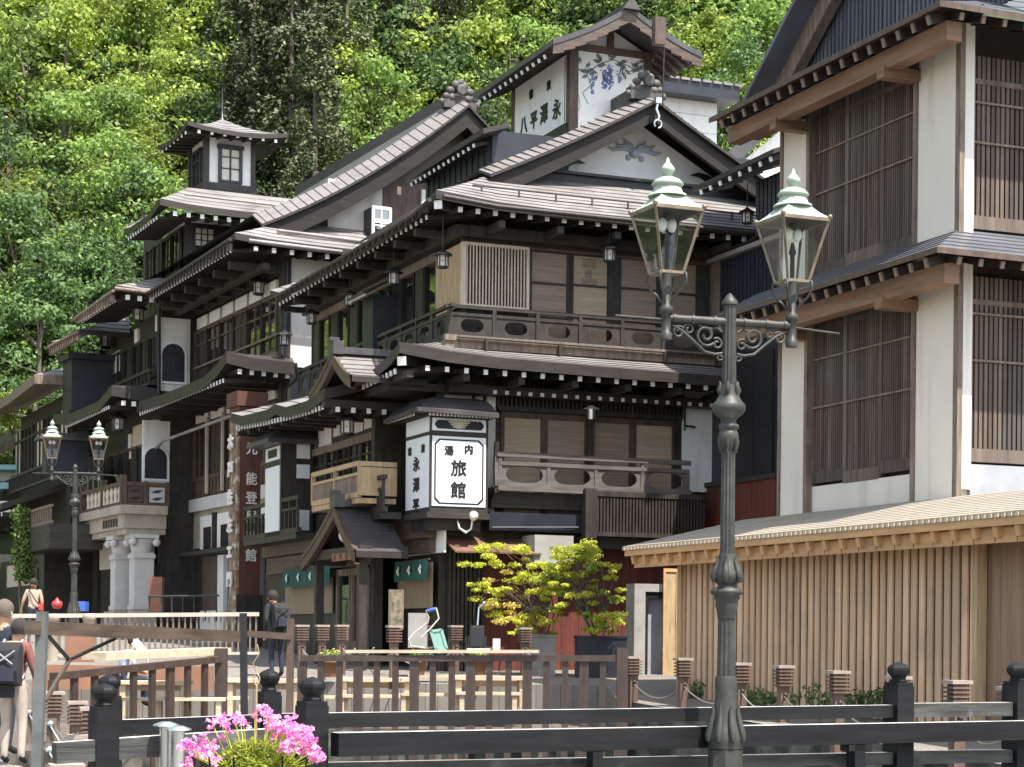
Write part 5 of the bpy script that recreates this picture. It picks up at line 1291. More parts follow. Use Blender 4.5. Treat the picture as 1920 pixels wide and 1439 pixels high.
# ================================================================ blue-black building between the inn and the pillars
kb = FM.empty('dark_clad_building', 5.75, 0, 0); tag(kb, 'blue-black board-clad building behind the slatted building and right of the big inn', 'building')
B('wall', 'navy', [(0, 4, -9, .0, -.3, 7.9), (0, 4, -9, -2.0, 7.9, 10.3)], kb)
B('boarding', 'navy', [(-.03, .0, -.3-i*.17, -.3-i*.17-.13, 7.2, 9.0) for i in range(20)] + [(-.03, 0, -2.0-i*.17, -2.0-i*.17-.13, 9.0, 10.3) for i in range(9)], kb)
mb = MB(); mb.add([(-.15, .2, 9.0), (-.15, -3.4, 9.16), (.3, -3.4, 9.3), (.3, .2, 9.12)], [(0, 1, 2, 3)]); mb.box(-.16, .2, -3.4, .2, 8.9, 9.0); mb.build('flashing', M_['roof'], kb)
B('grey_panel', 'oldwood', [(-.05, .0, -.45, .05, 7.2, 9.0)], kb)
rk = roof_sheet([(-.75, -.5, 10.4), (-.75, -4, 10.45)], [(1.5, -.5, 11.2), (1.5, -4, 11.3)], .08, 0, 3, ('roofdark', 'seam', 'fascia'), parent=kb)
rafters(rk, (-.72, -.6, 10.3), (-.72, -4, 10.35), (1, 0, 0), 8, .08, .09, .8, .3)
B('dark_door', 'black', [(-.04, .02, -2.8, -1.2, 4.1, 6.7), (-.05, -.04, -2.0, -1.96, 4.1, 6.7)], kb)
B('red_boarding', 'redbrown', [(-.12, .0, .3-i*.2, .3-i*.2-.194, .0, 4.02) for i in range(17)], kb)
B('coping', 'dark', [(-.18, .02, -3.2, .4, 4.02, 4.12)], kb)
# small lit roof and white gable further back at the right of the inn
bb = empty('rear_house', (0, 0, 0)); bb.location = FM.world(8.6, 5.6, 0); bb.rotation_euler = (0, 0, FM.a)
tag(bb, 'white-walled house with grey roof half hidden behind the inn and the pillars', 'house')
B('wall', 'white', [(0, 5, 0, 4, 0, 11.5)], bb)
roof_sheet([(-1.5, -1.2, 11.25), (4, -1.2, 11.2)], [(-1.5, 1, 12.2), (4, 1, 12.2)], .1, 0, 6, parent=bb)
mb = MB(); mb.prism([(1.0, 12.2), (5, 12.2), (5, 15.5)], 'y', 3.5, 3.6); mb.build('gable_wall', M_['white'], bb)
mb = MB(); mb.beam((.5, 3.3, 12.0), (4.8, 3.3, 15.9), .5, .3, 0, up=(0, 0, 1)); mb.build('verge', M_['roofdark'], bb)
# ================================================================ ground, river, hillside
def sheet(name, quadpts, m, kind='structure'):
    mb = MB(); mb.add(quadpts, [tuple(range(len(quadpts)))]); o = mb.build(name, m); o['kind'] = kind; return o
M_['soil'] = mat('forest_floor', (.045, .065, .024), .9, .4, .6)
def brickmat(name, c1, c2, mortar, sc):
    m = mat(name, c1, .8, .2, 5, bump=.1, wear=(tuple(c*.75 for c in c1), .6, .5)); n = m.node_tree.nodes; L = m.node_tree.links; b = n['Principled BSDF']
    src = b.inputs['Base Color'].links[0].from_socket; bt = n.new('ShaderNodeTexBrick'); tc = n.new('ShaderNodeTexCoord')
    bt.inputs['Scale'].default_value = sc; bt.inputs['Mortar Size'].default_value = .018; bt.inputs['Mortar'].default_value = (*mortar, 1); bt.inputs['Color2'].default_value = (*c2, 1)
    L.new(tc.outputs['Object'], bt.inputs['Vector']); L.new(src, bt.inputs['Color1']); L.new(bt.outputs[0], b.inputs['Base Color']); return m
M_['paving'] = brickmat('grey_stone_paving', (.22, .198, .172), (.18, .163, .142), (.085, .077, .068), 2.2)
M_['deckfloor'] = brickmat('brown_terrace_floor', (.13, .10, .08), (.10, .08, .06), (.03, .025, .02), 1.4)
TZ = -1.5
mb = MB()
edge = [(-30, 9), (-2.75, 12.0), (-3.9, 17.5), (-5.2, 21), (-6.6, 24)]
back = [(-60, 24), (-30, 24), (-16, 24), (-12, 24), (-9, 24)]
mb.add([(x, y, gz(min(y, 21.5))) for x, y in edge + back], [(i, i+1, 6+i, 5+i) for i in range(4)])
o = mb.build('near_bank', M_['paving']); o['kind'] = 'structure'
mb = MB(); tp = [(-60, 24), (-6.6, 24), (-4.6, 32.2), (1.75, 32.2), (1.75, 36.5), (-60, 36.5)]
mb.add([(x, y, TZ) for x, y in tp], [tuple(range(6))]); o = mb.build('terrace', M_['deckfloor']); o['kind'] = 'structure'
mb = MB()
mb.add([(-160, 36.5, gz(36.5)), (1.75, 36.5, gz(36.5)), (1.75, 32.6, gz(32.6)), (6.6, 19.5, gz(19.5)), (10, 9, gz(9)), (60, 9, gz(9)), (60, 36.5, gz(36.5)), (160, 36.5, gz(36.5)),
        (-160, 36.5, TZ-.2), (1.75, 36.5, TZ-.2), (1.75, 32.6, TZ-.2)], [(1, 2, 3, 6), (3, 4, 5, 6), (0, 8, 9, 1), (1, 9, 10, 2)])
yst = [36.5, 45, 60, 75, 100, 220]; xs = [-160, -60, 1.75, 60, 160]
mb.add([(x, y, gz(y)) for y in yst for x in xs], [(j*5+i, j*5+i+1, (j+1)*5+i+1, (j+1)*5+i) for j in range(5) for i in range(4)])
g_ = mb.build('street', M_['paving']); g_['kind'] = 'structure'
# hill surface: rises steeply behind the houses
def hill_y(x): return 78 + .10*x if x > -60 else 72 + .1*x
def hz(x, y):
    d = y - (80 - .25*abs(x + 5) if x < -5 else 80 - .45*(x + 5))
    z = 1.0 if d < 0 else 1.0 + d*1.05
    return z + 1.5*sin(x*.13)*cos(y*.1)*(1 if d > 4 else 0)
mb = MB(); nx, ny = 50, 26
vs = [(-140 + 240*i/nx, 40 + 110*j/ny, 0) for j in range(ny+1) for i in range(nx+1)]
vs = [(x, y, hz(x, y) if hz(x, y) > 1.3 else gz(y) - 1.0) for x, y, z in vs]
mb.add(vs, [(j*(nx+1)+i, j*(nx+1)+i+1, (j+1)*(nx+1)+i+1, (j+1)*(nx+1)+i) for j in range(ny) for i in range(nx)], 0, True)
hl = mb.build('hill', M_['soil']); hl['kind'] = 'structure'
# ---------------------------------------------------------------- trees
def leafmat(name, c1, c2, trans=.42):
    m = bpy.data.materials.new(name); m.use_nodes = True
    n = m.node_tree.nodes; L = m.node_tree.links; b = n['Principled BSDF']
    g = n.new('ShaderNodeNewGeometry'); rp = n.new('ShaderNodeValToRGB')
    rp.color_ramp.elements[0].color = (*c1, 1); rp.color_ramp.elements[1].color = (*c2, 1)
    L.new(g.outputs['Random Per Island'], rp.inputs[0])
    oi = n.new('ShaderNodeObjectInfo'); hs = n.new('ShaderNodeHueSaturation')
    ma = n.new('ShaderNodeMapRange'); ma.inputs[3].default_value = .62; ma.inputs[4].default_value = 1.42
    L.new(oi.outputs['Random'], ma.inputs[0]); L.new(ma.outputs[0], hs.inputs['Value']); L.new(rp.outputs[0], hs.inputs['Color'])
    L.new(hs.outputs[0], b.inputs['Base Color'])
    b.inputs['Roughness'].default_value = .5; b.inputs['Specular IOR Level'].default_value = .35
    t = n.new('ShaderNodeBsdfTranslucent'); mx = n.new('ShaderNodeMixShader'); mx.inputs[0].default_value = trans
    L.new(hs.outputs[0], t.inputs[0]); L.new(b.outputs[0], mx.inputs[1]); L.new(t.outputs[0], mx.inputs[2])
    L.new(mx.outputs[0], n['Material Output'].inputs[0])
    return m
LF = {'bright': leafmat('bright_spring_leaves', (.19, .28, .040), (.44, .52, .115)),
      'mid': leafmat('mid_green_leaves', (.095, .17, .038), (.26, .36, .085)),
      'deep': leafmat('deep_green_leaves', (.055, .105, .036), (.155, .235, .078)),
      'cedar': leafmat('dark_cedar_needles', (.044, .060, .026), (.120, .140, .060), .15),
      'maple': leafmat('yellow_maple_leaves', (.40, .47, .035), (.76, .74, .12), .5),
      'orange': leafmat('orange_tinged_leaves', (.52, .44, .06), (.80, .62, .20), .5)}
M_['trunk'] = mat('grey_bark', (.12, .10, .08), .9, .35, 4, (2, 2, .6), bump=.4)
def leaf_cloud(mb, rnd, c, r, n, size, squash=.75, droop=.3, lean=None, fold=True):
    c = Vector(c)
    for _ in range(n):
        d = Vector((rnd.gauss(0, 1), rnd.gauss(0, 1), rnd.gauss(0, 1))).normalized()
        p = c + Vector((d.x*r, d.y*r, d.z*r*squash)) * (rnd.random() ** .38)
        nrm = (d + Vector((rnd.gauss(0, .6), rnd.gauss(0, .6), rnd.gauss(.5, .5)))).normalized()
        a = nrm.cross(Vector((rnd.random()-.5, rnd.random()-.5, rnd.random()-.5))).normalized(); b = nrm.cross(a)
        s = size * rnd.uniform(.6, 1.3)
        mb.add([p - a*s*.5, p - b*s*.32 - nrm*s*.08, p + a*s*.5, p + b*s*.32 - nrm*s*.08], [(0, 1, 2, 3)])
def broadleaf(seed, h, w, m, nclump=55, nleaf=100, size=.29, trunk_r=.22):
    rnd = random.Random(seed)
    e = empty('broadleaf_tree', (0, 0, 0))
    t = MB(); bend = [rnd.uniform(-.5, .5) for _ in range(4)]
    tp = [(0, 0, -1), (bend[0]*.3, bend[1]*.3, h*.25), (bend[0]*.8, bend[1]*.8, h*.5), (bend[0], bend[1]+bend[2]*.3, h*.85)]
    t.tube(tp, [trunk_r, trunk_r*.8, trunk_r*.55, trunk_r*.15], 7)
    cl = MB()
    for i in range(nclump):
        u = rnd.random(); ang = rnd.uniform(0, 2*pi)
        zc = h*(.30 + .68*u); prof = sin(pi*min(1, (.18 + .82*u)) ** .9) ** .6
        rr = w*prof*(rnd.random() ** .45)
        c = Vector((cos(ang)*rr, sin(ang)*rr, zc + rnd.uniform(-.3, .3)))
        r = rnd.uniform(.5, 1.05)*w*.36
        leaf_cloud(cl, rnd, c, r, int(nleaf*(r/(w*.36))**2)+8, size, .55)
        if i % 4 == 0:
            b0 = Vector(tp[1]).lerp(Vector(tp[3]), max(0, u*.8)); t.tube([b0, b0.lerp(c, .5) + Vector((0, 0, -.2)), c], [trunk_r*.35, trunk_r*.22, .02], 5)
    t.build('trunk', M_['trunk'], e); cl.build('crown', LF[m], e)
    return e
def cedar(seed, h, w, nl=26, m='cedar'):
    rnd = random.Random(seed); e = empty('cedar_tree', (0, 0, 0))
    t = MB(); t.tube([(0, 0, -1), (0, 0, h*.5), (0, 0, h)], [.3, .16, .02], 7); t.build('trunk', M_['trunk'], e)
    cl = MB()
    for i in range(nl):
        u = i/nl; z = h*(.12 + .86*u); R = w*(1-u)**.75 + .25
        k = max(4, int(9*(1-u)) + 2)
        for j in range(k):
            a = rnd.uniform(0, 2*pi); rr = R*rnd.uniform(.45, 1)
            leaf_cloud(cl, rnd, (cos(a)*rr, sin(a)*rr, z + rnd.uniform(-.5, .3)), w*.27*(1.15-u*.6), 85, .24, 1.15)
    cl.build('crown', LF[m], e); return e
protos = {}
def proto(kind):
    if kind not in protos:
        k, v = kind
        if k == 'cedar': e = cedar(40+v, 15 + 2*v, 2.6)
        elif k == 'bright': e = broadleaf(10+v, 8.5 + v, 3.4, 'bright')
        elif k == 'mid': e = broadleaf(20+v, 9 + v, 3.6, 'mid')
        else: e = broadleaf(30+v, 9 + v, 3.5, 'deep')
        protos[kind] = [e, False]
    e, used = protos[kind]; protos[kind][1] = True
    return copy_tree(e) if used else e
trnd = random.Random(21)
CLS = {'bright': ('bright yellow-green', 'broadleaf tree'), 'mid': ('mid-green', 'broadleaf tree'), 'deep': ('deep green', 'broadleaf tree'), 'cedar': ('dark olive', 'cedar')}
def plant(kind, px, py, d, s, where):
    """tree whose crown centre shows at photo pixel (px, py) and that roots on the hillside"""
    v = trnd.randrange(3 if kind != 'cedar' else 2)
    e = proto((kind, v)); c = at(px, py, d)
    hgt = (16 if kind == 'cedar' else 9.5)*s
    e.location = (c.x, c.y, c.z - hgt*.6); e.rotation_euler = (0, 0, trnd.uniform(0, 6.28)); e.scale = (s, s, s*trnd.uniform(.9, 1.1))
    a, b = CLS[kind]
    tag(e, where, 'tree', 'trees on the wooded hillside')
    return e
def hill_depth(px, py):
    """distance along the view ray of a photo pixel to the hill surface"""
    r = ray(px, py)
    for k in range(560):
        d = 58 + k*.25; p = r*d
        if p.z < hz(p.x, p.y): return d
    return 150
named = [
 ('bright', 60, 80, 1.0, 'bright tree at the top left corner of the hillside'), ('bright', 180, 40, 1.0, 'bright tree top left, second from the corner'),
 ('bright', 310, 60, 1.05, 'large bright green tree above the lookout turret to its left'), ('bright', 260, 150, .8, 'yellow-green crown standing out in the left hillside'),
 ('bright', 410, 110, .95, 'bright tree left of the dark cedar'), ('mid', 380, 20, .9, 'mid-green tree on the top edge left of the dark cedar'),
 ('cedar', 510, 110, 1.0, 'tall dark cedar behind and right of the lookout turret'), ('cedar', 470, 20, .9, 'dark cedar on the top edge above the turret'),
 ('cedar', 545, 200, 1.0, 'dark cedar in the middle of the cedar group right of the turret spire'), ('cedar', 475, 170, .9, 'dark cedar directly above the tip of the lookout turret'), ('cedar', 560, 40, .95, 'dark cedar at the top edge, right of the tallest one'), ('cedar', 590, 270, .8, 'brown-green cedar just right of the turret roof'), ('bright', 610, 110, .9, 'bright tree between the dark cedar and the rear forest'),
 ('bright', 640, 200, .8, 'bright green crown right of the dark cedar, above the tiled gable'), ('bright', 515, 310, .6, 'small bright tree close behind the lookout turret'),
 ('deep', 690, 90, 1.0, 'deep green tree in the middle of the hillside'), ('deep', 740, 180, .9, 'deep green tree above the left end of the tiled gable'),
 ('cedar', 760, 40, .7, 'dark cedar at the top, left of the sign turret'), ('cedar', 850, 20, .65, 'dark cedar on the top edge left of the antenna'),
 ('bright', 850, 140, .95, 'bright yellow-green tree left of the rooftop sign'), ('bright', 920, 110, .95, 'bright yellow-green tree touching the rooftop sign turret'),
 ('mid', 700, 270, .8, 'mid-green tree over the long tiled verge'), ('bright', 780, 240, .7, 'light green bush tree over the middle of the tiled verge'),
 ('mid', 1000, 30, .9, 'tree behind the antenna at the top'), ('deep', 1080, 20, .9, 'deep green tree behind the roof of the sign turret'),
 ('bright', 1290, 110, .7, 'bright tree right of the sign turret roof'), ('mid', 1350, 70, 1.0, 'mid-green tree in the upper right gap'),
 ('mid', 1430, 40, 1.0, 'mid-green tree at the top beside the slatted gable'), ('bright', 1340, 150, .8, 'bright tree above the white penthouse'),
 ('deep', 1250, 30, .9, 'deep green tree on the top edge right of the sign turret'), ('mid', 1420, 170, .9, 'tree left of the eave of the slatted building'),
 ('deep', 1400, 240, .7, 'tree in the gap between the penthouse and the pillars'), ('mid', 1500, 10, .9, 'tree at the top against the slatted gable'),
 ('bright', 120, 200, .9, 'light tree over the left slope with a pale trunk'), ('mid', 40, 230, 1.0, 'mid-green tree at the left edge, upper slope'),
 ('mid', 220, 270, .95, 'mid-green tree left of the lookout turret'), ('bright', 330, 240, .9, 'bright tree touching the turret eaves on the left'),
 ('mid', 130, 330, 1.0, 'mid-green tree in the middle of the left slope'), ('bright', 270, 340, .8, 'light tree below left of the lookout turret'),
 ('deep', 30, 360, 1.0, 'deep green tree at the left edge, mid slope'), ('bright', 60, 450, .9, 'bright low crown at the left edge'),
 ('bright', 110, 520, .7, 'bright lowest crown left of the roofs'), ('mid', 200, 450, .9, 'mid-green tree left of the turret inn'),
 ('deep', 270, 440, .8, 'deep green tree behind the lookout base'), ('deep', 130, 580, .8, 'shaded tree above the far roofs'),
 ('deep', 40, 580, 1.0, 'dark tree at the left edge, lower slope'), ('deep', 60, 680, .9, 'dark tree behind the farthest house'),
 ('deep', 200, 540, .7, 'dark tree behind the stepped roofs'), ('bright', 25, 830, .5, 'small sunlit tree at the left edge above the far house'),
 ('mid', 0, 500, .8, 'tree cut off by the left edge of the picture'), ('cedar', 650, 60, .8, 'slim dark cedar right of the bright trees'),
 ('deep', 820, 210, .8, 'shaded tree left of the ridge ornament'), ('deep', 930, 200, .7, 'tree between ridge ornament and rooftop sign')]
rp_ = random.Random(77)
for kind, px, py, s, lab in named:
    d = hill_depth(px, py) - 2.5
    if kind == 'cedar': d -= 6; s *= 1.02
    plant(kind, px, py, d, s*d/92, lab)
# the rest of the wood: trees that fill in between, and the opposite slope that shows in the window glass
fill = 0
for row in range(9):
    for col in range(26):
        px = -320 + col*75 + rp_.uniform(-25, 25) + (row % 2)*36; py = -90 + row*95 + rp_.uniform(-25, 25)
        if px > 1640 or (px > 640 and py > 400) or (px > 330 and py > 520): continue
        d = hill_depth(px, py)
        kind = rp_.choices(('bright', 'mid', 'deep', 'cedar'), (2.2, 3, 3, .5))[0] if py < 420 else rp_.choices(('mid', 'deep'), (1, 3))[0]
        if 430 < px < 600 and py < 250: kind = 'cedar'
        e = plant(kind, px, py, d, .82*d/92, 'one of the many trees filling the gaps on the wooded hillside')
        fill += 1
for i in range(90):
    x = -30 - rp_.random()*48; y = 80 - .25*abs(x + 5) + rp_.random()*26; h = max(hz(x, y), gz(y))
    e = proto((rp_.choice(('bright', 'mid', 'bright')), rp_.randrange(3))); e.location = (x, y, h - 1.5); e.scale = (1., 1., 1.); e.rotation_euler = (0, 0, rp_.uniform(0, 6))
    tag(e, 'leafy tree on the hillside outside the left of the picture', 'tree', 'trees on the hillside beyond the left edge')
# ================================================================ riverside: banks, river, bridge
def ez(p): return TZ - .003 if 23 < p[1] < 32.4 and p[0] < 1.755 else gz(min(p[1], 21.5)) - .003 if p[0] < 0 else gz(p[1]) - .003
edge = [(-30, 9), (-2.75, 12.0), (-3.9, 17.5), (-5.2, 21), (-6.6, 24.0), (-4.6, 32.2), (1.75, 32.2), (1.76, 32.6), (6.6, 19.5), (10, 9)]
M_['bankstone'] = mat('rough_bank_masonry', (.085, .078, .064), .9, .6, 2.2, bump=.8, wear=((.018, .02, .014), 1.5, .47))
mb = MB()
for (a, b) in zip(edge, edge[1:]): mb.add([(*a, ez(a)), (*b, ez(b)), (*b, -4.6), (*a, -4.6)], [(0, 1, 2, 3)])
o = mb.build('river_bank', M_['bankstone']); o['kind'] = 'structure'
M_['water'] = glass_dark('river_water', (.02, .03, .025), .08)
o = sheet('river', [(-12, 6, -4.2), (12, 6, -4.2), (12, 34, -4.2), (-12, 34, -4.2)], M_['water'])
def bd(px): return 14.25/(1 - .62*(px-960)/3700)
BA = math.atan(.62)
BDIR = Vector((cos(BA), sin(BA), 0)); BN = Vector((sin(BA), -cos(BA), 0))       # along the bridge, towards the camera
M_['bpaint'] = mat('black_painted_bridge_timber', (.008, .0082, .009), .6, .5, 2.0, (.6, .6, 6), bump=.2, spec=.22, wear=((.016, .016, .016), 2.5, .66))
M_['bworn'] = mat('worn_black_timber', (.038, .037, .035), .6, .6, 2.0, (.8, .8, 9), bump=.6, wear=((.13, .125, .12), 3.0, .58))
M_['railsheen'] = mat('pale_rail_top_sheen', (.55, .54, .52), .4, .3, 3, wear=((.16, .155, .15), 2, .6))  # rail tops coloured pale, standing in for the sheen on glossy black paint
mb = MB(); p0 = Vector((-2.9, 12.45, 0)); p1 = Vector((8.5, 19.5, 0)); w = -BN*3.6
for q, z in ((0, -1.62), (1, -1.9)):
    pass
mb.add([tuple(v) for v in [p0+Vector((0, 0, -1.62)), p1+Vector((0, 0, -1.5)), p1+w+Vector((0, 0, -1.5)), p0+w+Vector((0, 0, -1.62)), p0+Vector((0, 0, -2.0)), p1+Vector((0, 0, -1.9)), p1+w+Vector((0, 0, -1.9)), p0+w+Vector((0, 0, -2.0))]], [(0, 1, 2, 3), (7, 6, 5, 4), (0, 4, 5, 1), (1, 5, 6, 2), (2, 6, 7, 3), (3, 7, 4, 0)])
o = mb.build('bridge_deck', M_['bworn']); o['kind'] = 'structure'
def giboshi(parent, x, top_px, cap_px, wpx, d, back=0.):
    """square bridge post with an onion-shaped cap; top of the post at photo row top_px, of the cap at cap_px"""
    p = at(x, top_px, d); c = at(x, cap_px, d); hw = wpx/2/FPX*d
    rz = Matrix.Rotation(BA, 4, 'Z')
    e = empty('post_group', (0, 0, 0)); e.parent = parent; e.name = 'post'
    mb = MB(); h = p.z + 1.75
    mb.box(-hw, hw, -hw, hw, 0, h - .03); mb.box(-hw*.93, hw*.93, -hw*.93, hw*.93, h-.03, h)
    o = mb.build('shaft', M_['bpaint'], e)
    ch = c.z - p.z
    mb = MB(); pr = [(.68, -.01), (.70, .08), (.60, .16), (.62, .24), (.78, .34), (.92, .46), (1.0, .58), (.98, .70), (.80, .82), (.45, .92), (.18, .97), (.05, 1.0)]
    mb.lathe([(r*hw*1.12, h + t*ch) for r, t in pr], n=8, rot=pi/8, smooth=False); mb.build('cap', M_['bpaint'], e)
    e.location = (p.x, p.y, -1.75); e.rotation_euler = (0, 0, BA)
    return e
nrail = empty('bridge_railing', (0, 0, 0)); tag(nrail, 'near black timber bridge railing with onion-capped posts across the foreground', 'railing', 'bridge railings')
for x, tp, cp, w_ in ((195, 1325, 1281, 45), (585, 1315, 1269, 47), (1685, 1280, 1241, 41), (1908, 1278, 1242, 40)): giboshi(nrail, x, tp, cp, w_, bd(x))
def rail_px(parent, a, b, th, m, off=0., depth=.09, name='rail', dfun=bd):
    p, q = at(a[0], a[1], dfun(a[0])), at(b[0], b[1], dfun(b[0])); p += BN*off; q += BN*off
    h = (th[0]/FPX*p.y + th[1]/FPX*q.y)/2
    p.z -= h/2; q.z -= h/2
    mb = MB(); L = (q-p).length; n = max(2, int(L/1.2))
    mb.beam(p, q, depth, h); mb.m[4] = 1; return mb.build(name, [M_[m], M_['railsheen']], parent)
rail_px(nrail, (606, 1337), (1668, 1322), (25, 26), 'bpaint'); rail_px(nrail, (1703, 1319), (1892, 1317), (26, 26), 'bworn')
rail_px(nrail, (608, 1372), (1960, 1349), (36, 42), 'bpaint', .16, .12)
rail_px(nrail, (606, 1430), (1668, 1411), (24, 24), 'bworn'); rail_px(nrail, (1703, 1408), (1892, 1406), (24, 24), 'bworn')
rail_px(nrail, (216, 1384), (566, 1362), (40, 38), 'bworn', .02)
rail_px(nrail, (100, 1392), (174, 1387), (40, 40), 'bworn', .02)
for x, y0_, w_, f in ((1578, 1394, 25, .17), (1091, 1394, 22, .17), (908, 1378, 24, -.1)):
    d = bd(x); p = at(x, y0_, d) + BN*f; hw = w_/2/FPX*d
    mb = MB(); mb.box(-hw, hw, -hw, hw, -1.7-p.z, 0); mb.box(-hw*2.2, hw*2.2, -hw, hw, -.05, 0)
    mb.build('strut', M_['bpaint'], nrail, p, (0, 0, BA))
frail = empty('bridge_railing', (0, 0, 0)); tag(frail, 'farther black bridge railing, its two left posts showing behind the near one', 'railing', 'bridge railings')
fd = lambda px: bd(px) + 3.1
for x, tp, cp, w_ in ((205, 1305, 1264, 38), (504, 1297, 1254, 37)): giboshi(frail, x, tp, cp, w_, fd(x))
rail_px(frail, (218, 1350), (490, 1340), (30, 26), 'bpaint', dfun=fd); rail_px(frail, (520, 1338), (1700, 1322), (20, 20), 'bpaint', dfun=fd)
# stainless twin pipes by the bridge
sp_ = empty('steel_bollard', at(325, 1470, 12.7)); tag(sp_, 'twin stainless steel pipes with flat caps by the left end of the bridge railing', 'bollard')
for dx, dy, t in ((-.05, 0, 1362), (.05, -.12, 1368)):
    b = at(325, 1470, 12.7); h = at(325, t, 12.7).z - b.z
    mb = MB(); mb.tube([(dx, dy, -.6), (dx, dy, h)], .042, 12); pp = mb.build('pipe', M_['steel'], sp_)
    mb = MB(); mb.lathe([(.085, h), (.085, h+.012), (.03, h+.03)], (dx, dy, 0), 12); mb.build('cap', M_['steel'], pp)
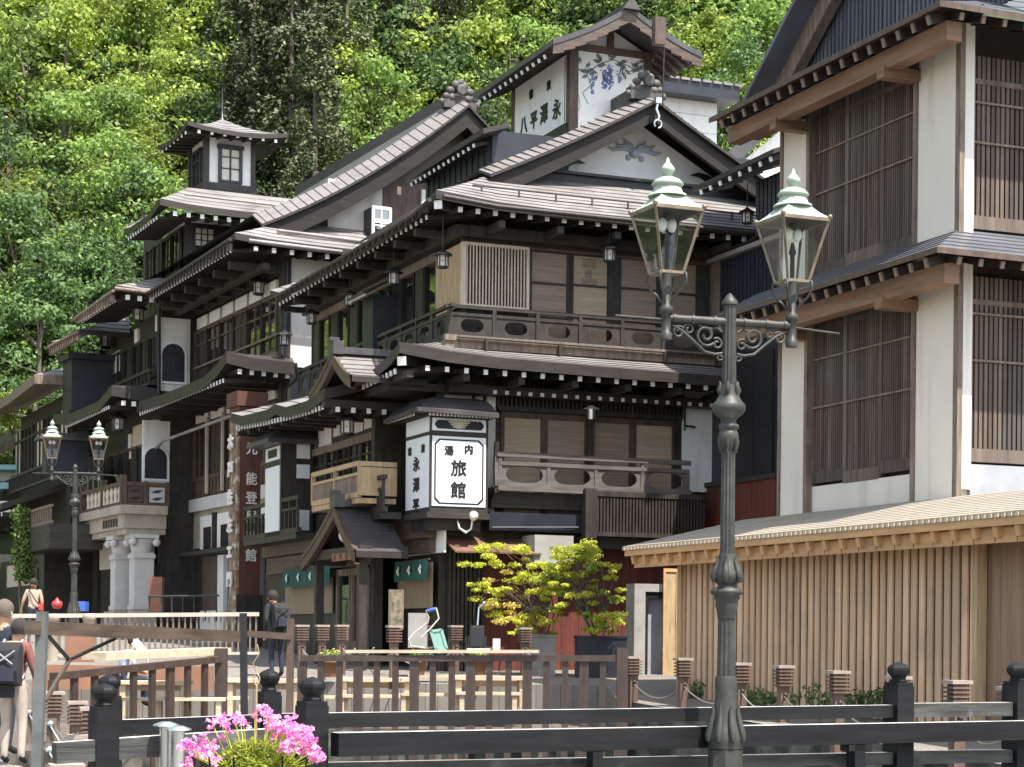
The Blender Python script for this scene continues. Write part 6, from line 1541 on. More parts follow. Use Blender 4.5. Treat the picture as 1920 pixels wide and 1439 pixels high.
# ================================================================ twin gas-style street lamps
LB = -1.45      # base height relative to the eye
def ly(py): return (1204 - py)/250 - LB
def lamp_proto():
    e = empty('street_lamp', (0, 0, 0))
    mb = MB(); mb.lathe([(.13, 0), (.13, ly(1406)), (.115, ly(1404))], n=8, smooth=False, rot=pi/8); mb.build('plinth', M_['metal'], e)
    mb = MB()
    prof = [(32, 1404), (33, 1394), (34, 1382), (29, 1368), (24, 1350), (22, 1330), (20.5, 1300), (21, 1275), (19, 1268)]
    mb.lathe([(r/250, ly(y)) for r, y in prof], n=16)
    for k in range(8):      # acanthus leaves on the foot
        a = k*pi/4; c, s = cos(a), sin(a)
        mb.tube([(c*r/250, s*r/250, ly(y)) for r, y in ((35, 1390), (34, 1378), (28, 1355), (24, 1335), (27, 1322))], [.02, .03, .024, .016, .006], 6)
    mb.build('foot', M_['metal'], e)
    for a_, b_ in (((19, 1270), (17, 1157)), ((15, 1052), (14, 838)), ((14.5, 724), (13, 572))):
        mb = MB(); mb.lathe([(a_[0]*.93/250, ly(a_[1])), (b_[0]*.93/250, ly(b_[1]))], n=24, flute=.12, smooth=False); mb.build('shaft', M_['metal'], e)
    mb = MB(); mb.lathe([(15/250, ly(572)), (15/250, ly(566)), (10/250, ly(560)), (5/250, ly(553)), (1/250, ly(550))], n=12)
    mb.build('top_knob', M_['metal'], e)
    for prof in ([(17, 1160), (19, 1145), (22, 1135), (21, 1128), (25, 1122), (24, 1117), (30, 1114), (31, 1109), (27, 1104), (18, 1101), (17, 1097), (22, 1093), (26, 1083), (25, 1074), (19, 1060), (16, 1045), (15, 1038)],
                 [(13, 845), (16, 836), (18, 826), (19.5, 818), (17, 810), (15, 807), (19, 804), (19, 797), (14, 794), (15, 786), (26, 778), (32, 768), (31, 759), (24, 752), (19, 742), (18, 732), (16, 722)]):
        mb = MB(); mb.lathe([(r/250, ly(y)) for r, y in prof], n=18)
        low = prof[0][1] > 1000
        for k in range(6):
            a = k*pi/3; c, s_ = cos(a), sin(a)
            for pts, w_ in (((((26, 1092), (28, 1082), (24, 1068), (18, 1052), (22, 1043)), [.015, .028, .022, .014, .006]),) if low else
                            ((((17, 742), (20, 732), (17, 722), (19, 716)), [.012, .02, .014, .005]), (((17, 824), (17, 834), (15, 845), (18, 850)), [.02, .018, .01, .004]))):
                mb.tube([(c*r/250, s_*r/250, ly(y)) for r, y in pts], w_, 6)
        mb.build('collar', M_['metal'], e)
    az = ly(604)
    mb = MB(); mb.tube([(-.52, 0, az), (.52, 0, az)], .030, 8)
    for x in (-.45, -.3, -.12, .12, .3, .45): k = len(mb.v); mb.lathe([(.036, -.012), (.036, .012)], (0, 0, 0), 8); mb.v[k:] = [(x + v[2], v[0], az + v[1]) for v in mb.v[k:]]
    mb.build('arm', M_['metal'], e)
    def spiral(cx, cz, r0, r1, a0, turns, n=22): return [(cx + (r0+(r1-r0)*i/n)*cos(a0+turns*2*pi*i/n), 0, cz + (r0+(r1-r0)*i/n)*sin(a0+turns*2*pi*i/n)) for i in range(n+1)]
    for s in (-1, 1):
        mb = MB()
        T = lambda pts: [(p[0]*s, p[1], p[2]) for p in pts]
        mb.tube(T([(.06, 0, az-.24), (.12, 0, az-.25), (.20, 0, az-.235), (.29, 0, az-.16), (.38, 0, az-.09), (.46, 0, az-.05)]), .013, 6)
        mb.tube(T(spiral(.19, az-.11, .085, .02, -2.4, 1.4)), .012, 6); mb.tube(T(spiral(.33, az-.075, .045, .012, 0, 1.2)), .009, 6)
        mb.tube(T(spiral(.41, az-.10, .05, .015, 2.5, -1.3)), .011, 6); mb.tube(T(spiral(.10, az-.17, .045, .012, 1, 1.2)), .010, 6)
        mb.tube(T(spiral(.07, az-.27, .03, .01, 1.5, -1.1)), .009, 6); mb.tube(T([(.06, 0, az-.08), (.10, 0, az-.05), (.15, 0, az-.06), (.25, 0, az-.04)]), .010, 6)
        mb.build('scroll_bracket', M_['metal'], e)
        # lantern
        x0 = .51*s; l = empty('lantern', (0, 0, 0)); l.parent = e; l.location = (x0, 0, ly(522)); l.rotation_euler = (0, 0, .1)
        mb = MB(); mb.lathe([(.045, -.49), (.048, -.44), (.035, -.43), (.035, -.30), (.05, -.29), (.05, -.25), (.032, -.23), (.036, 0)], n=12)
        mb.tube([(0, 0, -.34), (.42*s if s > 0 else -.42, 0, -.36 if s > 0 else -.34)], .009, 6)
        mb.build('stem', M_['metal'], l)
        mb = MB()
        for k in range(4):
            a = k*pi/2 + pi/4; c, sn = cos(a), sin(a)
            mb.tube([(c*r, sn*r, z) for r, z in ((.035, -.21), (.07, -.16), (.12, -.12), (.155, -.06), (.15, 0), (.12, .005))], .010, 6)
        mb.build('frog_scroll', M_['metal'], l)
        hb, ht, zb, zt = .092, .197, .0, .455
        mb = MB()
        for i in range(4):
            a = pi/4 + i*pi/2; b = a + pi/2; q = 2**.5
            A, Bp = (hb*q*cos(a), hb*q*sin(a), zb), (ht*q*cos(a), ht*q*sin(a), zt); C, D = (hb*q*cos(b), hb*q*sin(b), zb), (ht*q*cos(b), ht*q*sin(b), zt)
            mb.beam(A, Bp, .018, .018); mb.beam(A, C, .02, .02); mb.beam(Bp, D, .026, .026)
            mb.ball((Bp[0]*1.03, Bp[1]*1.03, Bp[2]+.02), .022, 6)
        mb.build('frame', M_['brass'], l)
        mb = MB()
        for i in range(4):
            a = pi/4 + i*pi/2; b = a + pi/2; q = 2**.5*.985
            mb.add([(hb*q*cos(a), hb*q*sin(a), zb+.01), (hb*q*cos(b), hb*q*sin(b), zb+.01), (ht*q*cos(b), ht*q*sin(b), zt-.01), (ht*q*cos(a), ht*q*sin(a), zt-.01)], [(0, 1, 2, 3)])
        mb.build('glass', M_['glass'], l)
        mb = MB(); q = 2**.5; rt = [(ht*q*1.04, zt+0.010), (ht*q*.98, zt+0.024), (ht*q*.74, zt+0.060), (ht*q*.52, zt+0.108), (.125, zt+0.120)]
        mb.lathe(rt, n=4, rot=pi/4, smooth=False); mb.lathe([(.15, zt+0.116), (.14, zt+0.132), (.12, zt+0.140), (.105, zt+0.176), (.095, zt+0.192), (.115, zt+0.196), (.122, zt+0.208), (.095, zt+0.240), (.05, zt+0.260), (.03, zt+0.264)], n=16)
        rf = mb.build('roof', M_['copper'], l)
        mb = MB(); mb.lathe([(.02, zt+0.256), (.038, zt+0.288), (.052, zt+0.308), (.052, zt+0.328), (.035, zt+0.352), (.016, zt+0.372), (.014, zt+0.392), (.004, zt+0.408)], n=12); mb.build('finial', M_['copper'], rf)
        mb = MB(); mb.box(-ht*.97, ht*.97, -ht*.97, ht*.97, zt-.012, zt+.004); mb.build('burner_plate', M_['black'], l)
        mb = MB(); mb.lathe([(.018, .0), (.018, .2), (.03, .22), (.012, .3)], n=8); mb.tube([(0, 0, .4), (0, 0, zt)], .03, 8); mb.build('burner', M_['metal'], l)
        mb = MB(); mb.ball((.04, .0, .36), .038, 8, 0, (1, 1, 1.4)); mb.ball((-.04, .0, .36), .038, 8, 0, (1, 1, 1.4)); mb.build('mantle', M_['white'], l)
    return e
la = lamp_proto(); b = at(1375, 604, 14.8); la.location = (b.x - .028, 14.8, LB); la.rotation_euler = (0, 0, .30)
tag(la, 'ornate twin-lantern cast-iron street lamp in the right foreground', 'street lamp', 'twin-lantern street lamps')
lb = copy_tree(la); q = at(141, 888, 44); lb.location = (q.x, q.y, q.z - (ly(604))); lb.rotation_euler = (0, 0, .12)
tag(lb, 'twin-lantern street lamp far off at the left in front of the stone balcony', 'street lamp', 'twin-lantern street lamps')
# ================================================================ louvred bollard lights with chains
M_['bollwood'] = mat('reddish_brown_bollard_timber', (.12, .075, .055), .65, .3, 3, (3, 3, .6))
M_['boll_top'] = mat('pale_bollard_cap', (.33, .26, .225), .6, .2, 3)  # cap coloured paler than the post timber
def bollard_proto():
    e = empty('bollard_light', (0, 0, 0))
    mb = MB(); mb.box(-.075, .075, -.075, .075, -.9, 0); mb.build('post', M_['bollwood'], e)
    mb = MB(); mb.box(-.09, .09, -.09, .09, 0, .30)
    for k in range(5): mb.box(-.13+.008*(k == 0), .13, -.13, .13, .02 + k*.055, .045 + k*.055)
    hd = mb.build('louvre_head', M_['bollwood'], e)
    mb = MB(); mb.box(-.14, .14, -.14, .14, .30, .345); mb.build('cap', M_['boll_top'], hd)
    mb = MB(); mb.ball((0, -.08, -.12), .04, 8); mb.build('eye_bolt', M_['metal'], e)
    return e
bp_ = bollard_proto(); b_used = [0]; bl_pos = {}
def bollard(px, top, w, label, chain_to=None):
    d = .243*FPX/w; c = at(px, top, d)
    o = bp_ if not b_used[0] else copy_tree(bp_); b_used[0] = 1
    o.location = (c.x, c.y, c.z - .31); o.rotation_euler = (0, 0, .3); o.scale = (.9, .9, .9)
    tag(o, label, 'bollard', 'louvred bollard lights with chains'); return o
def chain(a, b, owner, sag=.22):
    pa, pb_ = Vector(a.location) + Vector((0, -.05, -.12)), Vector(b.location) + Vector((0, -.05, -.12))
    mb = MB(); R = Matrix.Rotation(-a.rotation_euler.z, 3, 'Z') * (1/.9)
    pts = []
    for i in range(13):
        t = i/12; p = lerp(pa, pb_, t); p.z -= sag*4*t*(1-t); pts.append(R @ (p - Vector(a.location)))
    mb.tube(pts, .014, 5); mb.build('chain', M_['steel'], a)
def row(items):
    obs = [bollard(*i) for i in items]
    for a, b in zip(obs, obs[1:]): chain(a, b, a)
    return obs
row([(1187, 1231, 28, 'bollard light just right of the end of the brown deck railing'), (1281, 1234, 29, 'bollard light in front of the left corner of the pale timber fence'), (1389, 1243, 31, 'bollard light mostly hidden behind the foreground lamp post'),
     (1469, 1248, 32, 'first bollard light right of the foreground lamp post'), (1571, 1258, 35, 'second bollard light right of the foreground lamp post'), (1684, 1268, 38, 'bollard light hidden behind a black bridge post'), (1795, 1276, 41, 'bollard light near the end of the pale fence, between two bridge posts'), (1898, 1288, 44, 'rightmost bollard light beside the last bridge post')])
row([(566, 1172, 24, 'bollard light leftmost of the far row behind the deck'), (604, 1172, 24, 'second bollard light from the left in the far row, under the green curtain'), (641, 1172, 23, 'third bollard light of the far row, by the door frame'), (688, 1173, 20, 'reddish bollard light before the porch door'),
     (739, 1173, 26, 'bollard light right of the porch post'), (795, 1173, 22, 'bollard light beside the white tube hand cart'), (854, 1173, 23, 'bollard light right of the hand cart'), (915, 1175, 21, 'dark bollard light left of the grey planter'), (984, 1177, 23, 'dark bollard light in front of the grey planter')])
row([(103, 1297, 34, 'farthest bollard light of the group at the lower left'), (145, 1315, 36, 'second bollard light of the group at the lower left'), (170, 1326, 40, 'bollard light half hidden by the left bridge post'), (152, 1378, 50, 'large reddish-capped bollard light near the left bridge post'), (141, 1401, 54, 'large pale-capped bollard light at the lower left'), (125, 1433, 62, 'bollard light cut off by the bottom edge at the left')])
# small chain posts at the lower left
for i, (px, top, w_) in enumerate(((57, 1325, 13), (97, 1345, 15), (95, 1392, 17))):
    d = .12*FPX/w_ * .8; c = at(px, top, d); o = empty('chain_post', (c.x, c.y, c.z-1.0))
    tag(o, ('slim grey chain post behind the slanting metal frame post', 'slim grey chain post with a round top beside the bollard lights', 'grey chain post lowest at the left')[i], 'post', 'chain posts at the lower left')
    mb = MB(); mb.box(-.05, .05, -.05, .05, -.4, .98); mb.build('post', M_['oldwood'], o); mb = MB(); mb.ball((0, -.06, .92), .045, 8)
    mb.tube([(0, -.07, .9), (.12, -.1, .7), (.3, -.12, .62), (.46, -.1, .72)], .014, 5); mb.build('chain', M_['steel'], o)
# ================================================================ terrace: railings, tables, benches
M_['deckwood'] = mat('red_brown_deck_timber', (.048, .030, .023), .6, .35, 2.5, (3, 3, .7), wear=((.085, .058, .044), 1.3, .6))
M_['tablewood'] = mat('sun_bleached_table_timber', (.50, .40, .28), .65, .2, 2.5, (1, 6, 6), wear=((.38, .31, .23), 1.6, .55))
def deck_rail(name, a, da, b, db, h, n, label, post_b=True, m='deckwood'):
    p, q = at(*a, da), at(*b, db); z0 = -h
    o = empty(name, (p.x, p.y, p.z - h)); tag(o, label, 'railing', 'brown deck railings')
    D = q - p
    mb = MB(); mb.beam((0, 0, h-.05), (D.x, D.y, D.z+h-.05), .13, .10); mb.build('top_rail', M_[m], o)
    for i in range(n+1):
        t = i/n; c = D*t; w_ = .05 if i % 3 else .075
        mb = MB(); mb.box(-w_/1.0, w_/1.0, -.035, .035, -.6, h-.1); x = mb.build('baluster', M_[m], o); x.location = (c.x, c.y, c.z); x.rotation_euler = (0, 0, math.atan2(D.y, D.x))
    if post_b:
        mb = MB(); mb.box(-.09, .09, -.09, .09, -.6, h+.12); x = mb.build('end_post', M_[m], o); x.location = D
    return o
dr = deck_rail('deck_railing', (567, 1229), 32.3, (1167, 1229), 31.9, 1.15, 17, 'long red-brown railing along the front of the table terrace')
dl = deck_rail('deck_railing', (100, 1262), 27.0, (415, 1230), 31.0, 1.15, 9, 'red-brown railing at left carrying a pale board', True)
mb = MB(); p, q = at(176, 1231, 28.2), at(412, 1221, 31.5); mb.beam(p, q, .42, .11); o = mb.build('pale_plank', M_['tablewood']); tag(o, 'thick pale plank lying on the left deck railing', 'plank')
mb = MB(); p, q = at(650, 1222, 32.3), at(1010, 1222, 32.0); mb.beam(p, q, .25, .05); o = mb.build('pale_plank', M_['tablewood']); tag(o, 'thin pale plank lying on the long deck railing', 'plank')
def table_proto():
    e = empty('picnic_table', (0, 0, 0))
    mb = MB()
    for k in range(4): mb.box(-.68, .68, -.36 + k*.182, -.36 + k*.182 + .174, .68, .74)
    mb.build('top', M_['tablewood'], e)
    for x in (-.55, .55):
        for y in (-.26, .26): mb = MB(); mb.box(x-.05, x+.05, y-.04, y+.04, 0, .68); mb.build('leg', M_['tablewood'], e)
    mb = MB(); mb.box(-.55, .55, -.03, .03, .56, .66); mb.build('apron', M_['tablewood'], e)
    return e
def bench_proto():
    e = empty('stool_bench', (0, 0, 0))
    mb = MB()
    for k in range(2): mb.box(-.55, .55, -.15 + k*.155, -.15 + k*.155 + .147, .40, .45)
    mb.build('seat', M_['tablewood'], e)
    for x in (-.45, .45): mb = MB(); mb.box(x-.04, x+.04, -.12, .12, 0, .40); mb.build('leg', M_['tablewood'], e)
    return e
tp_, bp2 = table_proto(), bench_proto(); us = [0, 0]
def furn(i, px, py, d, rz, label, cat, grp, hh, s=1.):
    o = (tp_, bp2)[i]
    if us[i]: o = copy_tree(o)
    us[i] = 1; c = at(px, py, d); o.location = (c.x, c.y, c.z - hh*s); o.rotation_euler = (0, 0, rz); o.scale = (s, s, s)
    tag(o, label, cat, grp)
TG, BG = 'pale timber tables on the terrace', 'pale timber benches on the terrace'
furn(0, 918, 1268, 34.2, .08, 'pale timber table behind the middle of the long deck railing', 'table', TG, .74); furn(0, 705, 1271, 34.6, .05, 'pale timber table left along the long deck railing', 'table', TG, .74)
furn(0, 495, 1273, 33.6, .05, 'pale timber table behind the thin post at the left of the long railing', 'table', TG, .74); furn(0, 290, 1277, 30.8, .1, 'pale timber table behind the left deck railing', 'table', TG, .74, .85)
for px, py, d, lab in ((915, 1298, 33.8, 'bench under the front of the middle table'), (690, 1303, 34.0, 'bench before the left table of the long railing'), (805, 1300, 34.4, 'bench between the two tables of the long railing'), (820, 1266, 37, 'bench behind the tables near the bollard lights'),
                       (600, 1305, 34.0, 'bench at the left end of the long railing'), (265, 1308, 30, 'bench behind the left deck railing, left of two'), (355, 1308, 30.2, 'bench behind the left deck railing, right of two'), (400, 1306, 31.2, 'bench by the right end post of the left deck railing')):
    furn(1, px, py, d, .08, lab, 'bench', BG, .45)
M_['terracotta'] = mat('terracotta_boards', (.25, .125, .075), .7, .15, 1.5)
def slab(name, a, b, d, th, m, label, cat, grp=None):
    p, q = at(a[0], b[1], d), at(b[0], a[1], d)
    mb = MB(); mb.box(0, q.x-p.x, 0, th, 0, q.z-p.z); o = mb.build(name, M_[m]); o.location = p; tag(o, label, cat, grp); return o
slab('terracotta_screen', (122, 1193), (175, 1242), 34, .08, 'terracotta', 'square terracotta screen behind the left end of the timber frame', 'screen')
slab('terracotta_wall', (60, 1250), (400, 1292), 35.8, .1, 'terracotta', 'low terracotta wall behind the left deck railing', 'wall')
# far bridge balustrade with pale top rail
fb = empty('footbridge_balustrade', at(-40, 1225, 41)); tag(fb, 'far footbridge balustrade with a pale top rail and thin upright bars', 'balustrade')
M_['palerail'] = mat('pale_painted_rail', (.44, .40, .34), .5, .1, 3); M_['bar'] = mat('brown_grey_bars', (.16, .125, .10), .6, .3, 3)
P0 = at(-40, 1225, 41); A, Bq = at(-40, 1156, 41) - P0, at(486, 1152, 41.5) - P0
mb = MB(); mb.beam(A, Bq, .14, .085); mb.beam(A + Vector((0, 0, -.82)), Bq + Vector((0, 0, -.82)), .08, .06); mb.build('rail', M_['palerail'], fb)
for i in range(47):
    t = (i+.5)/47; c = lerp(A, Bq, t); mb = MB(); mb.box(-.018, .018, -.018, .018, -.82, -.05)
    if i == 0: bme = mb.mesh('bar', [M_['palerail'] if False else M_['bar']])
    link('bar', bme, fb, c)
for px in (98, 166, 25):
    c = lerp(A, Bq, (px+40)/526); mb = MB(); mb.lathe([(.13, -.95), (.13, -.1), (.15, -.08), (.15, .02), (.13, .04)], n=12); mb.build('stone_post', M_['stone'], fb, c)
# timber frame at the left
tf = empty('open_pergola', at(75, 1445, 16.5)); tag(tf, 'open pergola of a slanting grey post, a brown crossbeam and two dark uprights at left', 'pergola')
T0 = at(75, 1445, 16.5)
def tb(a, da, b, db, w, h, m, name):
    mb = MB(); mb.beam(at(*a, da)-T0, at(*b, db)-T0, w, h); return mb.build(name, M_[m], tf)
M_['greymetal'] = mat('grey_painted_steel', (.11, .115, .11), .5, .25, 5)
tb((80, 1147), 16.5, (68, 1470), 16.5, .085, .085, 'greymetal', 'post'); tb((52, 1177), 16.3, (448, 1194), 20.5, .06, .115, 'brown_h', 'crossbeam')
tb((456, 1150), 20.5, (458, 1345), 20.5, .07, .07, 'black', 'upright'); tb((545, 1160), 21.5, (543, 1345), 21.5, .075, .075, 'brown', 'upright')
tb((453, 1188), 20.5, (545, 1194), 21.5, .05, .07, 'brown_h', 'crossbeam')
tb((90, 1192), 16.6, (130, 1238), 17, .025, .025, 'black', 'brace'); tb((130, 1238), 17, (215, 1198), 18, .025, .025, 'black', 'brace'); tb((130, 1238), 17, (85, 1315), 16.6, .03, .03, 'brown', 'brace')
# ================================================================ planters with maples
def maple(name, box_px, d, m_box, crown, leaf, label, seed, n=78):
    (x0, y0), (x1, y1) = box_px; p = at((x0+x1)/2, y1, d); top = at(x0, y0, d).z; hw = (x1-x0)/2/FPX*d
    e = empty('planter', (p.x, p.y, top-.55)); e.rotation_euler = (0, 0, .1); tag(e, label[0], 'planter', 'planters with maples')
    mb = MB(); h = .55; mb.box(-hw, hw, -hw*.5, hw*.5, -.3, h-.04); mb.box(-hw-.02, hw+.02, -hw*.5-.02, -hw*.5+.06, h-.05, h); mb.box(-hw-.02, hw+.02, hw*.5-.06, hw*.5+.02, h-.05, h); mb.box(-hw-.02, -hw+.06, -hw*.5, hw*.5, h-.05, h); mb.box(hw-.06, hw+.02, -hw*.5, hw*.5, h-.05, h)
    mb.build('box', M_[m_box], e); mb = MB(); mb.box(-hw+.05, hw-.05, -hw*.5+.05, hw*.5-.05, h-.06, h-.03); mb.build('soil', M_['soil'], e)
    rnd = random.Random(seed); t = empty('maple', (p.x, p.y, top-.05)); tag(t, label[1], 'tree', 'potted maples')
    tr, cl, c2 = MB(), MB(), MB()
    stems = []
    for k in range(5): a = rnd.uniform(-.22, .22); stems.append([(a*.5*hw*3, rnd.uniform(-.1, .1), 0), (a*2.2, rnd.uniform(-.2, .2), .7), (a*4.2, rnd.uniform(-.3, .3), 1.35)])
    for s_ in stems: tr.tube(s_, [.022, .015, .006], 5)
    for i in range(n):
        u = rnd.random(); px = crown[0] + (crown[2]-crown[0])*rnd.random(); py = crown[1] + (crown[3]-crown[1])*u
        # keep to a fan: wide in the upper middle, narrow at the foot
        cx = (crown[0]+crown[2])/2; k = [.55, .95, 1.0, .85, .6][min(4, int(u*5))]; px = cx + (px-cx)*k + crown[4]*(u-.5)
        c = at(px, py, d + rnd.uniform(-.5, .5)) - Vector(t.location)
        leaf_cloud(cl if rnd.random() < .75 else c2, rnd, c, rnd.uniform(.10, .21), 85, .066, .38)
        s_ = rnd.choice(stems); b0 = lerp(s_[1], s_[2], rnd.random())
        if i % 2: tr.tube([lerp(s_[0], s_[1], .7), lerp(b0, c, .5), c], [.010, .008, .003], 4)
    tr.build('trunk', M_['trunk'], t); cl.build('crown', LF[leaf[0]], t); c2.build('foliage_tips', LF[leaf[1]], t)
maple('a', ((993, 1190), (1040, 1228)), 39.7, 'concrete', (884, 1022, 1050, 1190, 60), ('maple', 'orange'), ('grey concrete planter under the orange-tinged maple', 'orange-tinged young maple in the grey planter'), 3)
maple('b', ((1080, 1192), (1172, 1232)), 39.2, 'navy', (1010, 1012, 1178, 1188, 55), ('maple', 'bright'), ('wide black planter box under the yellow-green maple', 'yellow-green young maple in the black planter'), 8, 110)
# ================================================================ things in front of the inn
hc = empty('hand_cart', at(800, 1222, 37)); tag(hc, 'white tube hand cart with a green tray leaning by the entrance', 'cart')
H0 = at(800, 1222, 37); T_ = lambda pts: [at(x, y, 37 + dz) - H0 for x, y, dz in pts]
mb = MB(); mb.tube(T_([(766, 1200, 0), (770, 1212, 0), (800, 1216, 0), (812, 1214, .1)]), .017, 8); mb.tube(T_([(766, 1200, 0), (780, 1184, .1), (802, 1168, .15), (804, 1158, .15), (799, 1146, .15), (818, 1141, .15), (823, 1160, .1), (808, 1178, .05), (790, 1196, 0)]), .016, 8); mb.build('tube_frame', M_['palerail'] if 'palerail' in M_ else M_['white'], hc)
M_['greenplastic'] = mat('pale_green_plastic', (.25, .42, .36), .5, .1, 3)
mb = MB(); q = T_([(808, 1184, -.1), (828, 1181, -.1), (838, 1217, -.1), (818, 1218, -.1)]); mb.add(q + [v + Vector((0, .1, 0)) for v in q], [(0, 1, 2, 3), (7, 6, 5, 4), (0, 4, 5, 1), (1, 5, 6, 2), (2, 6, 7, 3), (3, 7, 4, 0)])
for a, b in zip(q, q[1:] + q[:1]): mb.beam(a, b, .05, .03, up=(0, 1, 0))
mb.build('tray', M_['greenplastic'], hc)
M_['bluegrip'] = mat('blue_plastic_grip', (.05, .12, .45), .5, .1)
mb = MB(); mb.tube(T_([(801, 1146, .15), (817, 1142, .15)]), .034, 8); mb.build('grip', M_['bluegrip'], hc)
nb = slab('poster_board', (728, 1106), (757, 1180), 39, .06, 'oldwood', 'upright poster board with a dark floral picture right of the porch door', 'board')
M_['poster'] = mat('dark_floral_poster', (.06, .05, .03), .6, .5, 9, col2=(.34, .28, .18)); mb = MB(); mb.box(.03, .26, -.012, 0, .06, .72); mb.build('poster', M_['poster'], nb)
slab('white_notice', (924, 1198), (938, 1221), 37, .04, 'white', 'small white notice board left of the grey planter', 'notice')
slab('grey_bin', (765, 1150), (800, 1215), 38.5, .5, 'concrete', 'grey box behind the white tube hand cart', 'box')
hm = empty('scooter', at(895, 1222, 38)); tag(hm, 'black and white scooter front parked in front of the slatted shutters', 'scooter'); mb = MB(); mb.prism([(-.14, .1), (.3, .1), (.3, .34), (.05, .5), (-.1, .46)], 'x', -.13, .13); mb.box(-.18, .18, -.1, .3, .05, .3); mb.build('body', M_['black'], hm); mb = MB(); mb.box(-.2, .24, -.15, .1, -.02, .06); mb.build('fairing', M_['white'], hm); mb = MB(); mb.tube([(0, 0, .5), (.02, .1, .85), (.1, .1, .9)], .02, 6); mb.ball((.12, .05, .93), .045, 8); mb.build('mirror', M_['steel'], hm)
for i, (px, py, d) in enumerate(((783, 1248, 36.5), (620, 1252, 36.5), (896, 1250, 36.3))):
    o = empty('flower_pot', at(px, py+18, d)); tag(o, ('terracotta flower pot seen through the railing below the hand cart', 'yellow-flowered pot at the left end of the long railing', 'orange-flowered pot seen through the railing below the scooter')[i], 'flower pot', 'flower pots by the street edge')
    mb = MB(); mb.lathe([(.12, 0), (.17, .26), (.19, .26), (.19, .31), (.15, .31)], n=14); mb.build('pot', M_['terracotta'], o)
    mb = MB(); leaf_cloud(mb, random.Random(i), (0, 0, .38), .2, 120, .07, .6); mb.build('leaves', LF['mid'], o)
    if i: mb = MB(); leaf_cloud(mb, random.Random(i+5), (0, 0, .44), .19, 40, .06, .5); mb.build('blossoms', LF['orange'], o)
for i, (px, py, w_) in enumerate(((1335, 1305, 90), (1440, 1312, 110), (1590, 1316, 130))):      # low shrubs at the foot of the fence
    d = 33 - i*2.6; c = at(px, py, d); o = empty('low_shrub', (c.x, c.y, c.z-.15)); tag(o, ('low dark shrub at the left foot of the pale fence', 'low shrub behind the first bollard right of the lamp post', 'low shrub at the fence foot left of the black bridge post')[i], 'shrub', 'low shrubs along the pale fence')
    mb = MB(); rnd = random.Random(i)
    for k in range(9): leaf_cloud(mb, rnd, (-w_/FPX*d/2 + w_/FPX*d*k/8, rnd.uniform(-.2, .2), rnd.uniform(.1, .28)), .22, 70, .07, .7)
    mb.build('leaves', LF['deep'], o); mb = MB()
    for k in range(6): mb.tube([(-.4+k*.16, 0, -.2), (-.4+k*.17, 0, .2)], .012, 4)
    mb.build('stems', M_['trunk'], o)
# pots and boxes near the turret inn
slab('wooden_post_box', (279, 1082), (304, 1150), 55, .4, 'plaque', 'red-brown wooden cabinet by the columns of the stone balcony', 'cabinet'); slab('blue_crate', (141, 1128), (160, 1146), 48, .4, 'bluegrip', 'blue crate beside the foot of the far street lamp', 'crate')
M_['red'] = mat('red_glaze', (.45, .05, .04), .35, .1)
o = empty('red_urn', at(107, 1150, 47)); tag(o, 'round red urn behind the far footbridge', 'urn'); mb = MB(); mb.lathe([(.06, .1), (.12, .15), (.135, .21), (.11, .28), (.05, .30), (.05, .33), (.03, .34)], n=14); mb.build('body', M_['red'], o); mb = MB(); mb.ball((0, 0, .35), .025, 8); mb.build('knob', M_['red'], o)
gr = empty('steel_railing', at(230, 1180, 50)); tag(gr, 'thin dark steel railing in front of the ground floor of the turret inn', 'railing')
G0 = at(230, 1180, 50)
mb = MB(); mb.tube([at(278, 1119, 50)-G0, at(410, 1117, 49)-G0], .03, 6); mb.build('rail', M_['metal'], gr)
for k in range(7): mb = MB(); mb.tube([at(280+k*21, 1119, 50)-G0, at(280+k*21, 1165, 50)-G0], .022, 6); mb.build('upright', M_['metal'], gr)
# ================================================================ flowers in the very foreground
fp_ = empty('flower_basket', at(478, 1500, 6.2)); tag(fp_, 'round clump of pink flowers around bright green leaves at the bottom of the picture', 'flowers')
F0 = at(478, 1500, 6.2)
M_['pink'] = leafmat('pink_petals', (.55, .10, .36), (.85, .38, .66), .35)
LF['lime'] = leafmat('lime_leaves', (.36, .46, .05), (.66, .72, .16), .5)
rnd = random.Random(12)
mb = MB()
for k in range(3400):
    th, u = rnd.uniform(0, 2*pi), rnd.random(); r = .145*u**.5; h = .165*(1-(r/.15)**2)**.5 if r < .15 else 0
    c = Vector((r*cos(th)*1.0, r*sin(th), .02 + h*rnd.uniform(.75, 1.05)))
    a = Vector((cos(th)+rnd.gauss(0, .8), sin(th)+rnd.gauss(0, .8), .5+rnd.gauss(0, .6))).normalized(); b = a.cross(Vector((rnd.gauss(0, .5), rnd.gauss(0, .5)-.3, 1.))).normalized()
    s = rnd.uniform(.008, .013); mb.add([c - a*s*.2, c + a*s*.35 - b*s*.5, c + a*s*.95 - b*s*.2, c + a*s*1.05 + b*s*.15, c + a*s*.4 + b*s*.5], [(0, 1, 2, 3, 4)])
cl_ = mb.build('leaves', LF['lime'], fp_)
mb = MB(); st = MB()
hd = [(rnd.gauss(435, 26), rnd.gauss(1352, 8)) for _ in range(9)] + [(rnd.gauss(372, 16), rnd.gauss(1405, 16)) for _ in range(15)] + [(rnd.uniform(500, 600), 0) for _ in range(34)] + [(502, 1330), (505, 1340), (545, 1345), (478, 1335), (505, 1352)]
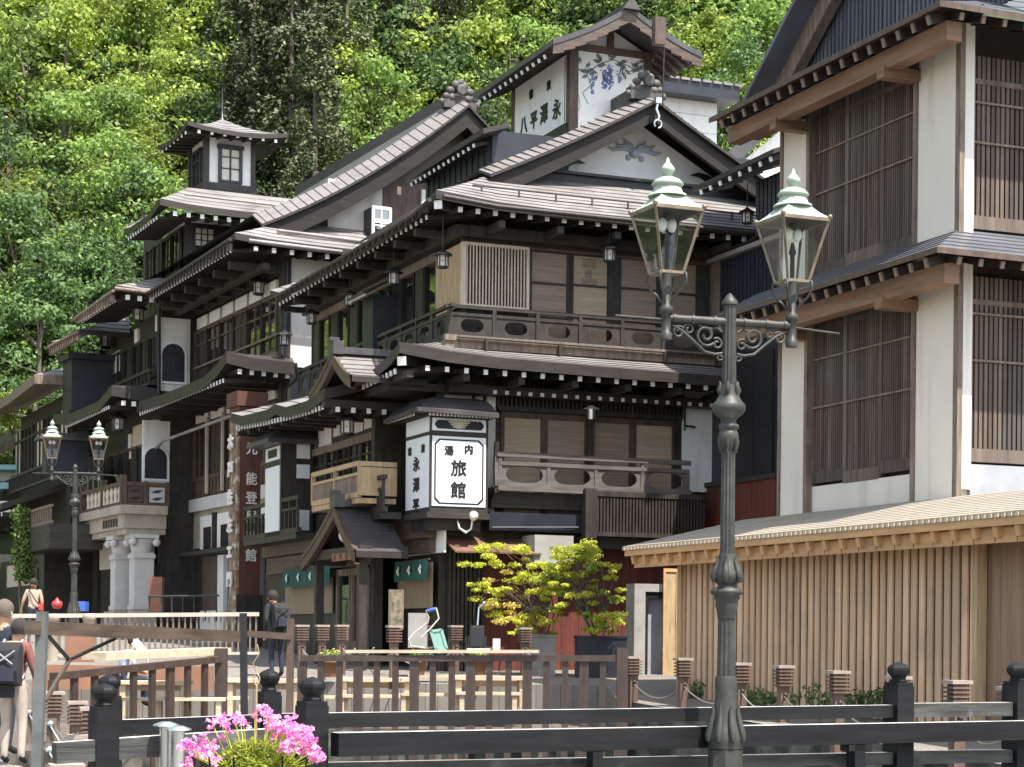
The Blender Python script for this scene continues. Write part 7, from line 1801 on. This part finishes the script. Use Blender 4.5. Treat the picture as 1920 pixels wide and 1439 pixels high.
for x, y in hd:
    if y == 0: y = 1350 + (x-500)*.62 + rnd.gauss(0, 11)
    d = 6.2 + rnd.uniform(-.14, .05); c0 = at(x, y, d) - F0
    st.tube([(c0.x*.55, c0.y*.5, .1), c0*.9 + Vector((0, 0, -.01)), c0], .0016, 4)
    for k in range(9):
        c = c0 + Vector((rnd.gauss(0, .012), rnd.gauss(0, .012), rnd.gauss(0, .010))); n_ = Vector((rnd.gauss(0, .6), rnd.gauss(-.5, .5), rnd.gauss(.6, .4))).normalized(); a = n_.cross(Vector((0, 1, .3))).normalized(); b = n_.cross(a)
        for q in range(5):
            an = q*2*pi/5 + rnd.random(); e_ = a*cos(an) + b*sin(an); f_ = n_.cross(e_)
            s = .0105; mb.add([c, c + e_*s*.6 - f_*s*.42, c + e_*s, c + e_*s*.6 + f_*s*.42], [(0, 1, 2, 3)])
mb.build('pink_blossoms', M_['pink'], fp_); st.build('stems', LF['lime'], fp_)
mb = MB(); mb.lathe([(.10, -.25), (.15, -.02), (.16, -.02), (.16, .02), (.13, .02)], n=20); mb.build('pot', M_['black'], fp_)
for x in (392, 438, 530, 575): mb = MB(); c = at(x, 1420, 6.05) - F0; c2 = at(x + (x-480)*.12*-.4, 1475, 6.1) - F0; mb.tube([c, c2], .003, 6); mb.build('basket_wire', M_['black'], fp_)
hw = empty('hanging_rod', at(479, 1500, 6.25)); tag(hw, 'thin brass rod with a ring link rising out of the pink flowers', 'rod')
H0 = at(479, 1500, 6.25); hh = at(479, 1285, 6.25).z - H0.z
M_['goldrod'] = mat('brass_rod', (.45, .33, .17), .4, .15, 6, metal=.4)
mb = MB(); mb.tube([(0, 0, 0), (0, 0, hh)], .0034, 6); mb.build('rod', M_['goldrod'], hw)
mb = MB(); mb.tube([(.009*sin(a), 0, hh + .018 + .018*-cos(a)) for a in [k*pi/8 for k in range(17)]], .0022, 6); mb.tube([(-.0, 0, hh+.036), (-.012, 0, hh+.07), (.008, 0, hh+.10), (0, 0, hh+.13)], .002, 5); mb.build('ring', M_['goldrod'], hw)
# ================================================================ farthest houses at the left
FF = Frame((*at(131, 1200, 68).xy, gz(68)), .42)
fh = FF.empty('far_timber_house'); tag(fh, 'farthest dark timber house at left with a grey balustrade balcony', 'house')
def ff(px, py, y=0.): return FF.F(px, py, y)
def fs(px, py, x=0.): return FF.S(px, py, x)
y1 = fs(47, 900)[0]; zE = fs(131, 735)[1]
B('wall', 'dark', [(0, 9, 0, y1+1, -.5, zE)], fh)
B('front_panel', 'cream', [(.15, 2.2, -.06, .02, ff(150, 805)[1], ff(150, 745)[1])], fh)
M_['shoji'] = mat('pale_yellow_paper_screen', (.52, .47, .30), .8, .08, 3)
xs0, zs1 = ff(168, 716, -.1); xs1, zs0 = ff(184, 760, -.1); w = B('paper_window', 'shoji', [(xs0, xs1, -.1, -.04, zs0, zs1)], fh); B('glazing_bar', 'dark', [(xs0, xs1, -.12, -.1, (zs0+zs1)/2-.03, (zs0+zs1)/2+.03)], w)
ze = ff(100, 712, -1.)[1]
r = roof_sheet([(-1.5, y1+4, ze), (-1.5, 4, ze-.05), (-1.5, -1.2, ze+.1), (1.5, -1.2, ze+.15)], [(.8, y1+4, ze+.9), (.8, 4, ze+.9), (.8, .6, ze+.9), (1.5, .6, ze+.9)], .3, .0, 4, ('roof', 'seam', 'oldwood'), parent=fh)
rafters(r, (-.6, -1.1, ze-.15), (1.2, -1.1, ze-.1), (0, 1, 0), 2, .14, .2, .8, 0)
zt = fs(100, 800)[1]; zb = zt - 1.5
for i in range(7):
    a, b = .3 + i*1.5, 1.7 + i*1.5
    w = B('window', 'pane' if i % 3 else 'cream', [(-.04, .02, a, b, zb, zt+.4)], fh); B('window_frame', 'dark', [(-.1, .0, a-.08, a+.05, zb, zt+.4), (-.1, 0, (a+b)/2-.03, (a+b)/2+.03, zb, zt+.4), (-.1, 0, a, b, zt-.05, zt+.05)], w)
B('upper_rail', 'dark_h', [(-.55, -.45, .5, y1, zb-.05, zb+.05), (-.55, -.45, .5, y1, zb-.6, zb-.5)] + [(-.53, -.47, .5 + i*.4, .56 + i*.4, zb-.6, zb) for i in range(26)], fh)
r2_ = roof_sheet([(-2.2, y1+2, zb-1.6), (-2.2, 1.0, zb-1.5)], [(0, y1+2, zb-.8), (0, 1.0, zb-.7)], .2, 0, 3, ('roofdark', 'seam', 'fascia'), parent=fh)
rafters(r2_, (-2.1, 1.2, zb-1.75), (-2.1, y1+2, zb-1.8), (1, 0, 0), 14, .1, .14, .8, 0)
zr = fs(100, 945, -1.6)[1]; zf = fs(100, 975, -1.6)[1]; yA = fs(99, 960, -1.6)[0]; yB = fs(46, 975, -1.6)[0]
bc2 = empty('balcony', (0, 0, 0)); bc2.parent = fh
B('floor', 'dark_h', [(-1.7, 0, yA, yB, zf-.9, zf-.1)], bc2)
B('rail', 'oldwood', [(-1.66, -1.58, yA, yB, zr-.08, zr), (-1.66, -1.58, yA, yB, zf-.1, zf)], bc2)
for i in range(12): yy = yA + (yB-yA)*(i+.5)/12; B('baluster', 'oldwood', [(-1.65, -1.6, yy-.05, yy+.05, zf, zr-.08)], bc2)
for i in range(6):
    a = yA + i*(yB-yA)/6; w = B('window', 'pane', [(-.06, .0, a+.1, a+(yB-yA)/6-.1, zf, zr+1.6)], fh); B('window_frame', 'dark', [(-.12, 0, a, a+.12, zf, zr+1.7)], w)
B('shop_front', 'dark', [(-.9, 0, 0, y1, -.5, zf-.9), (-.95, -.9, 1, 2.2, 0, 2)], fh); B('shop_window', 'cream', [(-.96, -.9, 2.5, 7, zf-1.9, zf-1.1)], fh)
# dark lantern-shaped sign board with a curved top on its front, behind the far street lamp
dk = empty('dark_sign_box', FF.world(-.9, -2.5, ff(150, 880, -2.5)[1])); dk.rotation_euler = (0, 0, FF.a); tag(dk, 'dark roofed sign box between the far street lamp heads', 'sign box')
mb = MB(); mb.box(-.5, .9, -.3, .3, -.2, .9); mb.build('box', M_['navy'], dk); mb = MB(); mb.box(-.75, 1.1, -.5, .5, .9, 1.0); mb.box(-.5, .9, -.35, .35, 1.0, 1.15); mb.build('roof', M_['roofdark'], dk)
# blue-green awnings and grey gable house at the very left
lh = empty('far_awning_house', at(10, 1190, 78)); tag(lh, 'house at the left edge with grey roof and blue-green awnings', 'house')
L0 = at(10, 1190, 78)
def lbx(name, m, a, b, d, th):
    p, q = at(a[0], b[1], d) - L0, at(b[0], a[1], d) - L0; return B(name, m, [(p.x, q.x, p.y, p.y+th, p.z, q.z)], lh)
lbx('wall', 'dark', (-60, 868), (60, 1215), 79, 6)
M_['teal'] = mat('blue_green_awning', (.20, .38, .40), .5, .12, 3)
lbx('awning', 'teal', (-60, 872), (50, 880), 77.2, 1.5); lbx('awning', 'teal', (-60, 905), (25, 916), 76.5, 1.8)
lbx('white_wall', 'plaster', (-60, 885), (48, 902), 78.6, .3); lbx('door', 'brown', (-20, 1085), (22, 1190), 78.5, .3); lbx('grey_hood', 'concrete', (-60, 1040), (26, 1068), 77.5, 1.5)
lbx('window', 'pane', (-20, 940), (20, 1000), 78.7, .2)
mb = MB(); p, q = at(-60, 870, 77) - L0, at(52, 822, 78.5) - L0; u = Vector((0, 3.0, 1.2)); mb.add([p, q, q+u, p+u], [(0, 1, 2, 3)]); mb.beam(p, q, .3, .3, 1); mb.build('roof', [M_['roof'], M_['oldwood']], lh)
# green creeper on a pole
cr = empty('climbing_plant', at(40, 1120, 66)); tag(cr, 'tall green climbing plant at the corner of the farthest timber house', 'plant')
C0 = at(40, 1120, 66); mb = MB(); rnd = random.Random(2)
for k in range(46):
    t = k/45; c = at(38 + 8*sin(t*5) + (14*t if t > .5 else 0) + rnd.uniform(-9, 9)*(.5+t*.7), 960 + t*125, 66) - C0; leaf_cloud(mb, rnd, c, .34, 60, .13, .8)
mb.build('foliage', LF['mid'], cr); mb = MB(); mb.tube([(0, 0, -1.2), (-.1, 0, 1), (-.15, 0, 2.6)], .04, 5); mb.build('stem', M_['trunk'], cr)
# ================================================================ people
M_['skin'] = mat('skin', (.48, .27, .18), .55, .08, 5); M_['hair'] = mat('dark_hair', (.022, .017, .014), .85, .5, 30, (6, 6, 1), bump=.5)
def person(loc, rz, scale, cloth, label, pose=None, hairlen=.0, extra=None):
    """one continuous skinned body (feet at z=0, facing +y), clothes as material zones, hair as a child"""
    J = {'pel': (0, 0, .95), 'sp': (0, .0, 1.12), 'ch': (0, .0, 1.32), 'nk': (0, .0, 1.46), 'hd0': (0, .01, 1.54), 'hd1': (0, .025, 1.62), 'hd2': (0, .015, 1.70),
         'shl': (-.17, 0, 1.40), 'ell': (-.23, -.02, 1.12), 'wrl': (-.22, .08, .88), 'hal': (-.215, .10, .80), 'shr': (.17, 0, 1.40), 'elr': (.23, -.02, 1.12), 'wrr': (.22, .08, .88), 'har': (.215, .10, .80),
         'hpl': (-.09, 0, .88), 'knl': (-.10, .03, .48), 'anl': (-.105, -.02, .09), 'tol': (-.12, .13, .03), 'hpr': (.09, 0, .88), 'knr': (.10, .03, .48), 'anr': (.105, -.02, .09), 'tor': (.12, .13, .03)}
    if pose: J.update(pose)
    R = {'pel': .135, 'sp': .125, 'ch': .15, 'nk': .058, 'hd0': .075, 'hd1': .098, 'hd2': .075, 'shl': .07, 'shr': .07, 'ell': .045, 'elr': .045, 'wrl': .03, 'wrr': .03, 'hal': .034, 'har': .034,
         'hpl': .095, 'hpr': .095, 'knl': .062, 'knr': .062, 'anl': .045, 'anr': .045, 'tol': .04, 'tor': .04}
    E_ = [('pel', 'sp'), ('sp', 'ch'), ('ch', 'nk'), ('nk', 'hd0'), ('hd0', 'hd1'), ('hd1', 'hd2'), ('ch', 'shl'), ('shl', 'ell'), ('ell', 'wrl'), ('wrl', 'hal'), ('ch', 'shr'), ('shr', 'elr'), ('elr', 'wrr'), ('wrr', 'har'),
          ('pel', 'hpl'), ('hpl', 'knl'), ('knl', 'anl'), ('anl', 'tol'), ('pel', 'hpr'), ('hpr', 'knr'), ('knr', 'anr'), ('anr', 'tor')]
    for s in 'lr':      # five fingers rooted in the palm
        h = Vector(J['ha'+s]); w = Vector(J['wr'+s]); d = (h-w).normalized(); sd = d.cross(Vector((0, 0, 1)))
        if sd.length < .1: sd = Vector((0, 1, 0))
        sd.normalize()
        for k, (o, l) in enumerate(((-.024, .060), (-.008, .072), (.008, .068), (.024, .05), (.036, .035))):
            a, b = 'f%s%da' % (s, k), 'f%s%db' % (s, k)
            J[a] = h + sd*o + d*(.03 if k < 4 else .0); J[b] = J[a] + d*l*.9 + Vector((0, .012, 0)) + (sd*.02 if k == 4 else Vector())
            R[a] = .010; R[b] = .008; E_ += [('ha'+s, a), (a, b)]
    names = list(J); me = bpy.data.meshes.new('body'); me.from_pydata([tuple(J[n]) for n in names], [(names.index(a), names.index(b)) for a, b in E_], [])
    o = bpy.data.objects.new('tmp', me); COL.objects.link(o)
    md = o.modifiers.new('skin', 'SKIN'); sb = o.modifiers.new('sub', 'SUBSURF'); sb.levels = sb.render_levels = 2
    for i, n in enumerate(names):
        sv = me.skin_vertices[0].data[i]; r = R[n]; sv.radius = (r, r*.78) if n in ('pel', 'sp', 'ch') else (r, r); sv.use_root = n == 'pel'
    dg = bpy.context.evaluated_depsgraph_get(); bm_ = bpy.data.meshes.new_from_object(o.evaluated_get(dg)); bpy.data.objects.remove(o)
    bm_.name = 'body'
    for k in ('top', 'legs', 'skin', 'shoe'): bm_.materials.append(cloth[k] if k in cloth else M_['skin'])
    segs = [(J[a], J[b], a, b) for a, b in E_]
    sl_ = cloth.get('sleeve', 1.)
    for p in bm_.polygons:
        c = p.center; best = None
        for a, b, na, nb_ in segs:
            A, Bv = Vector(a), Vector(b); L = (Bv-A); t = max(0, min(1, (c-A).dot(L)/max(1e-9, L.length_squared))); dd = (A + L*t - c).length
            if best is None or dd < best[0]: best = (dd, na, nb_, t)
        _, na, nb_, t = best
        if nb_[:2] in ('hd', 'nk') and not (nb_ == 'nk' and t < .75): i = 2
        elif nb_[:2] in ('ha',) or na[:1] == 'f' or nb_[:1] == 'f' or na[:2] == 'ha': i = 2
        elif nb_[:2] == 'wr': i = 0 if sl_ >= 1 else 2
        elif nb_[:2] == 'el': i = 0 if t < (sl_*2 if sl_ < 1 else 9) else 2
        elif nb_[:2] in ('hp', 'kn'): i = 1
        elif nb_[:2] == 'an': i = 1
        elif nb_[:2] == 'to': i = 3
        else: i = 0 if c.z > Vector(J['pel']).z - .04 else 1
        p.material_index = i; p.use_smooth = True
    e = empty('person', loc, rz); e.scale = (scale,)*3; tag(e, label, 'person')
    b = link('body', bm_, e)
    H = Vector(J['hd1']); mb = MB()
    n = 14
    for i in range(8):
        for j in range(n):
            pass
    vs = []; rh = random.Random(len(label))
    for i in range(9):
        t = pi*.66*i/8
        for j in range(n):
            a = 2*pi*j/n; fr = max(0, sin(a))      # open over the face (+y)
            tt = t*(1 - .52*fr); vs.append((H.x + .112*sin(tt)*cos(a), H.y - .012 + .122*sin(tt)*sin(a), H.z + .03 + .118*cos(tt) + rh.uniform(-.010, .010) - (hairlen*(1-fr) if i == 8 else 0)))
    mb.add(vs, [(i*n+j, (i+1)*n+j, (i+1)*n+(j+1) % n, i*n+(j+1) % n) for i in range(8) for j in range(n)], 0, True)
    mb.build('hair', M_['hair'], e)
    mb = MB(); mb.ball((H.x, H.y + .105, H.z - .02), .018, 6, 0, (.8, 1, 1.3)); mb.ball((H.x - .1, H.y, H.z - .015), .025, 6, 0, (.5, .8, 1.2)); mb.ball((H.x + .1, H.y, H.z - .015), .025, 6, 0, (.5, .8, 1.2)); f = mb.build('ears_and_nose', M_['skin'], e)
    mb = MB(); mb.ball((H.x - .036, H.y + .093, H.z + .012), .011, 6); mb.ball((H.x + .036, H.y + .093, H.z + .012), .011, 6); mb.box(H.x-.025, H.x+.025, H.y+.088, H.y+.094, H.z-.066, H.z-.06); mb.build('eyes_and_mouth', M_['hair'], e)
    if extra: extra(e)
    return e
M_['maroon'] = mat('maroon_cloth', (.16, .055, .045), .85, .2, 6, bump=.2); M_['beige'] = mat('beige_cloth', (.36, .30, .245), .85, .12, 5, bump=.2); M_['tan'] = mat('tan_cloth', (.42, .32, .24), .85, .1, 5, bump=.2)
M_['navycloth'] = mat('navy_cloth', (.02, .024, .04), .85, .2, 6); M_['blackcloth'] = mat('black_cloth', (.014, .014, .016), .85, .3, 6, bump=.2); M_['lav'] = mat('pale_blue_cloth', (.40, .43, .55), .85, .1, 5)
def backpack(e):
    mb = MB(); mb.prism([(-.30, .98), (-.13, .94), (-.10, 1.40), (-.16, 1.46), (-.26, 1.36), (-.32, 1.12)], 'x', -.15, .15); b = mb.build('backpack', M_['blackcloth'], e)
    mb = MB(); mb.box(-.11, .11, -.37, -.29, 1.0, 1.16); mb.build('pocket', M_['navycloth'], b)
    mb = MB()
    for s in (-1, 1): mb.tube([(s*.10, -.12, 1.42), (s*.11, -.02, 1.485), (s*.11, .12, 1.40), (s*.12, .14, 1.2), (s*.13, -.08, 1.02)], .016, 6)
    mb.tube([(-.12, -.3, 1.36), (.1, -.33, 1.2)], .01, 5); mb.tube([(.12, -.3, 1.36), (-.1, -.33, 1.2)], .01, 5)
    mb.build('strap', M_['blackcloth' if 'notice' in e['label'] else 'greypl'], b)
    mb = MB(); mb.box(-.13, .06, -.22, -.13, .80, .95); mb.build('waist_pouch', M_['blackcloth'], e)
def satchel(e):
    mb = MB(); mb.tube([(-.13, .06, 1.46), (-.10, -.10, 1.44), (.04, -.165, 1.22), (.19, -.12, 1.0)], .016, 6); b = mb.build('bag_strap', M_['blackcloth'], e)
    mb = MB(); mb.box(.16, .27, -.18, .02, .90, 1.08); mb.build('red_bag', M_['red'], b)
pA = at(24, 1440, 21.2)
person((pA.x, pA.y, gz(21.2)), -.1, .90, {'top': M_['maroon'], 'legs': M_['beige'], 'skin': M_['skin'], 'shoe': M_['blackcloth']}, 'person in maroon top and beige trousers with black backpack at the left edge',
       {'nk': (.02, .02, 1.46), 'hd0': (.04, .04, 1.53), 'hd1': (.055, .06, 1.60), 'hd2': (.06, .06, 1.68), 'elr': (.25, -.03, 1.14), 'wrr': (.26, .12, .94), 'har': (.255, .16, .87)}, .02, backpack)
M_['hair2'] = mat('brown_grey_hair', (.10, .078, .06), .85, .4, 30, (6, 6, 1), bump=.5)
pB = at(3, 1440, 22.4)
pb_ = person((pB.x, pB.y, gz(22)), -.5, 1.0, {'top': M_['navycloth'], 'legs': M_['navycloth'], 'skin': M_['skin'], 'shoe': M_['blackcloth']}, 'brown-haired person at the very left edge, cut off by the picture', None, .02)
for c in pb_.children:
    if c.name.startswith('hair'): c.data = c.data.copy(); c.data.materials[0] = M_['hair2']
pC = at(62, 1200, 53)
person((pC.x, pC.y, at(62, 1086, 53).z - 1.74), .12, 1.0, {'top': M_['tan'], 'legs': M_['navycloth'], 'skin': M_['skin'], 'shoe': M_['blackcloth'], 'sleeve': .35}, 'person in tan T-shirt with black strap and red bag, walking away beyond the footbridge', {'ell': (-.27, .0, 1.14), 'wrl': (-.33, .08, .92), 'hal': (-.34, .1, .85)}, 0, satchel)
pD = at(518, 1290, 38.2)
person((pD.x, pD.y, gz(38.2)), .5, .98, {'top': M_['blackcloth'], 'legs': M_['navycloth'], 'skin': M_['skin'], 'shoe': M_['blackcloth']}, 'person in black with a backpack standing under the notice box left of the green curtain',
       {'ch': (0, .1, 1.30), 'nk': (0, .17, 1.43), 'hd0': (0, .2, 1.50), 'hd1': (0, .24, 1.57), 'hd2': (0, .26, 1.65), 'shl': (-.17, .1, 1.38), 'shr': (.17, .1, 1.38), 'elr': (.3, .1, 1.16), 'wrr': (.3, .3, 1.05), 'har': (.3, .36, 1.02)}, .02, backpack)
pE = at(226, 1268, 33.0)
person((pE.x, pE.y, pE.z - .52), -1.1, .95, {'top': M_['lav'], 'legs': M_['navycloth'], 'skin': M_['skin'], 'shoe': M_['blackcloth'], 'sleeve': .35}, 'person in pale blue shirt sitting on the terrace behind the crossbeam',
       {'pel': (0, 0, .52), 'sp': (0, .04, .68), 'ch': (0, .12, .88), 'nk': (0, .19, 1.0), 'hd0': (0, .22, 1.07), 'hd1': (0, .26, 1.14), 'hd2': (0, .27, 1.22), 'shl': (-.17, .12, .95), 'shr': (.17, .12, .95), 'ell': (-.2, .2, .7), 'elr': (.2, .2, .7), 'wrl': (-.12, .4, .62), 'wrr': (.12, .4, .62), 'hal': (-.1, .47, .6), 'har': (.1, .47, .6),
        'hpl': (-.1, .05, .48), 'hpr': (.1, .05, .48), 'knl': (-.11, .46, .5), 'knr': (.11, .46, .5), 'anl': (-.11, .44, .08), 'anr': (.11, .44, .08), 'tol': (-.12, .58, .03), 'tor': (.12, .58, .03)})
dc = empty('deck_chair', at(258, 1236, 32)); tag(dc, 'white folding deck chair standing on the terrace by the seated person', 'chair')
D0 = at(258, 1236, 32); mb = MB(); mb.beam(at(252, 1202, 32)-D0, at(276, 1230, 32)-D0, .12, .05, up=(0, 1, .3)); mb.build('seat_cloth', M_['white'], dc)
mb = MB(); mb.tube([at(252, 1198, 32)-D0, at(240, 1232, 32)-D0 + Vector((0, 0, -.35))], .02, 6); mb.tube([at(276, 1228, 32)-D0, at(279, 1245, 32)-D0 + Vector((0, 0, -.25))], .02, 6); mb.build('leg_frame', M_['palerail'], dc)
